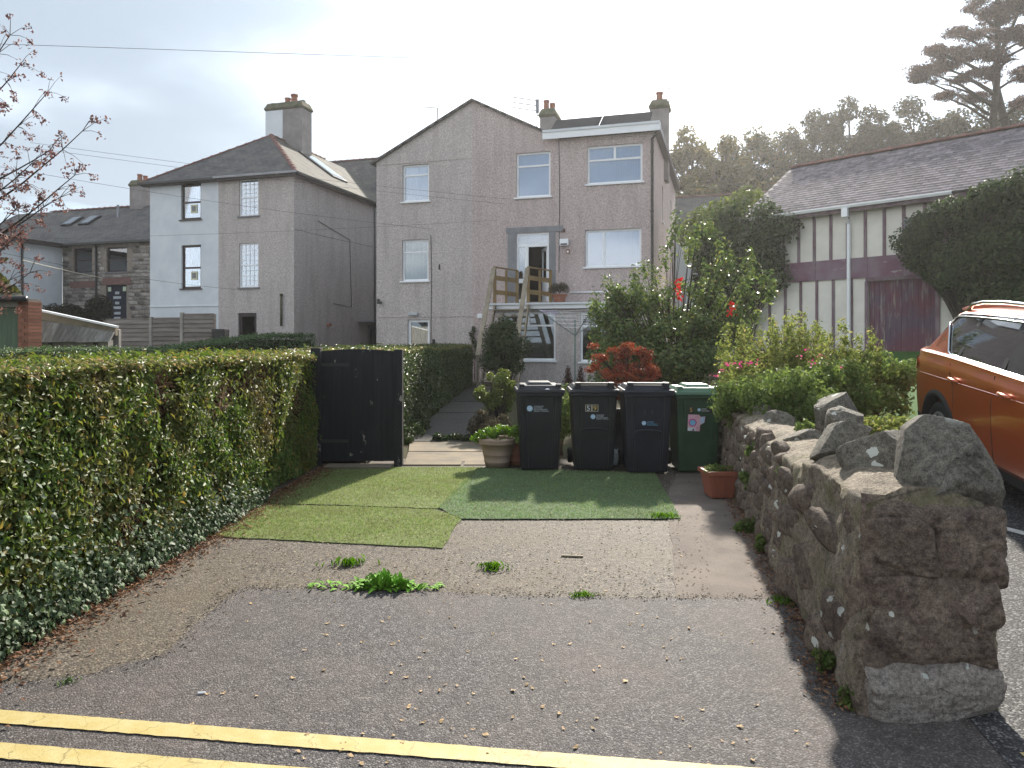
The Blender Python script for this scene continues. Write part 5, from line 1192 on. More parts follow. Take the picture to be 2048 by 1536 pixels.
def council(t, fy, tilt, x, z, s=1.0, strong=True):
    """a round island mark and four lines of lettering"""
    e = 0.016; blue = m_stkblue; mx = Matrix.Translation((x, fy(z) - e, z)) @ Matrix.Rotation(R(90) - tilt, 4, 'X')
    o = MB().lathe([(0, 0), (0.036 * s, 0), (0.036 * s, 0.001), (0, 0.001)], 24, mx).build('council_mark', blue, t)
    MB().add([(-0.02 * s, 0.005 * s, 0), (0.0, -0.012 * s, 0), (0.024 * s, 0.018 * s, 0), (0.004 * s, 0.006 * s, 0)], [(0, 1, 2, 3)], mx @ Matrix.Translation((0, 0, 0.0016))).build('mark_swoosh', m_stkwhite, o)
    if strong:
        for k, ln in enumerate(('CYNGOR SIR', 'YNYS MÔN', 'ISLE OF ANGLESEY', 'COUNTY COUNCIL')):
            text('lettering', ln, 0.0205 * s, m_stkwhite if strong == 1 else m_sky_s, t, (x + 0.048 * s, fy(z) - e - 0.001, z + (0.018 - 0.0195 * k) * s), tilt)
def numeral(t, fy, tilt, ch, x, z, mat, rim, s=1.0):
    e = 0.016; y = fy(z) - e; mx = Matrix.Translation((x, y, z)) @ Matrix.Rotation(-tilt, 4, 'X'); w, h = 0.038 * s, 0.042 * s
    o = MB().box(-w, w, -0.001, 0.0, -h, h, mx).build('number_plate', m_black, t)
    MB().box(-w, w, -0.002, -0.001, h - 0.004, h, mx).box(-w, w, -0.002, -0.001, -h, -h + 0.004, mx).box(-w, -w + 0.006, -0.002, -0.001, -h + 0.006, h - 0.006, mx).box(w - 0.006, w, -0.002, -0.001, -h + 0.006, h - 0.006, mx).build('plate_border', rim, o)
    text('numeral', ch, 0.088 * s, mat, t, (x - 0.024 * s, y - 0.0025, z - 0.031 * s), tilt)
b1 = wheelie_bin('black wheelie bin nearest the terracotta pot, council mark and no house number', 0.345, 8.84, R(2), m_binblack, m_binblack, 0, 0.575, 1.08)
council(*b1, -0.13, 0.76, 1.0)
p_ = MB().box(-0.05, 0.05, -0.008, 0.008, 0, 0.012); tag(MB().taper((-0.055, 0.055, -0.02, 0.02), (-0.012, 0.012, -0.01, 0.01), 0.0, 0.028).build('paper_scrap', m_upvc, None, loc=(0.43, 8.80, 1.002)), 'scrap of white paper lying on the leftmost bin lid', 'paper')
b2 = wheelie_bin('black wheelie bin with bold gold and white number 59', 1.005, 8.83, R(-1), m_binblack, m_binblack, 1, 0.585, 1.08)
numeral(*b2, '5', -0.075, 0.765, m_stkwhite, m_hub); numeral(*b2, '9', 0.005, 0.765, m_gold, m_hub); council(*b2, -0.02, 0.66, 0.82)
b3 = wheelie_bin('black wheelie bin beside the green one, its number almost worn away', 1.625, 8.66, R(-3), m_binnavy, m_binnavy, 1, 0.60, 1.09)
council(*b3, -0.05, 0.60, 0.72, strong=2)
for ch, xx_ in (('5', -0.06), ('9', 0.025)): text('numeral', ch, 0.085, m_faint, b3[0], (xx_, b3[1](0.72) - 0.0145, 0.70), b3[2])
b4 = wheelie_bin('green wheelie bin with torn pink poster next to the stone wall', 2.245, 8.72, R(-2), m_bingreen, m_binlid, 0, 0.57, 1.06)
numeral(*b4, '5', -0.095, 0.755, m_gold, m_black, 0.85); numeral(*b4, '9', 0.125, 0.75, m_faint, m_black, 0.85); council(*b4, 0.0, 0.755, 0.55)
t4, fy4, ti4 = b4
mx = Matrix.Translation((-0.05, fy4(0.6) - 0.017, 0.60)) @ Matrix.Rotation(R(90) - ti4, 4, 'X')
po = MB().add([(-0.085, -0.10, 0), (0.06, -0.105, 0), (0.065, -0.03, 0), (0.115, 0.0, 0), (0.125, 0.075, 0), (0.07, 0.07, 0), (0.05, 0.095, 0), (-0.08, 0.10, 0)], [tuple(range(8))], mx).build('poster', m_pink, t4)
MB().lathe([(0.03, 0.001), (0.048, 0.001), (0.048, 0.0015), (0.03, 0.0015)], 18, mx @ Matrix.Translation((-0.025, 0.0, 0))).build('poster_ring', m_magenta, po)
MB().lathe([(0.0, 0.001), (0.034, 0.001), (0.034, 0.002), (0, 0.002)], 18, mx @ Matrix.Translation((-0.025, 0.0, 0))).build('poster_disc', m_sky_s, po)
MB().add([(0.066, -0.02, 0.001), (0.11, 0.005, 0.001), (0.12, 0.07, 0.001), (0.07, 0.065, 0.001)], [(0, 1, 2, 3)], mx).build('poster_flap', m_stkblue, po)
MB().add([(-0.083, -0.099, 0.001), (0.02, -0.1, 0.001), (0.0, -0.07, 0.001), (-0.05, -0.06, 0.001), (-0.083, -0.055, 0.001)], [(0, 1, 2, 3, 4)], mx).build('poster_corner', m_stkwhite, po)
MB().add([(-0.04, -0.096, 0.002), (0.0, -0.096, 0.002), (-0.012, -0.072, 0.002)], [(0, 1, 2)], mx).add([(0.018, -0.07, 0.002), (0.036, -0.058, 0.002), (0.03, -0.05, 0.002)], [(0, 1, 2)], mx).build('poster_spots', m_bingreen, po)

# ------------------------------------------------------------------ the orange car
m_paint = M('orange_car_paint', (0.46, 0.092, 0.022), (0.45, 0.09, 0.021), 2, 0.28, 0.5, metal=0.4, coat=1.0)
m_cglass = M('dark_car_glass', (0.012, 0.014, 0.016), (0.016, 0.018, 0.02), 2, 0.04, 0.6, coat=1.0)
m_clad = M('black_cladding', (0.02, 0.02, 0.021), (0.026, 0.026, 0.026), 14, 0.6, 0.3)
m_chrome = M('chrome_trim', (0.75, 0.75, 0.76), (0.7, 0.7, 0.71), 2, 0.12, 0.5, metal=1.0)
m_alloy = M('silver_alloy', (0.55, 0.56, 0.58), (0.5, 0.51, 0.53), 2, 0.3, 0.5, metal=0.8)
m_red = M('red_lamp_glass', (0.45, 0.01, 0.012), (0.4, 0.01, 0.012), 2, 0.1, 0.5, coat=1.0)
CAR_L = 4.36
ch_ = Vector((-0.185, -0.983)).normalized()
rear = Vector((4.36, 8.02)) + Vector((-ch_.y, ch_.x)) * 0.90
car = thing('parked_car', 'orange sport utility car parked beyond the stone wall', 'car')
gr, gfz = gz(4.3, 7.2), gz(3.7, 4.4)
car.location = (rear.x, rear.y, gz(4.35, 7.15) + 0.01 - 0.87 * (gz(3.85, 4.6) - gz(4.35, 7.15)) / 2.63)
car.rotation_euler = (0, -math.atan2(gz(3.85, 4.6) - gz(4.35, 7.15), 2.63), math.atan2(ch_.y, ch_.x))
def sta(x):
    """width factor, underside lift and belt height along the car (x from tail to nose)"""
    xr, xf = x, CAR_L - x
    wf = 1 - 0.20 * max(0, 1 - xr / 0.42) ** 2.2 - 0.26 * max(0, 1 - xf / 0.7) ** 2.2
    lift = 0.16 * max(0, 1 - xr / 0.5) + 0.12 * max(0, 1 - xf / 0.5)
    belt = 1.165 - 0.065 * smooth01((x - 0.6) / 2.4) if x < 3.0 else 1.10 - 0.22 * smooth01((x - 3.0) / 1.36)
    return wf, lift, belt
rowsz = [(0.20, 0.70), (0.22, 0.84), (0.31, 0.885), (0.42, 0.893), (0.60, 0.908), (0.76, 0.917), (0.86, 0.917), (0.915, 0.915), (0.935, 0.900), (0.985, 0.893), (1.0, 0.868)]
stx = [0.0, 0.03, 0.08, 0.16, 0.28, 0.42, 0.6, 0.87, 1.1, 1.4, 1.7, 2.0, 2.3, 2.6, 2.9, 3.1, 3.3, 3.5, 3.7, 3.9, 4.05, 4.18, 4.28, 4.33, 4.36]
def sec(x):
    wf, lift, belt = sta(x); out = []
    for z, y in rowsz:
        f = z if z > 0.5 else z + lift * (0.5 - z) / 0.3
        zz = 0.2 + (f - 0.2) * (belt - 0.2) / 0.8
        bulge = 0.012 * math.sin(min(1, max(0, (z - 0.3) / 0.6)) * 3.14)
        out.append((zz, (y + bulge) * wf))
    return out
vs, fs = [], []; nr = len(rowsz)
for x in stx:
    s_ = sec(x); xr = x + (0.07 * (1 - abs(s_[0][0] * 0 + 0)) * 0)
    ring = [(x, -y, z) for z, y in s_] + [(x, y, z) for z, y in s_[::-1]]
    vs += ring
nr2 = nr * 2
for j in range(len(stx) - 1):
    for i in range(nr2): a, b_ = j * nr2 + i, j * nr2 + (i + 1) % nr2; fs.append((a, b_, b_ + nr2, a + nr2))
fs.append(tuple(range(nr2))); fs.append(tuple((len(stx) - 1) * nr2 + i for i in range(nr2)))
body_me = MB().add(vs, fs).mesh('body')
tmp = bpy.data.objects.new('body', body_me); COL.objects.link(tmp)
cut = MB()
for ax in (0.87, 3.50):
    for sy in (-1, 1): cut.lathe([(0.0, -0.16), (0.395, -0.16), (0.395, 0.3), (0.0, 0.3)], 40, Matrix.Translation((ax, sy * 0.88, 0.36)) @ Matrix.Rotation(R(90) * -sy, 4, 'X'))
cbm = bmesh.new(); cm = cut.mesh('cutter'); cbm.from_mesh(cm); bmesh.ops.remove_doubles(cbm, verts=cbm.verts, dist=0.0005); bmesh.ops.recalc_face_normals(cbm, faces=cbm.faces); cbm.to_mesh(cm); cbm.free()
ct = bpy.data.objects.new('cutter', cm); COL.objects.link(ct)
md = tmp.modifiers.new('arches', 'BOOLEAN'); md.object = ct; md.operation = 'DIFFERENCE'; md.solver = 'EXACT'
dg = bpy.context.evaluated_depsgraph_get(); body2 = bpy.data.meshes.new_from_object(tmp.evaluated_get(dg))
bpy.data.objects.remove(tmp); bpy.data.objects.remove(ct)
body2.materials.clear(); body2.materials.append(m_paint)
bm = bmesh.new(); bm.from_mesh(body2)
for f in bm.faces: f.smooth = f.calc_area() < 0.5
for e in bm.edges:
    if len(e.link_faces) == 2 and e.calc_face_angle(0) > 0.6: e.smooth = False
bm.to_mesh(body2); bm.free()
cb = bpy.data.objects.new('body', body2); link(cb, car)
# glasshouse as a loft, its faces shared out between roof, pillars and windows
gst = [(0.08, 0.04), (0.22, 0.24), (0.38, 0.50), (0.54, 0.76), (0.68, 0.94), (0.80, 0.98), (1.0, 1.0), (1.3, 1.01), (1.7, 1.01), (2.0, 1.0), (2.25, 0.97), (2.5, 0.86), (2.75, 0.66), (3.0, 0.42), (3.3, 0.06)]
grow = [(0.0, 0.845), (0.30, 0.80), (0.62, 0.735), (0.86, 0.675), (0.95, 0.60), (0.99, 0.42), (1.0, 0.0)]
gp_ = []
for x, hgt in gst:
    wf, lift, belt = sta(x); H = (1.63 - belt) * hgt
    gp_.append([Vector((x, -y * wf * (1 - 0.02 * (x < 0.3)), belt - 0.01 + H * t)) for t, y in grow] + [Vector((x, y * wf * (1 - 0.02 * (x < 0.3)), belt - 0.01 + H * t)) for t, y in grow[-2::-1]])
def gl_part(name, mat, sel, grown=0.0):
    vs = [p for r_ in gp_ for p in r_]; n = len(gp_[0]); fs = []
    for j in range(len(gp_) - 1):
        for i in range(n - 1):
            if sel(j, min(i, n - 2 - i)): fs.append((j * n + i, j * n + i + 1, (j + 1) * n + i + 1, (j + 1) * n + i))
    used = sorted({i for f in fs for i in f}); rm = {o: k for k, o in enumerate(used)}
    return MB().add([vs[o] for o in used], [tuple(rm[i] for i in f) for f in fs]).build(name, mat, car, smooth=True)
gl_part('roof', m_paint, lambda j, i: i >= 3 and 4 <= j <= 10)
def gl_side(name, mat, sel):
    for sy in (0, 1):
        vs = [p for r_ in gp_ for p in r_]; n = len(gp_[0]); fs = [(j * n + i, j * n + i + 1, (j + 1) * n + i + 1, (j + 1) * n + i) for j in range(len(gp_) - 1) for i in range(n - 1) if sel(j, min(i, n - 2 - i)) and (i < n / 2) == (sy == 0)]
        used = sorted({i for f in fs for i in f}); rm = {o: k for k, o in enumerate(used)}
        MB().add([vs[o] for o in used], [tuple(rm[i] for i in f) for f in fs]).build(name, mat, car, smooth=True)
gl_side('rear_quarter', m_paint, lambda j, i: (j <= 3 and i <= 1) or (j == 3 and i == 2))
gl_side('side_glass', m_cglass, lambda j, i: i <= 2 and 3 <= j <= 13)
gl_part('rear_window', m_cglass, lambda j, i: j <= 3 and i > 1 and not (j == 3 and i == 2))
gl_part('windscreen', m_cglass, lambda j, i: j > 10 and i >= 3)
def gpt(x, t, out=0.006):
    """a point on the right-hand glasshouse side"""
    for (xa_, ha), (xb_, hb_) in zip(gst, gst[1:]):
        if xa_ <= x <= xb_: k = (x - xa_) / (xb_ - xa_); hh = ha + (hb_ - ha) * k
    wf, lift, belt = sta(x); H = (1.63 - belt) * hh
    for (ta, ya), (tb, yb_) in zip(grow, grow[1:]):
        if ta <= t <= tb: k = (t - ta) / (tb - ta); y = ya + (yb_ - ya) * k
    return Vector((x, -y * wf - out, belt - 0.01 + H * t))
def both(mbf, name, mat, parent=car, smooth=False):
    for sy in (1, -1):
        mb = mbf(); mb.v = [(x, y * sy, z) for x, y, z in mb.v]; mb.build(name, mat, parent, smooth=smooth)
def strip(xs_, t0, t1, out=0.007):
    mb = MB()
    for a, b_ in zip(xs_, xs_[1:]): mb.quad(gpt(a, t0(a), out), gpt(b_, t0(b_), out), gpt(b_, t1(b_), out), gpt(a, t1(a), out))
    return mb
def dlo(x): return min(0.97, max(0.0, (x - 0.46) / 0.36)) if x < 0.82 else 0.97      # rear edge of the side window rises forward
both(lambda: strip([0.54 + 0.02 * i for i in range(21)], lambda x: 0.0, lambda x: 0.86 * max(0.0, 1 - (x - 0.54) / 0.40) ** 0.8), 'rear_pillar', m_paint)
both(lambda: MB().tube([gpt(x, max(0.02, 0.86 * max(0, 1 - (x - 0.54) / 0.40) ** 0.8), 0.012) for x in [0.56 + 0.03 * i for i in range(13)] + [1.0, 1.2, 1.6, 2.0, 2.4, 2.8, 3.1]], 0.009, 6), 'chrome_strip', m_chrome, smooth=True)
both(lambda: MB().tube([gpt(x, 0.80, 0.012) for x in [0.66, 0.8, 0.95, 1.2, 1.6, 2.0, 2.3]], 0.007, 6), 'window_trim', m_chrome, smooth=True)
for xx_, lean_ in ((1.15, -0.30), (2.02, -0.02)): both(lambda: MB().add([gpt(xx_ - 0.035, 0.02, 0.009), gpt(xx_ + 0.035, 0.02, 0.009), gpt(xx_ + 0.035 + lean_ * -0.4, 0.8, 0.009), gpt(xx_ - 0.035 + lean_ * -0.4, 0.8, 0.009)], [(0, 1, 2, 3)]), 'window_pillar', m_clad)
both(lambda: MB().tube([gpt(x, 0.93, 0.01) + Vector((0, 0, dz)) for x, dz in ((0.78, 0.0), (0.88, 0.055), (1.1, 0.075), (1.5, 0.08), (2.0, 0.07), (2.22, 0.0))], 0.018, 8), 'roof_rail', m_chrome, smooth=True)
sp = MB().add([(0.54, -0.60, 1.595), (0.54, 0.60, 1.595), (0.74, 0.60, 1.625), (0.74, -0.60, 1.625), (0.57, -0.60, 1.57), (0.57, 0.60, 1.57), (0.74, 0.62, 1.57), (0.74, -0.62, 1.57)], [(0, 1, 2, 3), (4, 7, 6, 5), (0, 4, 5, 1), (1, 5, 6, 2), (2, 6, 7, 3), (3, 7, 4, 0)]).build('roof_spoiler', m_paint, car, bevel=0.012)
both(lambda: MB().add([gpt(0.56, 0.82, 0.012), gpt(0.66, 0.70, 0.012), gpt(0.78, 0.86, 0.012), gpt(0.62, 0.93, 0.012)], [(0, 1, 2, 3)]), 'spoiler_cheek', m_clad)
def side_y(x, z):
    s_ = sec(x)
    for (za, ya), (zb, yb_) in zip(s_, s_[1:]):
        if za <= z <= zb: return ya + (yb_ - ya) * (z - za) / max(1e-6, zb - za)
    return s_[-1][1]
def on_body(x, z, out=0.004): return Vector((x, -side_y(x, z) - out, z))
# door shut lines, handles, lamp, cladding
for pts in ([(1.12, 0.34), (1.13, 0.45), (1.22, 0.60), (1.27, 0.75), (1.24, 0.9), (1.16, 1.0), (1.12, 1.085)], [(2.02, 0.34), (2.02, 0.6), (2.02, 0.85), (2.01, 1.075)], [(2.95, 0.34), (2.97, 0.6), (2.95, 0.9), (2.9, 1.05)], [(1.12, 0.345), (1.5, 0.345), (2.0, 0.345), (2.5, 0.345), (2.95, 0.345)]):
    both(lambda: MB().tube([on_body(x, z, 0.0) for x, z in pts], 0.0045, 5), 'shut_line', m_clad)
both(lambda: MB().tube([on_body(x, 0.93, 0.0) for x in (0.2, 0.42, 0.8, 1.4, 2.0, 2.6, 3.2)], 0.006, 5), 'crease', m_paint, smooth=True)
for x in (1.30, 2.28):
    both(lambda: MB().tube([on_body(x - 0.09, 0.955, 0.004), on_body(x - 0.08, 0.958, 0.03), on_body(x, 0.955, 0.036), on_body(x + 0.08, 0.95, 0.03), on_body(x + 0.09, 0.948, 0.004)], [0.012, 0.016, 0.017, 0.016, 0.012], 8), 'door_handle', m_paint, smooth=True)
def lamp():
    mb = MB(); xs_ = [0.0, 0.03, 0.08, 0.14, 0.20, 0.27, 0.33]
    for a, b_ in zip(xs_, xs_[1:]):
        f = lambda x: (0.90 + 0.08 * (x / 0.33), 1.10 - 0.055 * (x / 0.33))
        for q in range(7):
            g0, g1 = (lambda x: f(x)[0] + (f(x)[1] - f(x)[0]) * q / 7), (lambda x: f(x)[0] + (f(x)[1] - f(x)[0]) * (q + 1) / 7)
            mb.quad(on_body(a, g0(a), 0.012), on_body(b_, g0(b_), 0.012), on_body(b_, g1(b_), 0.012), on_body(a, g1(a), 0.012))
    mb.quad((-0.012, -side_y(0, 0.9) - 0.008, 0.885), on_body(0.0, 0.885, 0.010), on_body(0.0, 1.06, 0.010), (-0.012, -side_y(0, 0.9) - 0.005, 1.06)); mb.box(-0.02, 0.0, -side_y(0, 0.95), -side_y(0, 0.95) + 0.3, 0.9, 1.04)
    return mb
both(lamp, 'tail_lamp', m_red)
both(lambda: MB().add([on_body(x, z, 0.009) for x in (1.27, 1.8, 2.4, 3.1) for z in (0.23, 0.285, 0.335)], [(j * 3 + i, j * 3 + 3 + i, j * 3 + 4 + i, j * 3 + 1 + i) for j in range(3) for i in range(2)]), 'sill_cladding', m_clad)
both(lambda: MB().add([on_body(x, z, 0.006) for x in (0.0, 0.1, 0.25, 0.44) for z in (0.34, 0.42, 0.50)], [(j * 3 + i, j * 3 + 3 + i, j * 3 + 4 + i, j * 3 + 1 + i) for j in range(3) for i in range(2)]), 'bumper_cladding', m_clad)
for ax in (0.87, 3.50):
    def arch():
        mb = MB(); n = 22; vs = []
        for i in range(n + 1):
            a = R(-12) + (math.pi + R(24)) * i / n; c, s_ = math.cos(a), math.sin(a)
            yy_ = -side_y(ax + 0.42 * c, max(0.3, min(1.0, 0.36 + 0.42 * s_)))
            for r_, o_ in ((0.382, -0.10), (0.385, 0.012), (0.415, 0.016), (0.445, 0.003)): vs.append((ax + r_ * c, yy_ - o_, 0.36 + r_ * s_))
        return mb.add(vs, [(i * 4 + k, i * 4 + 4 + k, i * 4 + 5 + k, i * 4 + 1 + k) for i in range(n) for k in range(3)])
    both(arch, 'arch_cladding', m_clad, smooth=True)
    for sy in (-1, 1):
        mx = Matrix.Translation((ax, sy * 0.80, 0.345)) @ Matrix.Rotation(R(90) * -sy, 4, 'X')
        wl_ = MB().lathe([(0.235, 0.085), (0.25, 0.095), (0.30, 0.10), (0.335, 0.085), (0.345, 0.05), (0.345, -0.09), (0.32, -0.11), (0.235, -0.11)], 44, mx).build('tyre', m_tyre, car, smooth=True)
        MB().lathe([(0.238, 0.085), (0.225, 0.075), (0.215, 0.03), (0.0, 0.0)], 40, mx).build('wheel_back', m_clad, wl_, smooth=True)
        MB().lathe([(0.222, 0.08), (0.24, 0.092), (0.246, 0.085), (0.226, 0.06)], 44, mx).lathe([(0.0, 0.07), (0.055, 0.068), (0.065, 0.05), (0.065, 0.02)], 20, mx).build('rim', m_alloy, wl_, smooth=True)
        for k in range(5):
            a = R(72 * k + 18)
            for da in (-0.14, 0.14):
                p0 = Vector((0.05 * math.cos(a + da * 2), 0.05 * math.sin(a + da * 2), 0.06)); p1 = Vector((0.23 * math.cos(a + da), 0.23 * math.sin(a + da), 0.078))
                m_ = MB().bar(p0, p1, 0.034, 0.022); m_.v = [tuple(mx @ Vector(p)) for p in m_.v]; m_.build('spoke', m_alloy, wl_)
MB().box(0.3, 4.0, -0.7, 0.7, 0.2, 0.26).build('underbody', m_clad, car)
both(lambda: MB().taper((2.98, 3.14, -1.06, -0.88), (3.0, 3.14, -1.05, -0.88), 1.08, 1.22), 'door_mirror', m_paint)

# ------------------------------------------------------------------ pots and planters
m_pot = M('sandy_terracotta', (0.30, 0.21, 0.155), (0.37, 0.275, 0.21), 4, 0.75, 0.25, 0.25, 40)
def round_pot(label, x, y, z, r, h, mat, lip=True, group=None):
    t = thing('plant_pot', label, 'pot', (x, y, z), 0, group)
    prof = [(0, 0), (r * 0.62, 0), (r * 0.66, h * 0.16), (r * 0.69, h * 0.18), (r * 0.69, h * 0.205), (r * 0.675, h * 0.22), (r * 0.73, h * 0.42), (r * 0.76, h * 0.44), (r * 0.76, h * 0.465), (r * 0.75, h * 0.48), (r * 0.88, h * 0.80), (r * 0.97, h * 0.81), (r * 1.0, h * 0.86), (r * 0.96, h * 0.90), (r * 1.0, h * 0.95), (r * 0.98, h), (r * 0.88, h), (r * 0.84, h * 0.9)]
    MB().lathe(prof, 40).build('bowl', mat, t, smooth=True)
    MB().lathe([(0, h * 0.93), (r * 0.86, h * 0.91)], 24).build('soil', m_soil, t)
    return t
pp = G(994, 940)
round_pot('large sandy terracotta pot of parsley left of the bins', pp.x, pp.y + 0.2, 0.012, 0.245, 0.36, m_pot)
round_pot('red terracotta pot half hidden behind the larger pot', 0.06, 9.42, 0.012, 0.20, 0.30, m_terra)
pl = G(1446, 1000)
t = thing('trough_planter', 'square orange plastic planter at the foot of the stone wall', 'planter', (pl.x, pl.y + 0.14, 0.012), R(4))
m_plant = M('orange_plastic', (0.30, 0.10, 0.06), (0.25, 0.085, 0.052), 5, 0.55, 0.35)
MB().taper((-0.115, 0.115, -0.115, 0.115), (-0.15, 0.15, -0.15, 0.15), 0, 0.235).build('tub', m_plant, t, bevel=0.01)
MB().box(-0.17, 0.17, -0.17, -0.14, 0.236, 0.275).box(-0.17, 0.17, 0.14, 0.17, 0.236, 0.275).box(-0.17, -0.14, -0.14, 0.14, 0.236, 0.275).box(0.14, 0.17, -0.14, 0.14, 0.236, 0.275).build('rim', m_plant, t)
MB().box(-0.14, 0.14, -0.14, 0.14, 0.236, 0.25).build('soil', m_soil, t)
for sx in (-0.10, 0.0, 0.10): MB().bar((sx * 0.85, -0.118, 0.01), (sx * 1.05, -0.152, 0.23), 0.02, 0.012, (0, 1, 0)).build('rib', m_plant, t)
s, z = HF.sz(1119, 601, -0.9)
q = HF.w(s, -0.9, zd)
round_pot('terracotta pot with dark heather standing on the balcony', q.x, q.y, q.z, 0.30, 0.34, m_terra)
# oddments behind the bins
tub = MB().lathe([(0.0, 0.0), (0.30, 0.0), (0.33, 0.05), (0.36, 0.12), (0.35, 0.13), (0.31, 0.06), (0.0, 0.03)], 30, Matrix.Rotation(R(78), 4, 'X')).build('rubber_tub', m_black, None, loc=(1.44, 9.62, 0.34), smooth=True)
tag(tub, 'black round tub lid leaning behind the bins between second and third', 'tub')
cb_ = bmesh.new(); bmesh.ops.create_icosphere(cb_, subdivisions=3, radius=1)
for v in cb_.verts: v.co *= 1 + 0.35 * noise.noise(v.co * 2.3) + 0.15 * noise.noise(v.co * 6)
cme = bpy.data.meshes.new('plastic_bag'); cb_.to_mesh(cme); cb_.free(); cme.materials.append(m_net)
o = bpy.data.objects.new('plastic_bag', cme); link(o); o.location = (1.33, 9.35, 0.11); o.scale = (0.10, 0.09, 0.10); tag(o, 'crumpled pale plastic bag on the ground behind the bins', 'bag')
o = MB().box(-0.5, 0.5, -0.01, 0.01, 0, 0.12).box(-0.5, -0.44, -0.03, 0.03, 0, 0.4).build('edging_board', m_woodgrey, None, loc=(1.95, 9.7, 0.3)); tag(o, 'grey edging board propped behind the green bin', 'board')

# ------------------------------------------------------------------ artificial grass mats
m_turf1 = leaf_mat('bright_plastic_grass', [(0, (0.165, 0.235, 0.07)), (0.5, (0.235, 0.31, 0.10)), (0.85, (0.32, 0.36, 0.15)), (1, (0.42, 0.40, 0.24))], 0.3, 0.7, 0.2, worn=((0.20, 0.19, 0.09), 2.6))
m_turf2 = leaf_mat('bluish_plastic_grass', [(0, (0.145, 0.23, 0.095)), (0.5, (0.20, 0.30, 0.125)), (0.88, (0.27, 0.34, 0.165)), (1, (0.38, 0.37, 0.22))], 0.3, 0.7, 0.2, worn=((0.17, 0.18, 0.105), 2.2))
m_back1 = M('mat_backing_bright', (0.16, 0.19, 0.075), (0.11, 0.13, 0.05), 12, 0.95, 0.1, 0.5, 90)
m_back2 = M('mat_backing_bluish', (0.12, 0.165, 0.09), (0.09, 0.12, 0.065), 12, 0.95, 0.1, 0.5, 90)
def in_poly(x, y, poly):
    c = np.zeros(len(x), bool)
    for (x0, y0), (x1, y1) in zip(poly, poly[1:] + poly[:1]): c ^= ((y0 > y) != (y1 > y)) & (x < (x1 - x0) * (y - y0) / (y1 - y0 + 1e-12) + x0)
    return c
def grass_mat(label, pix, z, mback, mpile, dens, seed):
    poly = [tuple(G(u, v)[:2]) for u, v in pix]; t = thing('grass_mat', label, 'mat', (0, 0, 0))
    rim = []
    for (x0, y0), (x1, y1) in zip(poly, poly[1:] + poly[:1]):
        k = max(1, int(math.hypot(x1 - x0, y1 - y0) / 0.08))
        for i in range(k):
            x, y = x0 + (x1 - x0) * i / k, y0 + (y1 - y0) * i / k
            rim.append((x + 0.022 * noise.noise((x * 5, y * 5, seed)) + 0.01 * noise.noise((x * 21, y * 21, seed)), y + 0.022 * noise.noise((x * 5, y * 5, seed + 4)) + 0.01 * noise.noise((x * 21, y * 21, seed + 2)), z))
    MB().prism(rim, (0, 0, 0.006)).build('backing', mback, t)
    r = np.random.default_rng(seed); xs_ = [p[0] for p in poly]; ys_ = [p[1] for p in poly]
    n = int((max(xs_) - min(xs_)) * (max(ys_) - min(ys_)) * dens); x, y = r.uniform(min(xs_), max(xs_), n), r.uniform(min(ys_), max(ys_), n)
    k = in_poly(x, y, poly); x, y = x[k], y[k]
    patch = lump(np.stack([x * 1.7, y * 1.7, x * 0], 1), seed, 1.5); keep = r.uniform(0, 1, len(x)) < 0.75 + 0.5 * patch; x, y = x[keep], y[keep]
    a = r.uniform(0, 6.28, len(x)); nr_ = np.stack([np.cos(a), np.sin(a), np.zeros(len(x))], 1)
    leaves('pile', np.stack([x, y, np.full(len(x), z + 0.014)], 1), nr_, r.uniform(0.014, 0.030, len(x)), mpile, t, aspect=0.22, fold=0.02, spread=0.35, droop=-1.6, rng=r)
grass_mat('bright green grass mat piece in front, nearest the hedge', [(385, 1072), (512, 1011), (700, 1015), (872, 1021), (922, 1037), (886, 1098)], 0.003, m_back1, m_turf1, 6500, 3)
grass_mat('light green grass mat behind it, before the black gate', [(515, 1008), (660, 936), (965, 936), (885, 1019), (700, 1012)], 0.003, m_back1, m_turf1, 5500, 5)
grass_mat('bluish green grass mat stretching in front of the bins', [(876, 1018), (955, 938), (1310, 948), (1362, 1040), (924, 1040)], 0.0075, m_back2, m_turf2, 5500, 8)

# ------------------------------------------------------------------ hedges
m_privet = leaf_mat('privet_leaves', [(0, (0.05, 0.095, 0.018)), (0.4, (0.09, 0.15, 0.028)), (0.75, (0.145, 0.195, 0.04)), (0.93, (0.21, 0.21, 0.05)), (1, (0.28, 0.18, 0.055))], 0.42, 0.5, 0.3, worn=((0.16, 0.105, 0.045), 1.3))
m_privtop = leaf_mat('yellowish_hedge_top', [(0, (0.09, 0.13, 0.03)), (0.5, (0.16, 0.18, 0.05)), (0.82, (0.26, 0.21, 0.085)), (1, (0.36, 0.25, 0.15))], 0.40, 0.42, 0.4)  # yellower, browner leaves for the hedge tops
m_hedge2 = leaf_mat('path_hedge_leaves', [(0, (0.035, 0.06, 0.018)), (0.5, (0.065, 0.098, 0.03)), (1, (0.115, 0.135, 0.048))], 0.32, 0.45, 0.4)
m_hedge3 = leaf_mat('far_hedge_leaves', [(0, (0.05, 0.085, 0.03)), (0.5, (0.085, 0.135, 0.048)), (1, (0.14, 0.185, 0.085))], 0.32, 0.45, 0.4)
m_core = M('hedge_dark_core', (0.055, 0.032, 0.018), (0.03, 0.018, 0.010), 22, 0.95, 0.1, 1.0, 60, 0.05)
m_twigs = leaf_mat('bare_twigs', [(0, (0.13, 0.075, 0.04)), (1, (0.27, 0.16, 0.09))], 0.05, 0.8, 0.2)
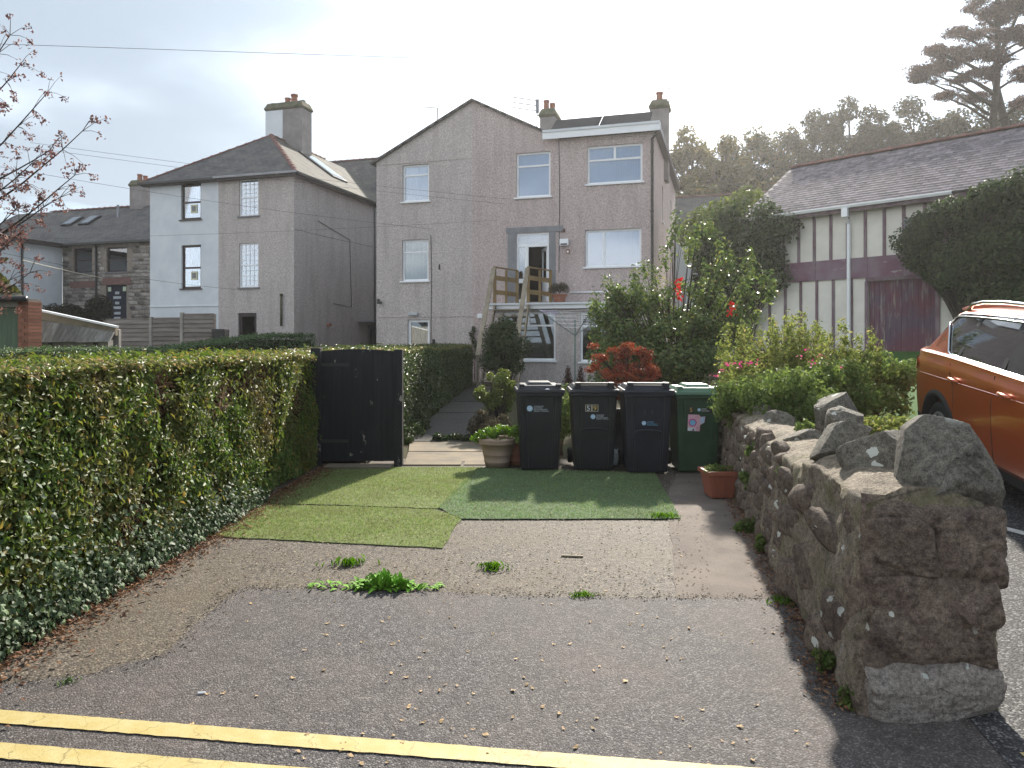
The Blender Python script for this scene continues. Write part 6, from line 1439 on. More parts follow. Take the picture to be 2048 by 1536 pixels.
m_ivy = leaf_mat('ivy_leaves', [(0, (0.03, 0.06, 0.026)), (0.6, (0.055, 0.095, 0.042)), (1, (0.11, 0.145, 0.06))], 0.3, 0.55, 0.3)
def hedge(name, label, face, width, height, nface, ntop, size, mat, mtop, bare=0.0, seed=1, twigs=0, endn=0, bulge=0.06, shoots=0):
    """face = the foot line on the visible side; the body lies to its left"""
    t = thing(name, label, 'hedge', (0, 0, 0)); r = np.random.default_rng(seed)
    face = [Vector(p) for p in face]; seg = [(b_ - a).length for a, b_ in zip(face, face[1:])]; Lt = sum(seg)
    def at(d):
        d = np.asarray(d); out = np.zeros((len(d), 2)); nor = np.zeros((len(d), 2)); acc = 0
        for a, b_, l in zip(face, face[1:], seg):
            k = (d >= acc) & (d <= acc + l + 1e-6); tt = ((d - acc) / l)[k][:, None]
            out[k] = np.array(a)[None] * (1 - tt) + np.array(b_)[None] * tt; dv = (b_ - a) / l; nor[k] = (dv.y, -dv.x); acc += l
        return out, nor
    hfun = (lambda d: np.full(len(d), height)) if isinstance(height, (int, float)) else height
    # dark woody core, a solid added to occlude the gaps in the foliage
    n = max(8, int(Lt / 0.25)); d = np.linspace(0, Lt, n); p, q = at(d); h = hfun(d); vs = []
    ins = 0.15
    for i in range(n):
        for (off, z) in ((-ins, 0), (-ins, h[i] * 0.55), (-ins, h[i] - ins), (-width + ins, h[i] - ins), (-width + ins, 0)):
            k = 0.05 * noise.noise((p[i][0] * 2, p[i][1] * 2, z * 3)); vs.append((p[i][0] + q[i][0] * (off + k), p[i][1] + q[i][1] * (off + k), z + (k if z > 0.3 else 0)))
    fs = [(i * 5 + k, i * 5 + k + 1, i * 5 + 6 + k, i * 5 + 5 + k) for i in range(n - 1) for k in range(4)]
    mb = MB().add(vs, fs); mb.f += [(0, 1, 2, 3, 4), tuple((n - 1) * 5 + k for k in range(5))]
    mb.build('dark_core', m_core, t)
    def surf(m, top):
        d = r.uniform(0, Lt, m); p, q = at(d); h = hfun(d)
        if top: off = -r.uniform(-0.03, width, m); z = h
        else: off = np.zeros(m); z = r.uniform(0.02, 1.0, m) * h
        c = np.stack([p[:, 0], p[:, 1], z], 1); lum = lump(c, seed, 2.2) * bulge * 1.6 + lump(c, seed + 1, 7.0) * bulge * 0.7
        dep = np.abs(r.normal(0, 0.055, m))
        if top:
            pos = np.stack([p[:, 0] + q[:, 0] * off, p[:, 1] + q[:, 1] * off, z + lum * 0.5 - dep * 0.6], 1); nrm = np.tile([0.0, 0, 1], (m, 1)) + np.concatenate([q, np.zeros((m, 1))], 1) * 0.3
        else:
            rnd = np.clip((z / h - 0.9) / 0.1, 0, 1) * 0.05
            o = lum - dep - rnd; pos = np.stack([p[:, 0] + q[:, 0] * o, p[:, 1] + q[:, 1] * o, z], 1); nrm = np.concatenate([q, np.full((m, 1), 0.35)], 1)
        return pos, nrm
    pos, nrm = surf(nface, False)
    if bare:
        b_ = lump(pos * [1, 1, 1.5], seed + 9, 3.2) + 0.35 * lump(pos, seed + 12, 9.0); zz = pos[:, 2]
        keep = (b_ < bare) | (r.uniform(0, 1, len(pos)) < 0.06) | (zz < 0.2); pos, nrm = pos[keep], nrm[keep]
    sz_ = size * np.clip(r.lognormal(-0.05, 0.34, len(pos)), 0.4, 2.1); sp_ = pos[:, 2] > 1.3
    leaves('foliage', pos, nrm, sz_, mat, t, aspect=0.5, spread=0.75, rng=r)
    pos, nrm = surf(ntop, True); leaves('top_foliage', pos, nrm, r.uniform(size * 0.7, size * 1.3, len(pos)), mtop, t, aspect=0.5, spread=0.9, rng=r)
    if endn:
        m = endn; pe, qe = at(np.full(m, Lt)); dv = (face[-1] - face[-2]).normalized(); off = -r.uniform(0, width, m); z = r.uniform(0, height if isinstance(height, (int, float)) else 1.4, m); k = r.normal(0, 0.04, m)
        pos = np.stack([pe[:, 0] + qe[:, 0] * off + dv.x * k, pe[:, 1] + qe[:, 1] * off + dv.y * k, z], 1); leaves('end_foliage', pos, np.tile([dv.x, dv.y, 0.2], (m, 1)), r.uniform(size * 0.7, size * 1.3, m), mat, t, rng=r)
    if shoots:
        pos, nrm = surf(shoots, True); pos[:, 2] += r.uniform(0.0, 0.07, shoots); leaves('shoots', pos, nrm, r.uniform(size, size * 2.0, shoots), mat, t, aspect=0.3, spread=0.8, droop=-1.5, rng=r)
        pos, nrm = surf(shoots, False); pos[:, :2] += nrm[:, :2] * r.uniform(0.0, 0.07, (shoots, 1)); leaves('side_shoots', pos, nrm, r.uniform(size, size * 1.8, shoots), mat, t, aspect=0.35, spread=0.9, droop=-0.8, rng=r)
    if twigs:
        pos, nrm = surf(twigs, False); pos -= nrm * 0.075; leaves('twigs', pos, nrm, r.uniform(0.08, 0.2, twigs), m_twigs, t, aspect=0.035, fold=0.0, spread=0.5, rng=r)
    return t
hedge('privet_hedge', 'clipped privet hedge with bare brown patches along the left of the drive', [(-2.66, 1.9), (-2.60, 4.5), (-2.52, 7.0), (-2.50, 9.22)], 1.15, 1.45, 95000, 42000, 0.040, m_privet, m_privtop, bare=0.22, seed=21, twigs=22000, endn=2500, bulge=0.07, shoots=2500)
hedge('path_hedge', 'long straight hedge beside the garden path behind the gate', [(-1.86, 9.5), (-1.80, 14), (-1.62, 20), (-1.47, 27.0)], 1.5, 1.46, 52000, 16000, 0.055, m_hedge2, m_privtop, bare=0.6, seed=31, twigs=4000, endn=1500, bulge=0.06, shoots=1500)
hedge('garden_hedge', 'dark green hedge in the neighbouring garden beyond the privet', [(-9.9, 11.0), (-8.6, 14.5), (-6.9, 18.2), (-5.75, 21.2)], 1.1, lambda d: 1.42 + 0.36 * np.clip((d - 5.5) / 4.0, 0, 1), 22000, 16000, 0.06, m_hedge3, m_hedge3, seed=41, endn=1500, bulge=0.10, shoots=1200)
# ivy climbing the foot of the privet hedge: the largest leaves as pieces
def ivy_leaf_mesh(mat, s=1.0):
    o = [(0, -0.42), (0.30, -0.46), (0.52, -0.12), (0.30, 0.02), (0.36, 0.36), (0.12, 0.28), (0, 0.62), (-0.12, 0.28), (-0.36, 0.36), (-0.30, 0.02), (-0.52, -0.12), (-0.30, -0.46)]
    mb = MB(); vs = [(0, -0.05, 0.10)] + [(x * s, y * s, -0.10 * abs(x) * 1.6) for x, y in o]
    me = mb.add(vs, [(0, i + 1, (i + 1) % 12 + 1) for i in range(12)]).mesh('ivy_leaf', False); me.materials.append(mat); return me
m_ivy_o = M('ivy_leaf_green', (0.055, 0.09, 0.045), (0.095, 0.13, 0.055), 3, 0.6, 0.25, rand=0.5)
il = ivy_leaf_mesh(m_ivy_o)
ivy = thing('ivy', 'dark ivy creeping over the foot of the privet hedge at lower left', 'ivy', (-2.55, 4.2, 0))
r_ = random.Random(3); k = 0
while k < 290:
    y = r_.uniform(2.9, 6.6); z = min(0.9, r_.expovariate(1 / 0.20)) * max(0.2, 1 - 0.22 * max(0, y - 3.6)); fx = -2.62 + 0.03 * (y - 3) + 0.09 + 0.05 * noise.noise((y * 3, z * 3, 0))
    rot = Vector((1, r_.uniform(-0.6, 0.6), r_.uniform(0.0, 0.9))).to_track_quat('Z', 'Y'); q = rot.to_euler(); q.rotate_axis('Z', r_.uniform(0, 6.28))
    s = r_.uniform(0.030, 0.052); inst('ivy_leaf', il, ivy, (fx + 2.55 + r_.uniform(-0.03, 0.03), y - 4.2, z + 0.02), q, (s, s, s)); k += 1
iy = RNG.uniform(2.7, 7.2, 5200); iz = np.minimum(1.0, RNG.exponential(0.2, 5200)) * np.maximum(0.2, 1 - 0.22 * np.maximum(0, iy - 3.6)) + 0.02
leaves('ivy_foliage', np.stack([-0.02 + 0.03 * (iy - 3.5) + RNG.normal(0, 0.03, 5200), iy - 4.2, iz], 1), np.tile([1, 0, 0.4], (5200, 1)), RNG.uniform(0.022, 0.045, 5200), m_ivy, ivy, aspect=0.7, fold=0.1)

# ------------------------------------------------------------------ shrubs and trees
def plant(name, label, cat, base, clumps, size, mat, n, stem_m=None, stem_r=0.02, trunk=None, parts=('stems', 'foliage'), seed=1, aspect=0.5, shell=0.55, droop=0.0, group=None, fork=0.35, spread=0.9, lumpk=3.0, limbs=True):
    """clumps = [(centre, radii)]: leaves through each clump's outer volume, a stem bending up to each"""
    t = thing(name, label, cat, base, 0, group); r = np.random.default_rng(seed); base = Vector(base)
    mb = MB(); top = Vector((0, 0, 0))
    if trunk:
        top = Vector(trunk['top']) - base; k = 9
        mb.tube([top * (i / k) + Vector((0.15 * stem_r * 6 * noise.noise((i * 0.7, seed, 0)), 0.9 * stem_r * noise.noise((i * 0.7, seed, 5)), 0)) * (0 < i < k) for i in range(k + 1)], [stem_r * (1.25 - 0.75 * i / k) for i in range(k + 1)], 8)
    P_, N_ = [], []; vol = np.array([rd[0] * rd[1] + rd[1] * rd[2] + rd[0] * rd[2] for c, rd in clumps]); share = vol / vol.sum()
    for i, (c, rd) in enumerate(clumps):
        m = max(12, int(n * share[i])); d = sphere_dirs(m, r); rad = 1 - shell * r.uniform(0, 1, m) ** 1.6
        rad *= 1 + 0.30 * lump(d, seed * 50 + i, lumpk); c0 = np.array(c) - np.array(base)
        P_.append(c0 + d * rad[:, None] * np.array(rd)); N_.append(d + [0, 0, 0.4])
        if not limbs: continue
        cv = Vector(c) - base
        s0 = top * (fork + (1 - fork) * ((i * 0.618) % 1.0)) if trunk else Vector((r.normal(0, 0.04), r.normal(0, 0.04), 0))
        mid = s0.lerp(cv, 0.5) + Vector((0, 0, 0.12 * (cv - s0).length)); rr0 = stem_r * (0.42 if trunk else 0.8)
        mb.tube([s0, s0.lerp(mid, 0.5) + Vector((r.normal(0, 0.02), r.normal(0, 0.02), 0)), mid, mid.lerp(cv, 0.6), cv + Vector((0, 0, rd[2] * 0.3))], [rr0, rr0 * 0.8, rr0 * 0.6, rr0 * 0.4, rr0 * 0.15], 5, caps=False)
        for _ in range(3):
            e = cv + Vector(r.normal(0, 0.5, 3) * np.array(rd)); mb.tube([mid, mid.lerp(e, 0.55) + Vector((0, 0, 0.05)), e], [rr0 * 0.35, rr0 * 0.22, rr0 * 0.08], 4, caps=False)
    mb.build(parts[0], stem_m or m_bark, t, smooth=True, recalc=False)
    P_, N_ = np.concatenate(P_), np.concatenate(N_)
    leaves(parts[1], P_, N_, r.uniform(size * 0.65, size * 1.35, len(P_)), mat, t, aspect=aspect, spread=spread, droop=droop, rng=r)
    return t
def clump_fill(c, rd, n, cr, seed, flat=1.0, zmin=None):
    r = np.random.default_rng(seed); out = []
    while len(out) < n:
        d = r.uniform(-1, 1, 3)
        if (d ** 2).sum() > 1: continue
        p = Vector((c[0] + d[0] * rd[0], c[1] + d[1] * rd[1], c[2] + d[2] * rd[2]))
        if zmin is not None and p.z < zmin: continue
        k = r.uniform(0.7, 1.3) * cr; out.append((p, (k, k, k * flat)))
    return out
def G4(*s): return list(s)
m_bushgreen = leaf_mat('dark_bush_leaves', [(0, (0.03, 0.05, 0.016)), (0.6, (0.052, 0.08, 0.026)), (1, (0.09, 0.12, 0.045))], 0.32, 0.55, 0.25)
m_lime = leaf_mat('lime_leaves', [(0, (0.09, 0.12, 0.025)), (0.6, (0.14, 0.18, 0.04)), (1, (0.20, 0.22, 0.06))], 0.4, 0.45, 0.4)
m_glossy = leaf_mat('glossy_shrub_leaves', [(0, (0.055, 0.09, 0.028)), (0.5, (0.10, 0.15, 0.042)), (0.85, (0.16, 0.21, 0.06)), (0.97, (0.21, 0.23, 0.07)), (1, (0.30, 0.26, 0.07))], 0.42, 0.38, 0.42)
m_maple = leaf_mat('red_maple_leaves', [(0, (0.14, 0.03, 0.02)), (0.5, (0.27, 0.075, 0.04)), (0.9, (0.36, 0.13, 0.06)), (1, (0.5, 0.04, 0.05))], 0.4, 0.5, 0.3)
m_herb = leaf_mat('yellow_green_herb', [(0, (0.11, 0.145, 0.04)), (0.5, (0.18, 0.215, 0.06)), (0.9, (0.26, 0.27, 0.09)), (1, (0.32, 0.26, 0.12))], 0.48, 0.65, 0.15)
m_midgreen = leaf_mat('flowering_plant_leaves', [(0, (0.075, 0.12, 0.032)), (0.5, (0.125, 0.175, 0.05)), (1, (0.19, 0.235, 0.075))], 0.45, 0.6, 0.2)
m_pinkfl = leaf_mat('pink_petals', [(0, (0.42, 0.045, 0.16)), (0.6, (0.55, 0.09, 0.22)), (1, (0.60, 0.20, 0.26))], 0.35, 0.6, 0.2)
m_redfl = leaf_mat('red_petals', [(0, (0.52, 0.02, 0.02)), (1, (0.65, 0.05, 0.06))], 0.35, 0.6, 0.2)
m_heather = leaf_mat('brown_heather', [(0, (0.05, 0.05, 0.02)), (0.6, (0.075, 0.06, 0.03)), (1, (0.11, 0.08, 0.05))], 0.2, 0.7, 0.2)
m_deadherb = leaf_mat('dry_grey_stems', [(0, (0.08, 0.075, 0.045)), (0.6, (0.13, 0.11, 0.07)), (1, (0.19, 0.16, 0.11))], 0.2, 0.8, 0.2)
m_parsley = leaf_mat('parsley_leaves', [(0, (0.07, 0.15, 0.012)), (0.6, (0.13, 0.24, 0.02)), (1, (0.20, 0.29, 0.035))], 0.4, 0.45, 0.35)
m_dandel = leaf_mat('dandelion_leaves', [(0, (0.07, 0.17, 0.012)), (1, (0.14, 0.26, 0.025))], 0.4, 0.4, 0.4)
m_wood1 = leaf_mat('autumn_wood_leaves', [(0, (0.05, 0.055, 0.02)), (0.5, (0.085, 0.085, 0.03)), (0.85, (0.14, 0.115, 0.045)), (1, (0.20, 0.13, 0.05))], 0.42, 0.5, 0.3)
m_wood2 = leaf_mat('dark_wood_leaves', [(0, (0.038, 0.042, 0.02)), (0.6, (0.065, 0.065, 0.032)), (1, (0.105, 0.09, 0.05))], 0.38, 0.5, 0.3)
m_yellowtree = leaf_mat('yellowing_leaves', [(0, (0.075, 0.075, 0.022)), (0.6, (0.125, 0.11, 0.035)), (1, (0.19, 0.145, 0.05))], 0.45, 0.5, 0.3)
m_pine = leaf_mat('pine_needles', [(0, (0.055, 0.035, 0.03)), (0.6, (0.095, 0.06, 0.05)), (1, (0.15, 0.09, 0.078))], 0.38, 0.6, 0.3)
m_samara = leaf_mat('russet_keys', [(0, (0.10, 0.05, 0.048)), (0.6, (0.17, 0.085, 0.075)), (1, (0.24, 0.14, 0.11))], 0.35, 0.6, 0.3)
m_twigbush = leaf_mat('grey_brown_twigs', [(0, (0.06, 0.055, 0.04)), (0.6, (0.085, 0.075, 0.055)), (1, (0.10, 0.10, 0.06))], 0.1, 0.8, 0.2)

c = P(1014, 712, 20.0); plant('round_shrub', 'rounded dark green shrub in front of the wooden steps', 'shrub', (c.x, 20, 0), clump_fill((c.x, 20, 1.25), (0.62, 0.6, 0.8), 26, 0.26, 4), 0.07, m_bushgreen, 11000, m_bark, 0.03, seed=4)
c = P(992, 800, 12.6); plant('lime_shrub', 'small yellow green spiky shrub beside the path left of the bins', 'shrub', (c.x, 12.6, 0), clump_fill((c.x, 12.6, 0.68), (0.36, 0.3, 0.42), 22, 0.10, 6), 0.065, m_lime, 2600, m_bark, 0.018, seed=6, aspect=0.4)
c = P(975, 850, 11.4); plant('dry_perennial', 'dry greyish perennial clump at the path edge', 'plant', (c.x, 11.4, 0), clump_fill((c.x + 0.05, 11.5, 0.22), (0.42, 0.4, 0.22), 20, 0.12, 16), 0.07, m_deadherb, 3000, m_twig, 0.008, seed=16, aspect=0.18)
c = P(905, 860, 12.0); plant('ground_ivy', 'low green leaves at the corner of the path', 'plant', (c.x, 11.7, 0), clump_fill((c.x, 11.7, 0.05), (0.32, 0.15, 0.04), 9, 0.10, 17, 0.5), 0.06, m_bushgreen, 700, m_twig, 0.006, seed=17)
c = P(835, 835, 12.5); plant('verge_weed', 'leafy weeds at the foot of the path hedge', 'plant', (-1.62, 12.2, 0), clump_fill((-1.66, 12.6, 0.10), (0.10, 1.6, 0.09), 16, 0.12, 18, 0.7), 0.07, m_bushgreen, 1500, m_twig, 0.006, seed=18)
# the big glossy shrub: a wide dome with leggy shoots above it
D = 14.0
def shoot(u, v, D, w=0.13, h=0.34): return (P(u, v, D), (w, w, h))
cl = clump_fill(P(1335, 660, D), (1.45, 0.9, 1.05), 84, 0.23, 8) + clump_fill(P(1250, 650, D), (0.75, 0.5, 0.8), 34, 0.19, 9) + clump_fill(P(1440, 610, D + 0.4), (0.75, 0.6, 0.9), 34, 0.19, 10)
cl += [shoot(u, v, D) for u, v in ((1215, 575), (1240, 585), (1190, 610), (1290, 545), (1270, 560), (1330, 520), (1345, 480), (1352, 445), (1380, 500), (1395, 470), (1420, 455), (1440, 500), (1460, 520), (1490, 545), (1500, 525), (1525, 560), (1535, 590), (1545, 575), (1410, 540), (1310, 560))]
cl += clump_fill(P(1330, 745, D - 0.6), (1.5, 0.5, 0.55), 24, 0.32, 11)
fsh = plant('flowering_shrub', 'big glossy green shrub with leggy shoots in front of the house corner', 'shrub', (P(1350, 700, D).x, D, 0), cl, 0.08, m_glossy, 25000, m_bark, 0.026, seed=8, aspect=0.5, shell=0.85)
def flowers(label, pts, rad, n, mat, size, owner, name='flowers'):
    P0 = np.array([p for p in pts]); base = P0.mean(0)
    pos = np.concatenate([p + RNG.normal(0, 1, (n, 3)) * np.array(rad) for p in P0]) - np.array(owner.location)
    o = leaves(name, pos, sphere_dirs(len(pos)), RNG.uniform(size * 0.7, size * 1.3, len(pos)), mat, owner, aspect=0.75)
    o['label'] = label; return o
flowers('upright spike of scarlet flowers on the big glossy shrub', [P(1357, v, 13.0) for v in (560, 572, 585, 596)], (0.035, 0.03, 0.03), 14, m_redfl, 0.06, fsh)
flowers('scarlet flower spray low on the right of the glossy shrub', [P(1463, v, 13.0) for v in (610, 619, 628)], (0.035, 0.03, 0.03), 14, m_redfl, 0.06, fsh)
c = P(1250, 745, 11.3); plant('red_maple', 'small Japanese maple with orange red leaves behind the bins', 'maple', (c.x + 0.1, 11.3, 0), clump_fill((c.x, 11.3, 1.13), (0.50, 0.4, 0.42), 44, 0.12, 12, 0.5) + [(P(u, v, 11.3), (0.10, 0.1, 0.05)) for u, v in ((1187, 692), (1226, 700), (1205, 715), (1290, 722), (1310, 745), (1180, 740), (1256, 690))], 0.055, m_maple, 6500, m_bark, 0.025, seed=12, aspect=0.32, shell=0.9, trunk={'top': (c.x + 0.05, 11.3, 0.9)}, parts=('trunk', 'crown'))
# behind the wall: tall yellow green herbs, then the pink flowered cushion
cl = []
rb_ = random.Random(22)
for i in range(64):
    u = 1440 + 330 * (i / 63) + rb_.uniform(-10, 10); d = rb_.uniform(8.4, 10.8); topv = 628 + 44 * abs((u - 1580) / 170) ** 1.5 + rb_.uniform(-14, 60)
    for k in range(5): cl.append((P(u + rb_.uniform(-5, 5) * (k + 1) * 0.6, topv + 14 + k * 27, d), (0.055 + 0.018 * k, 0.055 + 0.018 * k, 0.13)))
plant('yellow_herbs', 'tall yellow green herbs rising behind the stone wall', 'herbs', (P(1600, 700, 9.6).x, 9.6, gz(3.8, 9.6)), cl, 0.05, m_herb, 17000, m_twig, 0.007, seed=22, aspect=0.45, shell=0.9)
cl = clump_fill(P(1512, 800, 7.9), (0.44, 0.45, 0.28), 34, 0.13, 23) + clump_fill(P(1580, 790, 7.4), (0.5, 0.4, 0.26), 26, 0.15, 24) + clump_fill(P(1462, 795, 8.3), (0.16, 0.3, 0.18), 10, 0.11, 25)
pfc = plant('pink_flower_cushion', 'leafy cushion with pink flowers spilling over the stone wall', 'flower bed', (P(1540, 800, 7.8).x, 7.8, gz(2.9, 7.8)), cl, 0.042, m_midgreen, 12500, m_twig, 0.008, seed=23, shell=0.85)
flowers('cluster of pink flowers above the green bin lid', [P(u, v, 7.7) for u, v in ((1458, 727), (1475, 725), (1497, 728), (1512, 724), (1444, 742), (1482, 734), (1430, 752))], (0.03, 0.03, 0.012), 7, m_pinkfl, 0.028, pfc)
flowers('pink red flower heads among the herbs behind the wall', [P(u, v, 7.6) for u, v in ((1622, 722), (1600, 714), (1626, 730), (1640, 712), (1684, 737), (1610, 700))], (0.02, 0.03, 0.012), 4, m_pinkfl, 0.028, pfc)
cl = clump_fill(P(1680, 790, 8.2), (0.7, 0.4, 0.32), 30, 0.17, 26) + clump_fill(P(1760, 770, 8.8), (0.45, 0.4, 0.35), 18, 0.14, 27) + [(P(1800, 745, 9), (0.18, 0.15, 0.06)), (P(1770, 735, 9), (0.16, 0.15, 0.07)), (P(1740, 720, 9), (0.15, 0.15, 0.1)), (P(1790, 790, 8.6), (0.2, 0.15, 0.1))]
plant('trailing_shrub', 'loose green shrub with arching sprays beside the orange car', 'shrub', (P(1720, 800, 8.5).x, 8.5, gz(4.1, 8.5)), cl, 0.055, m_midgreen, 12000, m_twig, 0.010, seed=26)
cl = clump_fill(P(1745, 852, 6.9), (0.42, 0.3, 0.05), 16, 0.10, 28, 0.6); plant('low_dry_weeds', 'low weeds at the verge behind the wall boulders', 'plant', (P(1760, 850, 6.9).x, 6.9, gz(3.5, 6.9)), cl, 0.05, m_herb, 1500, m_twig, 0.006, seed=28)
# tufts on and at the foot of the wall
for i, (u, v, D, s, lab) in enumerate(((1570, 945, 5.0, 0.06, 'green fern tuft growing from the middle of the wall face'), (1500, 960, 6.6, 0.09, 'leafy weed on the wall beside the orange planter'), (1515, 900, 6.4, 0.07, 'small green tuft high on the rear of the wall'), (1500, 1050, 6.1, 0.10, 'clump of weeds at the wall foot by the drive'), (1530, 1090, 5.5, 0.08, 'weeds at the wall foot below the fern tuft'), (1570, 1205, 4.45, 0.06, 'small leafy weed at the edge of the tarmac by the wall'), (1712, 1400, 3.15, 0.055, 'green weed at the near corner of the stone wall'), (1645, 1320, 3.5, 0.045, 'tiny weed in the crack between wall and tarmac'), (1610, 870, 5.9, 0.10, 'grassy tuft on top of the wall behind the boulders'), (1545, 845, 6.9, 0.10, 'green leaves draped over the wall top'))):
    c = P(u, v, D); plant('wall_weed', lab, 'weed', (c.x, c.y, max(0.0, c.z - s)), clump_fill(c, (s, s * 0.7, s * 0.8), 7, s * 0.55, 70 + i), 0.035 if D < 5 else 0.05, m_midgreen, 150 if s < 0.07 else 330, m_twig, 0.004, seed=70 + i, aspect=0.55)
# ivy on the barn
cl = []
for i in range(95):
    u, v = rb_.uniform(1385, 1580), rb_.uniform(410, 640)
    if v < 455 + 0.0 * u and u < 1440 and rb_.random() < 0.6: continue
    if u > 1545 and (v > 560 or v < 440): continue
    if v > 600 and u > 1480: continue
    s, z = BF.sz(u, v, -0.35); s = max(s, bl - 1.5); cl.append((BF.w(s, -0.30 + rb_.uniform(-0.25, 0.1), z), (0.42, 0.42, 0.42)))
plant('barn_ivy', 'thick dark ivy covering the left corner of the barn', 'ivy', BF.w(bl, -0.3, 0.9), cl, 0.13, m_bushgreen, 13000, m_bark, 0.05, seed=33, aspect=0.7)
cl = [(P(u, v, 27.5), (0.6, 0.5, 0.5)) for u, v in ((1420, 430), (1450, 420), (1480, 405), (1500, 398), (1435, 455), (1400, 445), (1465, 440), (1410, 480), (1395, 510), (1380, 470))]
plant('bright_creeper', 'sunlit yellow green creeper over the roof edge left of the barn', 'creeper', (P(1430, 470, 27.5).x, 27.5, 1.0), cl, 0.16, m_lime, 2800, m_bark, 0.05, seed=34, aspect=0.7)
cl = []
for i in range(120):
    u, v = rb_.uniform(1815, 2075), rb_.uniform(355, 600)
    if v < 440 - (u - 1815) * 0.35: continue
    if v > 545 + (u - 1850) * 0.4: continue
    s, z = BF.sz(u, v, -0.9); cl.append((BF.w(s, -0.75 + rb_.uniform(-0.5, 0.5), z), (0.45, 0.45, 0.42)))
for i in range(46):      # loose sprays round its rim
    a = rb_.uniform(0, 6.28); u, v = 1950 + math.cos(a) * rb_.uniform(120, 150), 470 + math.sin(a) * rb_.uniform(105, 135)
    if v < 440 - (u - 1815) * 0.42: continue
    s, z = BF.sz(u, v, -0.7); cl.append((BF.w(s, -0.6 + rb_.uniform(-0.3, 0.4), z), (0.16, 0.16, 0.2)))
plant('climbing_ivy', 'large dark climber bulging from the right part of the barn', 'ivy', BF.w(BF.s(1960), -0.4, 1.0), cl, 0.095, m_bushgreen, 44000, m_bark, 0.05, seed=35, aspect=0.7)
# left: twiggy bush, garden tree with hanging keys
c = P(160, 618, 30); plant('twiggy_bush', 'brownish bare bush in front of the stone cottage', 'bush', (c.x, 30, 0), clump_fill((c.x, 30, 2.2), (1.25, 1.0, 1.15), 34, 0.42, 44), 0.16, m_twigbush, 22000, m_bark, 0.04, seed=44, aspect=0.16)
tree = thing('maple_tree', 'nearly bare tree with hanging russet seed keys at the left edge', 'tree', (P(-160, 700, 9).x, 9, 0))
tb = Vector(tree.location); mbt = MB(); LP, k = [], 0
trunk_top = P(-190, 60, 9) - tb
mbt.tube([(0, 0, 0), trunk_top * 0.3 + Vector((0.05, 0, 0)), trunk_top * 0.6, trunk_top], [0.10, 0.085, 0.06, 0.03], 8)
rt = random.Random(77)
for (v0, ue, ve) in ((640, 60, 545), (610, 35, 470), (560, 150, 350), (520, 120, 395), (500, 165, 262), (430, 95, 185), (400, 100, 300), (330, 40, 130), (300, 20, 70), (560, 30, 420), (470, 60, 330), (650, 20, 560)):
    st = P(-185 + (640 - v0) * -0.01, v0, 9) - tb; en = P(ue, ve, 9 + rt.uniform(-0.6, 0.6)) - tb
    ps = [st.lerp(en, t) + Vector((0, 0, -0.16 * math.sin(t * 3.14) + 0.03 * noise.noise((t * 5, v0, 0)))) for t in np.linspace(0, 1, 10)]
    mbt.tube(ps, [0.020 * (1 - 0.85 * t) + 0.002 for t in np.linspace(0, 1, 10)], 5, caps=False)
    for i in range(3, 10):
        for _ in range(4):
            p = ps[i]; e = p + Vector((rt.uniform(-0.05, 0.26), rt.uniform(-0.2, 0.2), rt.uniform(-0.16, 0.24)))
            mbt.tube([p, p.lerp(e, 0.5) + Vector((0, 0, 0.02)), e], [0.004, 0.003, 0.0015], 4, caps=False)
            for _ in range(rt.choice((6, 10, 15, 20))): LP.append(e + Vector((rt.gauss(0, 0.025), rt.gauss(0, 0.025), rt.uniform(-0.07, 0.01))))
mbt.build('trunk', m_bark, tree, smooth=True, recalc=False)
leaves('crown', np.array([tuple(p) for p in LP]), sphere_dirs(len(LP)), RNG.uniform(0.028, 0.056, len(LP)), m_samara, tree, aspect=0.55, droop=1.2)
# wooded hill behind the barn
wood = [(1385, 262, 52, 62, 2, 'yellowish tree next to the house gable'), (1440, 275, 50, 60, 2, 'second yellowish tree beside the house'), (1500, 262, 58, 66, 0, 'olive tree above the left end of the barn ridge'), (1560, 240, 62, 66, 0, 'broad olive tree over the barn ridge'), (1625, 222, 56, 64, 1, 'ragged dark tree left of the tallest crown in the wood'), (1700, 198, 50, 62, 1, 'tallest narrow dark tree in the wood behind the barn'), (1765, 225, 46, 60, 1, 'small dark tree right of the tallest crown'), (1830, 205, 62, 60, 1, 'dark tree just left of the big pine'), (1900, 215, 60, 58, 1, 'dark tree under the pine boughs'), (1990, 195, 66, 58, 1, 'dark tree behind the pine trunks'), (2060, 205, 60, 58, 1, 'dark tree at the right edge behind the barn'), (1530, 345, 40, 50, 0, 'low autumn tree at the left verge of the barn roof'), (1460, 350, 50, 52, 1, 'dark undergrowth tree between house and barn'), (1395, 350, 45, 50, 0, 'low olive tree close to the house side')]
for i, (u, vt, hw_, D, kind, lab) in enumerate(wood):
    bx = P(u, HV, D).x; bz = gz(bx, D); zt_ = P(u, vt, D).z; sc = D / FPX; rw = hw_ * sc * 1.1; hh = zt_ - bz
    zc_ = zt_ - min(hh * 0.42, 5.2); r_z = (zt_ - zc_) * 0.98
    cl = clump_fill((bx, D, zc_), (rw, rw * 0.8, r_z), 46, rw * 0.29, 100 + i, 0.9, zt_ - 2 * r_z)
    plant('woodland_tree', lab, 'tree', (bx, D, bz), cl, 0.30, (m_wood1, m_wood2, m_yellowtree)[kind], 8000, m_bark, 0.16, seed=100 + i, aspect=0.6, trunk={'top': (bx, D, zt_ - r_z * 0.6)}, parts=('trunk', 'crown'), group='trees on the hill behind the barn')
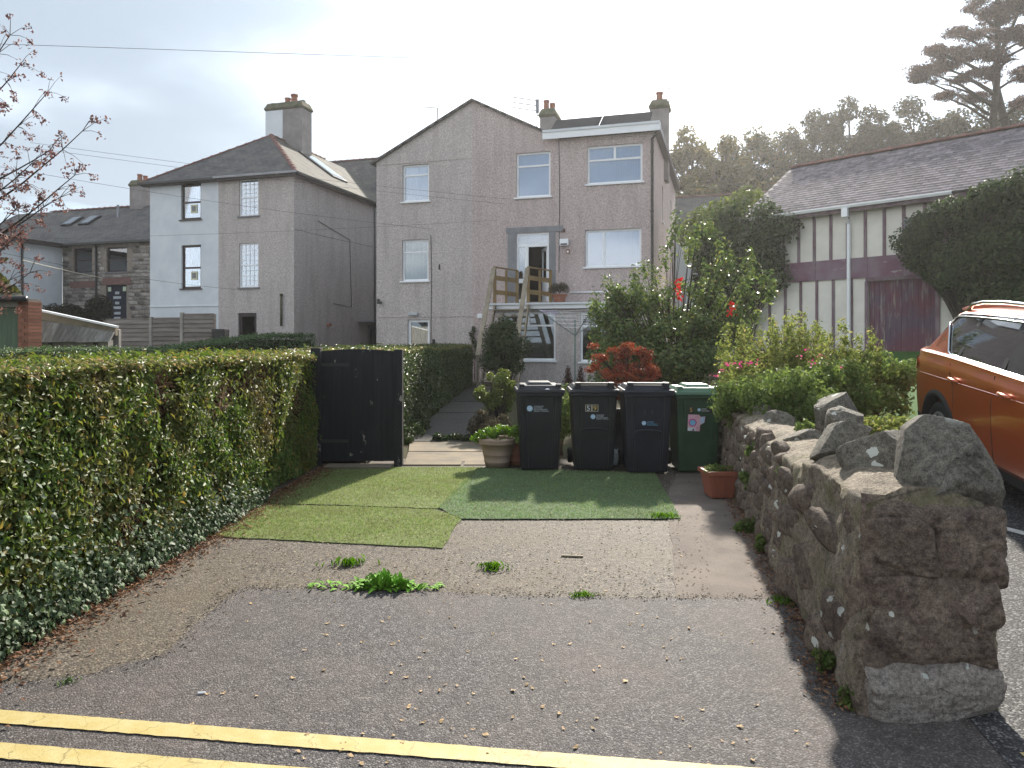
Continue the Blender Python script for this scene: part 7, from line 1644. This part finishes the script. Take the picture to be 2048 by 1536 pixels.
# the big pine at top right, foliage in flat tiers
Dp = 46
pb = P(1978, HV, Dp); pz = gz(pb.x, Dp)
tiers = [(1915, 110, 130, 26), (1975, 60, 150, 34), (2010, 12, 150, 34), (1880, 125, 90, 20), (1935, 150, 120, 22), (1990, 118, 130, 26), (2060, 70, 90, 40), (1848, 138, 44, 14), (1900, 165, 80, 14), (2035, 150, 90, 22), (1955, 20, 90, 24), (1985, -40, 150, 40), (2065, 10, 90, 40), (1930, 70, 70, 18), (1838, 158, 22, 9), (1890, 190, 60, 10), (2050, 200, 70, 18), (1870, 100, 40, 12), (2040, -90, 120, 40), (1950, 190, 70, 12), (2120, 60, 90, 40)]
cl = []; limbs = MB(); o0 = Vector((pb.x, Dp, pz))
for u, v, w, h in tiers:
    n_ = max(5, int(w * h / 300)); d0 = Dp + rb_.uniform(-1.5, 1.5)
    st_ = P(1988 + (rb_.random() - 0.5) * 20, min(250, v + 20 + abs(u - 1985) * 0.35), Dp) - o0; en_ = P(u + (w * 0.4 if u > 1985 else -w * 0.4), v + h * 0.1, d0) - o0
    limbs.tube([st_, st_.lerp(en_, 0.4) + Vector((0, 0, 0.3)), st_.lerp(en_, 0.75) + Vector((0, 0, 0.25)), en_], [0.10, 0.075, 0.05, 0.015], 5, caps=False)
    for j in range(n_):
        uu = u + rb_.triangular(-0.55, 0.55, 0) * w; d = d0 + rb_.uniform(-1.6, 1.6); s_ = d / FPX; rr_ = rb_.uniform(8, 20)
        cl.append((P(uu, v + rb_.gauss(0, 0.33) * h, d), (rr_ * s_ * 1.3, rr_ * s_ * 1.3, rr_ * s_ * 0.55)))
pine = plant('pine_tree', 'tall pine with flat dark tiers of foliage at the top right', 'pine tree', (pb.x, Dp, pz), cl, 0.18, m_pine, 60000, m_bark, 0.26, seed=150, aspect=0.3, trunk={'top': P(2000, -60, Dp)}, parts=('trunk', 'crown'), spread=1.3, limbs=False, shell=0.95)
limbs.build('limbs', m_bark, pine, smooth=True, recalc=False)
p2 = P(2012, HV, Dp + 1.5); MB().tube([(p2.x - pb.x, 1.5, 0), P(2010, 250, Dp + 1.5) - Vector((pb.x, Dp, pz)), P(1985, 140, Dp + 1) - Vector((pb.x, Dp, pz)), P(2040, 20, Dp + 1) - Vector((pb.x, Dp, pz))], [0.30, 0.26, 0.18, 0.08], 8).build('second_trunk', m_bark, pine, smooth=True)
# plants in pots
pz0 = G(994, 940)
plant('parsley', 'bright green parsley filling the large terracotta pot', 'herb', (pz0.x, pz0.y + 0.2, 0.34), [(Vector((pz0.x + a, pz0.y + 0.2 + b_, 0.42 + c_)), (0.08, 0.08, 0.055)) for a, b_, c_ in ((-0.2, -0.08, 0), (-0.12, 0.05, 0.03), (0.0, -0.06, 0.05), (0.1, 0.04, 0.05), (0.2, -0.04, 0.02), (-0.26, 0, -0.05), (0.24, 0.06, 0.05), (0.05, 0.1, 0.06), (-0.05, -0.12, 0.01), (0.28, -0.06, -0.06))], 0.032, m_parsley, 1900, m_parsley, 0.004, seed=51, aspect=0.7)
plant('planter_weeds', 'straggly seedlings in the square orange planter', 'weed', (pl.x, pl.y + 0.14, 0.25), [(Vector((pl.x + a, pl.y + 0.14 + b_, 0.30)), (0.05, 0.05, 0.03)) for a, b_ in ((-0.1, 0), (-0.04, -0.08), (0.05, 0.0), (0.1, -0.06), (-0.14, -0.1), (0.0, 0.09))], 0.03, m_midgreen, 260, m_twig, 0.003, seed=52, aspect=0.6)
q = HF.w(HF.s(1119, -0.9), -0.9, zd); plant('heather', 'dark mounded heather in the balcony pot', 'heather', (q.x, q.y, q.z + 0.31), [(Vector((q.x + a, q.y + b_, q.z + 0.55 + c_)), (0.18, 0.18, 0.16)) for a, b_, c_ in ((-0.15, 0, 0.05), (0.12, 0.05, 0.1), (0, -0.1, 0.0), (0.2, -0.05, -0.02), (-0.25, 0, -0.05))], 0.05, m_heather, 2200, m_twig, 0.008, seed=53, aspect=0.25)
for i, (u, lab) in enumerate(((1136, 'left one of two brown dwarf conifers before the extension wall'), (1161, 'right one of two brown dwarf conifers before the extension wall'))):
    c = P(u, 745, 24.5); plant('dwarf_conifer', lab, 'conifer', (c.x, 24.5, 0), [(Vector((c.x + (0.02 if k % 2 else -0.02), 24.5, 0.2 + 0.07 * k)), (0.17 - 0.014 * k, 0.17 - 0.014 * k, 0.10)) for k in range(8)], 0.06, leaf_mat('brown_conifer', [(0, (0.05, 0.018, 0.014)), (1, (0.11, 0.045, 0.035))], 0.2, 0.7, 0.2), 700, m_bark, 0.02, seed=54 + i, aspect=0.3)
plant('bin_side_plant', 'green leaves pushing up between the first two bins', 'plant', (0.66, 10.2, 0), clump_fill((0.68, 10.1, 0.65), (0.16, 0.2, 0.35), 12, 0.13, 57), 0.06, m_midgreen, 1100, m_twig, 0.008, seed=57)
plant('wall_creeper', 'thin dark creeper on the house wall beside the steps', 'creeper', HF.w(HF.s(948, -0.1), -0.1, 0), [(HF.w(HF.s(948 + 5 * math.sin(k), -0.1), -0.1, HF.z(948, 712 - k * 9, -0.1)), (0.10, 0.06, 0.12)) for k in range(7)], 0.09, m_bushgreen, 320, m_twig, 0.01, seed=58)

# ------------------------------------------------------------------ weeds in the drive, fallen leaves, litter
def blade_mesh(name, mat, L_=1.0, w=0.22, curl=0.35, teeth=True):
    k = 6; vs, fs = [], []
    for i in range(k + 1):
        t = i / k; ww = w * (0.25 + 0.75 * math.sin(min(1, t * 1.25) * 2.2)) * (1 - t ** 4) * (1.25 if teeth and i % 2 else 0.8); z = 0.55 * t - curl * t * t * 1.4; y = L_ * t
        vs += [(-ww, y, z + 0.04), (0, y, z), (ww, y, z + 0.04)]
    for i in range(k): a = i * 3; fs += [(a, a + 1, a + 4, a + 3), (a + 1, a + 2, a + 5, a + 4)]
    me = MB().add(vs, fs).mesh(name, False); me.materials.append(mat); me.shade_smooth(); return me
m_dl = M('dandelion_leaf', (0.115, 0.27, 0.02), (0.15, 0.31, 0.03), 4, 0.7, 0.15, rand=0.3)
dlm = [blade_mesh('leaf', m_dl, 1, 0.20, c_) for c_ in (0.30, 0.45, 0.55)]
wd_ = thing('dandelion_clump', 'bright green clump of dandelions along the drive joint', 'weed', tuple(G(750, 1180)))
wb = Vector(wd_.location); rw_ = random.Random(13)
for i in range(290):
    u = rw_.choice((rw_.gauss(765, 36), rw_.gauss(775, 26), rw_.uniform(620, 880))); v = 1174 + rw_.uniform(-6, 8) + (u - 620) * 0.012; g = G(u, v) - wb
    big_ = math.exp(-((u - 772) / 50) ** 2); s = 0.045 + 0.05 * big_ * rw_.uniform(0.6, 1.1) + rw_.uniform(0, 0.02)
    inst('leaf', rw_.choice(dlm), wd_, (g.x, g.y, 0.008), (rw_.uniform(-0.1, 1.1) * (0.3 + big_), 0, rw_.uniform(0, 6.28)), (s, s, s))
for i, (u, v, n_, s, lab) in enumerate(((697, 1130, 40, 0.055, 'upright tuft of fine grass in the drive near the mat'), (985, 1138, 46, 0.05, 'round tuft of grass in the middle of the drive'), (1165, 1194, 34, 0.035, 'sparse low weeds at the tarmac joint'), (1325, 1036, 60, 0.05, 'dark tufted grass at the right corner of the mat'), (1570, 1208, 20, 0.05, 'seedlings where the concrete strip meets the wall'), (140, 1368, 14, 0.03, 'greyish weed on the tarmac at far left'))):
    g = G(u, v); n2 = n_ * 3; a = RNG.uniform(0, 6.28, n2); rad = np.abs(RNG.normal(0, s * 0.9, n2)) + 0.002
    pos = np.stack([np.cos(a) * rad * 1.5, np.sin(a) * rad, RNG.uniform(0.3, 1, n2) * s * 0.5], 1)
    o = leaves('grass_tuft', pos, np.stack([np.cos(a), np.sin(a), np.full(n2, 0.2)], 1), RNG.uniform(s * 0.6, s * 1.3, n2), m_dandel if i != 5 else m_hedge3, None, aspect=0.14, spread=0.5, droop=-1.3)
    o.location = (g.x, g.y, 0.006); o['label'] = lab
m_fall = M('fallen_leaf', (0.46, 0.32, 0.17), (0.38, 0.25, 0.12), 3, 0.7, 0.2, rand=0.35)
fm = []
for i in range(4):
    k = 6; w_ = 0.16 + 0.05 * i; vs = [(-0.5, 0, 0.02)] + [(-0.5 + j / k, w_ * math.sin(math.pi * j / k) * sg, 0.10 * math.sin(j * 1.3 + i) + 0.06) for j in range(1, k) for sg in (1, -1)] + [(0.5, 0, 0.12)]
    fs = [(0, 2, 1)] + [(2 * j - 1, 2 * j, 2 * j + 2, 2 * j + 1) for j in range(1, k - 1)] + [(2 * k - 3, 2 * k - 2, 2 * k - 1)]
    me = MB().add(vs, fs).mesh('fallen_leaf', False); me.materials.append(m_fall); me.shade_smooth(); fm.append(me)
rl = random.Random(99); cnt = 0
while cnt < 150:
    v = 1105 + 430 * rl.random() ** 0.8; u = rl.gauss(1000, 420)
    if not (120 < u < 1690): continue
    if v < 1190 and (u < 560 or u > 1500): continue
    g = G(u, v)
    if g.x > wall_x(g.y) - 0.12 or g.x < -2.3: continue
    s = rl.uniform(0.015, 0.034); o = inst('fallen_leaf', rl.choice(fm), None, (g.x, g.y, 0.012 if v > 1200 else 0.005), (rl.uniform(-0.2, 0.2), rl.uniform(-0.15, 0.15), rl.uniform(0, 6.28)), (s, s, s))
    tag(o, 'small dry tan leaf lying on the drive or tarmac', 'leaf', 'dry leaves scattered over drive and tarmac'); cnt += 1
m_russet = leaf_mat('leaf_litter', [(0, (0.10, 0.045, 0.028)), (0.6, (0.20, 0.10, 0.055)), (1, (0.30, 0.19, 0.11))], 0.2, 0.7, 0.2)
n = 5200; ly_ = RNG.uniform(2.8, 9.3, n); lx = -2.62 + 0.028 * (ly_ - 2) + np.abs(RNG.normal(0, 0.13, n)) - 0.02 + 0.10 * np.clip((ly_ - 8.4), 0, 1) * RNG.uniform(0, 1, n)
o = leaves('leaf_litter', np.stack([lx, ly_, RNG.uniform(0.008, 0.03, n)], 1), np.tile([0, 0, 1.0], (n, 1)), RNG.uniform(0.012, 0.045, n), m_russet, None, aspect=0.5, spread=0.5); o['label'] = 'russet leaf litter along the foot of the privet hedge'
n = 2400; ly_ = RNG.uniform(3.1, 9.2, n); lx = 1.46 + 0.19 * (ly_ - 3.06) - np.abs(RNG.normal(0, 0.07, n))
o = leaves('leaf_litter', np.stack([lx, ly_, RNG.uniform(0.010, 0.022, n)], 1), np.tile([0, 0, 1.0], (n, 1)), RNG.uniform(0.010, 0.035, n), m_russet, None, aspect=0.5, spread=0.4); o['label'] = 'brown litter and crumbs along the foot of the stone wall'
m_crumb = leaf_mat('pale_crumbs', [(0, (0.05, 0.04, 0.025)), (0.35, (0.12, 0.09, 0.05)), (0.6, (0.24, 0.19, 0.11)), (1, (0.44, 0.36, 0.24))], 0.1, 0.8, 0.2)
n = 3200; uu, vv = RNG.uniform(420, 1420, n), RNG.uniform(945, 1200, n); gp3 = np.array([tuple(G(a, b_, 0.0)) for a, b_ in zip(uu, vv)]); gp3[:, 2] = np.where(vv < 1098, 0.031, 0.007)
o = leaves('chaff', gp3, np.tile([0, 0, 1.0], (n, 1)), RNG.uniform(0.008, 0.026, n), m_crumb, None, aspect=0.55, spread=0.3); o['label'] = 'pale chaff and leaf crumbs over the mats and old drive'
ep_ = [G(u, v) for u, v in edge_pts[1:]]; gl_ = []
for a, b_ in zip(ep_, ep_[1:]):
    for _ in range(int((b_ - a).length * 260)): q = a.lerp(b_, random.random()); gl_.append((q.x + random.gauss(0, 0.05), q.y + random.gauss(0, 0.035) + 0.02, 0.011))
o = leaves('grit', np.array(gl_), np.tile([0, 0, 1.0], (len(gl_), 1)), RNG.uniform(0.006, 0.018, len(gl_)), leaf_mat('grit_crumbs', [(0, (0.07, 0.06, 0.05)), (0.6, (0.15, 0.125, 0.10)), (1, (0.30, 0.26, 0.20))], 0, 0.9, 0.1), None, aspect=0.8, spread=0.5); o['label'] = 'grit and crumbs along the joint between tarmac and old drive'
g = G(1143, 1113); tag(MB().bar((-0.075, 0, 0.008), (0.085, -0.02, 0.008), 0.018, 0.010).bar((0.02, -0.012, 0.009), (0.05, 0.02, 0.011), 0.008, 0.006).build('stick', m_woodgrey, None, loc=(g.x, g.y, 0.0)), 'short flat stick lying on the old drive', 'stick')
g = G(403, 1392); tag(MB().tube([(-0.016, 0, 0.005), (0.016, 0.004, 0.005)], 0.0045, 8).build('cigarette_end', m_upvc, None, loc=(g.x, g.y, 0.009)), 'white cigarette end on the tarmac at left', 'litter')
g = G(252, 1157); o = inst('fallen_leaf', fm[3], None, (g.x, g.y, 0.03), (0.5, 0.2, 0.4), (0.13, 0.13, 0.2)); o.material_slots[0].link = 'OBJECT'; o.material_slots[0].material = M('maroon_leaf', (0.13, 0.045, 0.03)); tag(o, 'large curled maroon leaf on the drive by the hedge', 'leaf')

# ------------------------------------------------------------------ aerials, airer, wires
def aerial(label, base, h, boom, elems, updown=0.0, n=3):
    t = thing('tv_aerial', label, 'aerial', base)
    MB().tube([(0, 0, 0), (0, 0, h)], 0.030, 6).build('mast', m_metal, t)
    return t
s, z = HF.sz(1074, 285, 0.05); a0 = HF.w(s, 0.05, z); zt_ = HF.z(1074, 200, 0.05)
t = aerial('television aerial with three long combs on the gable edge', a0, zt_ - z, 0, 0)
hh = zt_ - z
for k, dz in enumerate((0.02, 0.22, 0.42)):
    b_ = MB().tube([(0.0, 0, hh - dz), (-0.95, -0.1, hh - dz + 0.10)], 0.02, 5).build('boom', m_metal, t)
    for i in range(9): x = -0.08 - i * 0.10; MB().tube([(x, -0.12 - 0.01 * i, hh - dz + 0.01 * i - 0.05), (x, 0.12, hh - dz + 0.01 * i + 0.05)], 0.014, 4).build('element', m_metal, b_)
MB().box(-0.05, 0.08, -0.05, 0.05, hh - 0.5, hh + 0.02).build('reflector', m_metal, t)
s, z = HF.sz(1338, 262, 5.0); a0 = HF.w(s, 5.0, z); zt_ = HF.z(1338, 176, 5.0); t = aerial('thin aerial beside the right hand chimney', a0, zt_ - z, 0, 0); hh = zt_ - z
b_ = MB().tube([(-0.40, 0, hh), (0.62, 0, hh)], 0.022, 5).build('boom', m_metal, t)
for i in range(9): x = -0.3 + i * 0.11; MB().tube([(x, -0.1, hh - 0.03), (x, 0.1, hh + 0.05)], 0.014, 4).build('element', m_metal, b_)
s, z = HF.sz(875, 255, 6.0); a0 = HF.w(s, 6.0, z - 0.6); zt_ = HF.z(875, 216, 6.0); t = aerial('small aerial showing over the left roof slope of the gable', a0, zt_ - z + 0.6, 0, 0); hh = zt_ - z + 0.6
MB().tube([(0.05, 0, hh), (-0.85, 0, hh + 0.06)], 0.022, 5).build('boom', m_metal, t)
air = thing('rotary_airer', 'green rotary clothes airer with sagging lines before the extension', 'clothes airer', (P(1150, 700, 21.0).x, 21.0, 0)); zt_ = P(1150, 640, 21.0).z
m_airer = M('green_grey_metal', (0.22, 0.27, 0.25), (0.18, 0.22, 0.2), 8, 0.5, 0.4, metal=0.3)
MB().tube([(0, 0, 0), (0, 0, zt_)], 0.026, 8).build('pole', m_airer, air)
tips = []
for k in range(4):
    a = R(20 + 90 * k); e = Vector((1.15 * math.cos(a), 1.15 * math.sin(a), zt_ + 0.28)); tips.append(e); MB().tube([(0, 0, zt_ - 0.45), e], 0.014, 6).build('arm', m_airer, air)
mb = MB()
for f in (0.35, 0.5, 0.65, 0.8, 0.97):
    for k in range(4):
        a, b_ = Vector((0, 0, zt_ - 0.45)).lerp(tips[k], f), Vector((0, 0, zt_ - 0.45)).lerp(tips[(k + 1) % 4], f); mb.tube([a, (a + b_) / 2 - Vector((0, 0, 0.03)), b_], 0.005, 4, caps=False)
mb.build('lines', m_upvc, air)
pc = M('peg_plastic', (0.45, 0.2, 0.5), (0.3, 0.35, 0.6), 30, 0.5, 0.3)
for k in range(12): p = tips[1].lerp(tips[2], (k + 1) / 13); MB().box(p.x - 0.01, p.x + 0.01, p.y - 0.01, p.y + 0.01, p.z - 0.07, p.z + 0.01).build('peg', pc, air)
# trellis arch by the airer
def wire(label, pts, r, mat, sag=0.0, name='overhead_wire'):
    a, b_ = Vector(pts[0]), Vector(pts[-1]); n = 24
    ps = [a.lerp(b_, i / n) - Vector((0, 0, sag * 4 * (i / n) * (1 - i / n))) for i in range(n + 1)]
    o = MB().tube([p - a for p in ps], r, 5, caps=False).build(name, mat, None, loc=a, recalc=False); return tag(o, label, 'wire')
m_wgrey0 = M('pale_grey_cable', (0.16, 0.16, 0.19))
wire('long telephone wire crossing the sky', [P(-300, 78, 17), P(1850, 150, 44)], 0.007, m_wgrey0, 0.0)
m_wgrey = M('grey_cable', (0.14, 0.13, 0.135))
Hs = lambda u, v: HF.w(HF.s(u, -0.05), -0.05, HF.z(u, v, -0.05))
wire('upper cable passing the hipped house to the gable wall', [P(60, 285, 26), Hs(1015, 398)], 0.006, m_wgrey, 0.1)
wire('second cable just below the upper one', [P(60, 295, 26), Hs(1010, 408)], 0.006, m_wgrey, 0.1)
wire('cable from the garden tree to the gable wall bracket', [P(-20, 330, 24), Hs(862, 458)], 0.006, m_wgrey, 0.15)
wire('lower slack cable across both houses', [P(-20, 480, 24), Hs(995, 440)], 0.005, m_wgrey, 0.1)
wire('low cable from the white wall to the hipped house', [P(0, 505, 24), LF.w(LF.s(475, -0.05), -0.05, LF.z(475, 579, -0.05))], 0.007, m_wgrey, 0.15)
wire('pale washing line by the white house', [P(45, 520, 23), P(205, 556, 26)], 0.010, m_hub, 0.02, 'washing_line')
wire('cable between the hipped house corner and the gable', [LF.w(0.03, -0.03, LF.z(588, 458)), HF.w(SL, -0.02, HF.z(753, 495))], 0.012, m_wgrey, 0.03)
# ------------------------------------------------------------------ thin air volume added to imitate the flare veil
m_haze = bpy.data.materials.new('flare_veil_haze'); m_haze.use_nodes = True
hn, hl = m_haze.node_tree.nodes, m_haze.node_tree.links; hn.remove(hn['Principled BSDF'])
hv = hn.new('ShaderNodeVolumePrincipled'); hv.inputs['Color'].default_value = (0.96, 0.95, 0.94, 1); hv.inputs['Density'].default_value = 0.0006; hv.inputs['Anisotropy'].default_value = 0.62
hl.new(hv.outputs[0], hn['Material Output'].inputs['Volume'])
stuff(MB().box(-420, 420, -70, 920, -1.2, 36.0).build('flare_veil_haze', m_haze))
SC.frame_set(1)
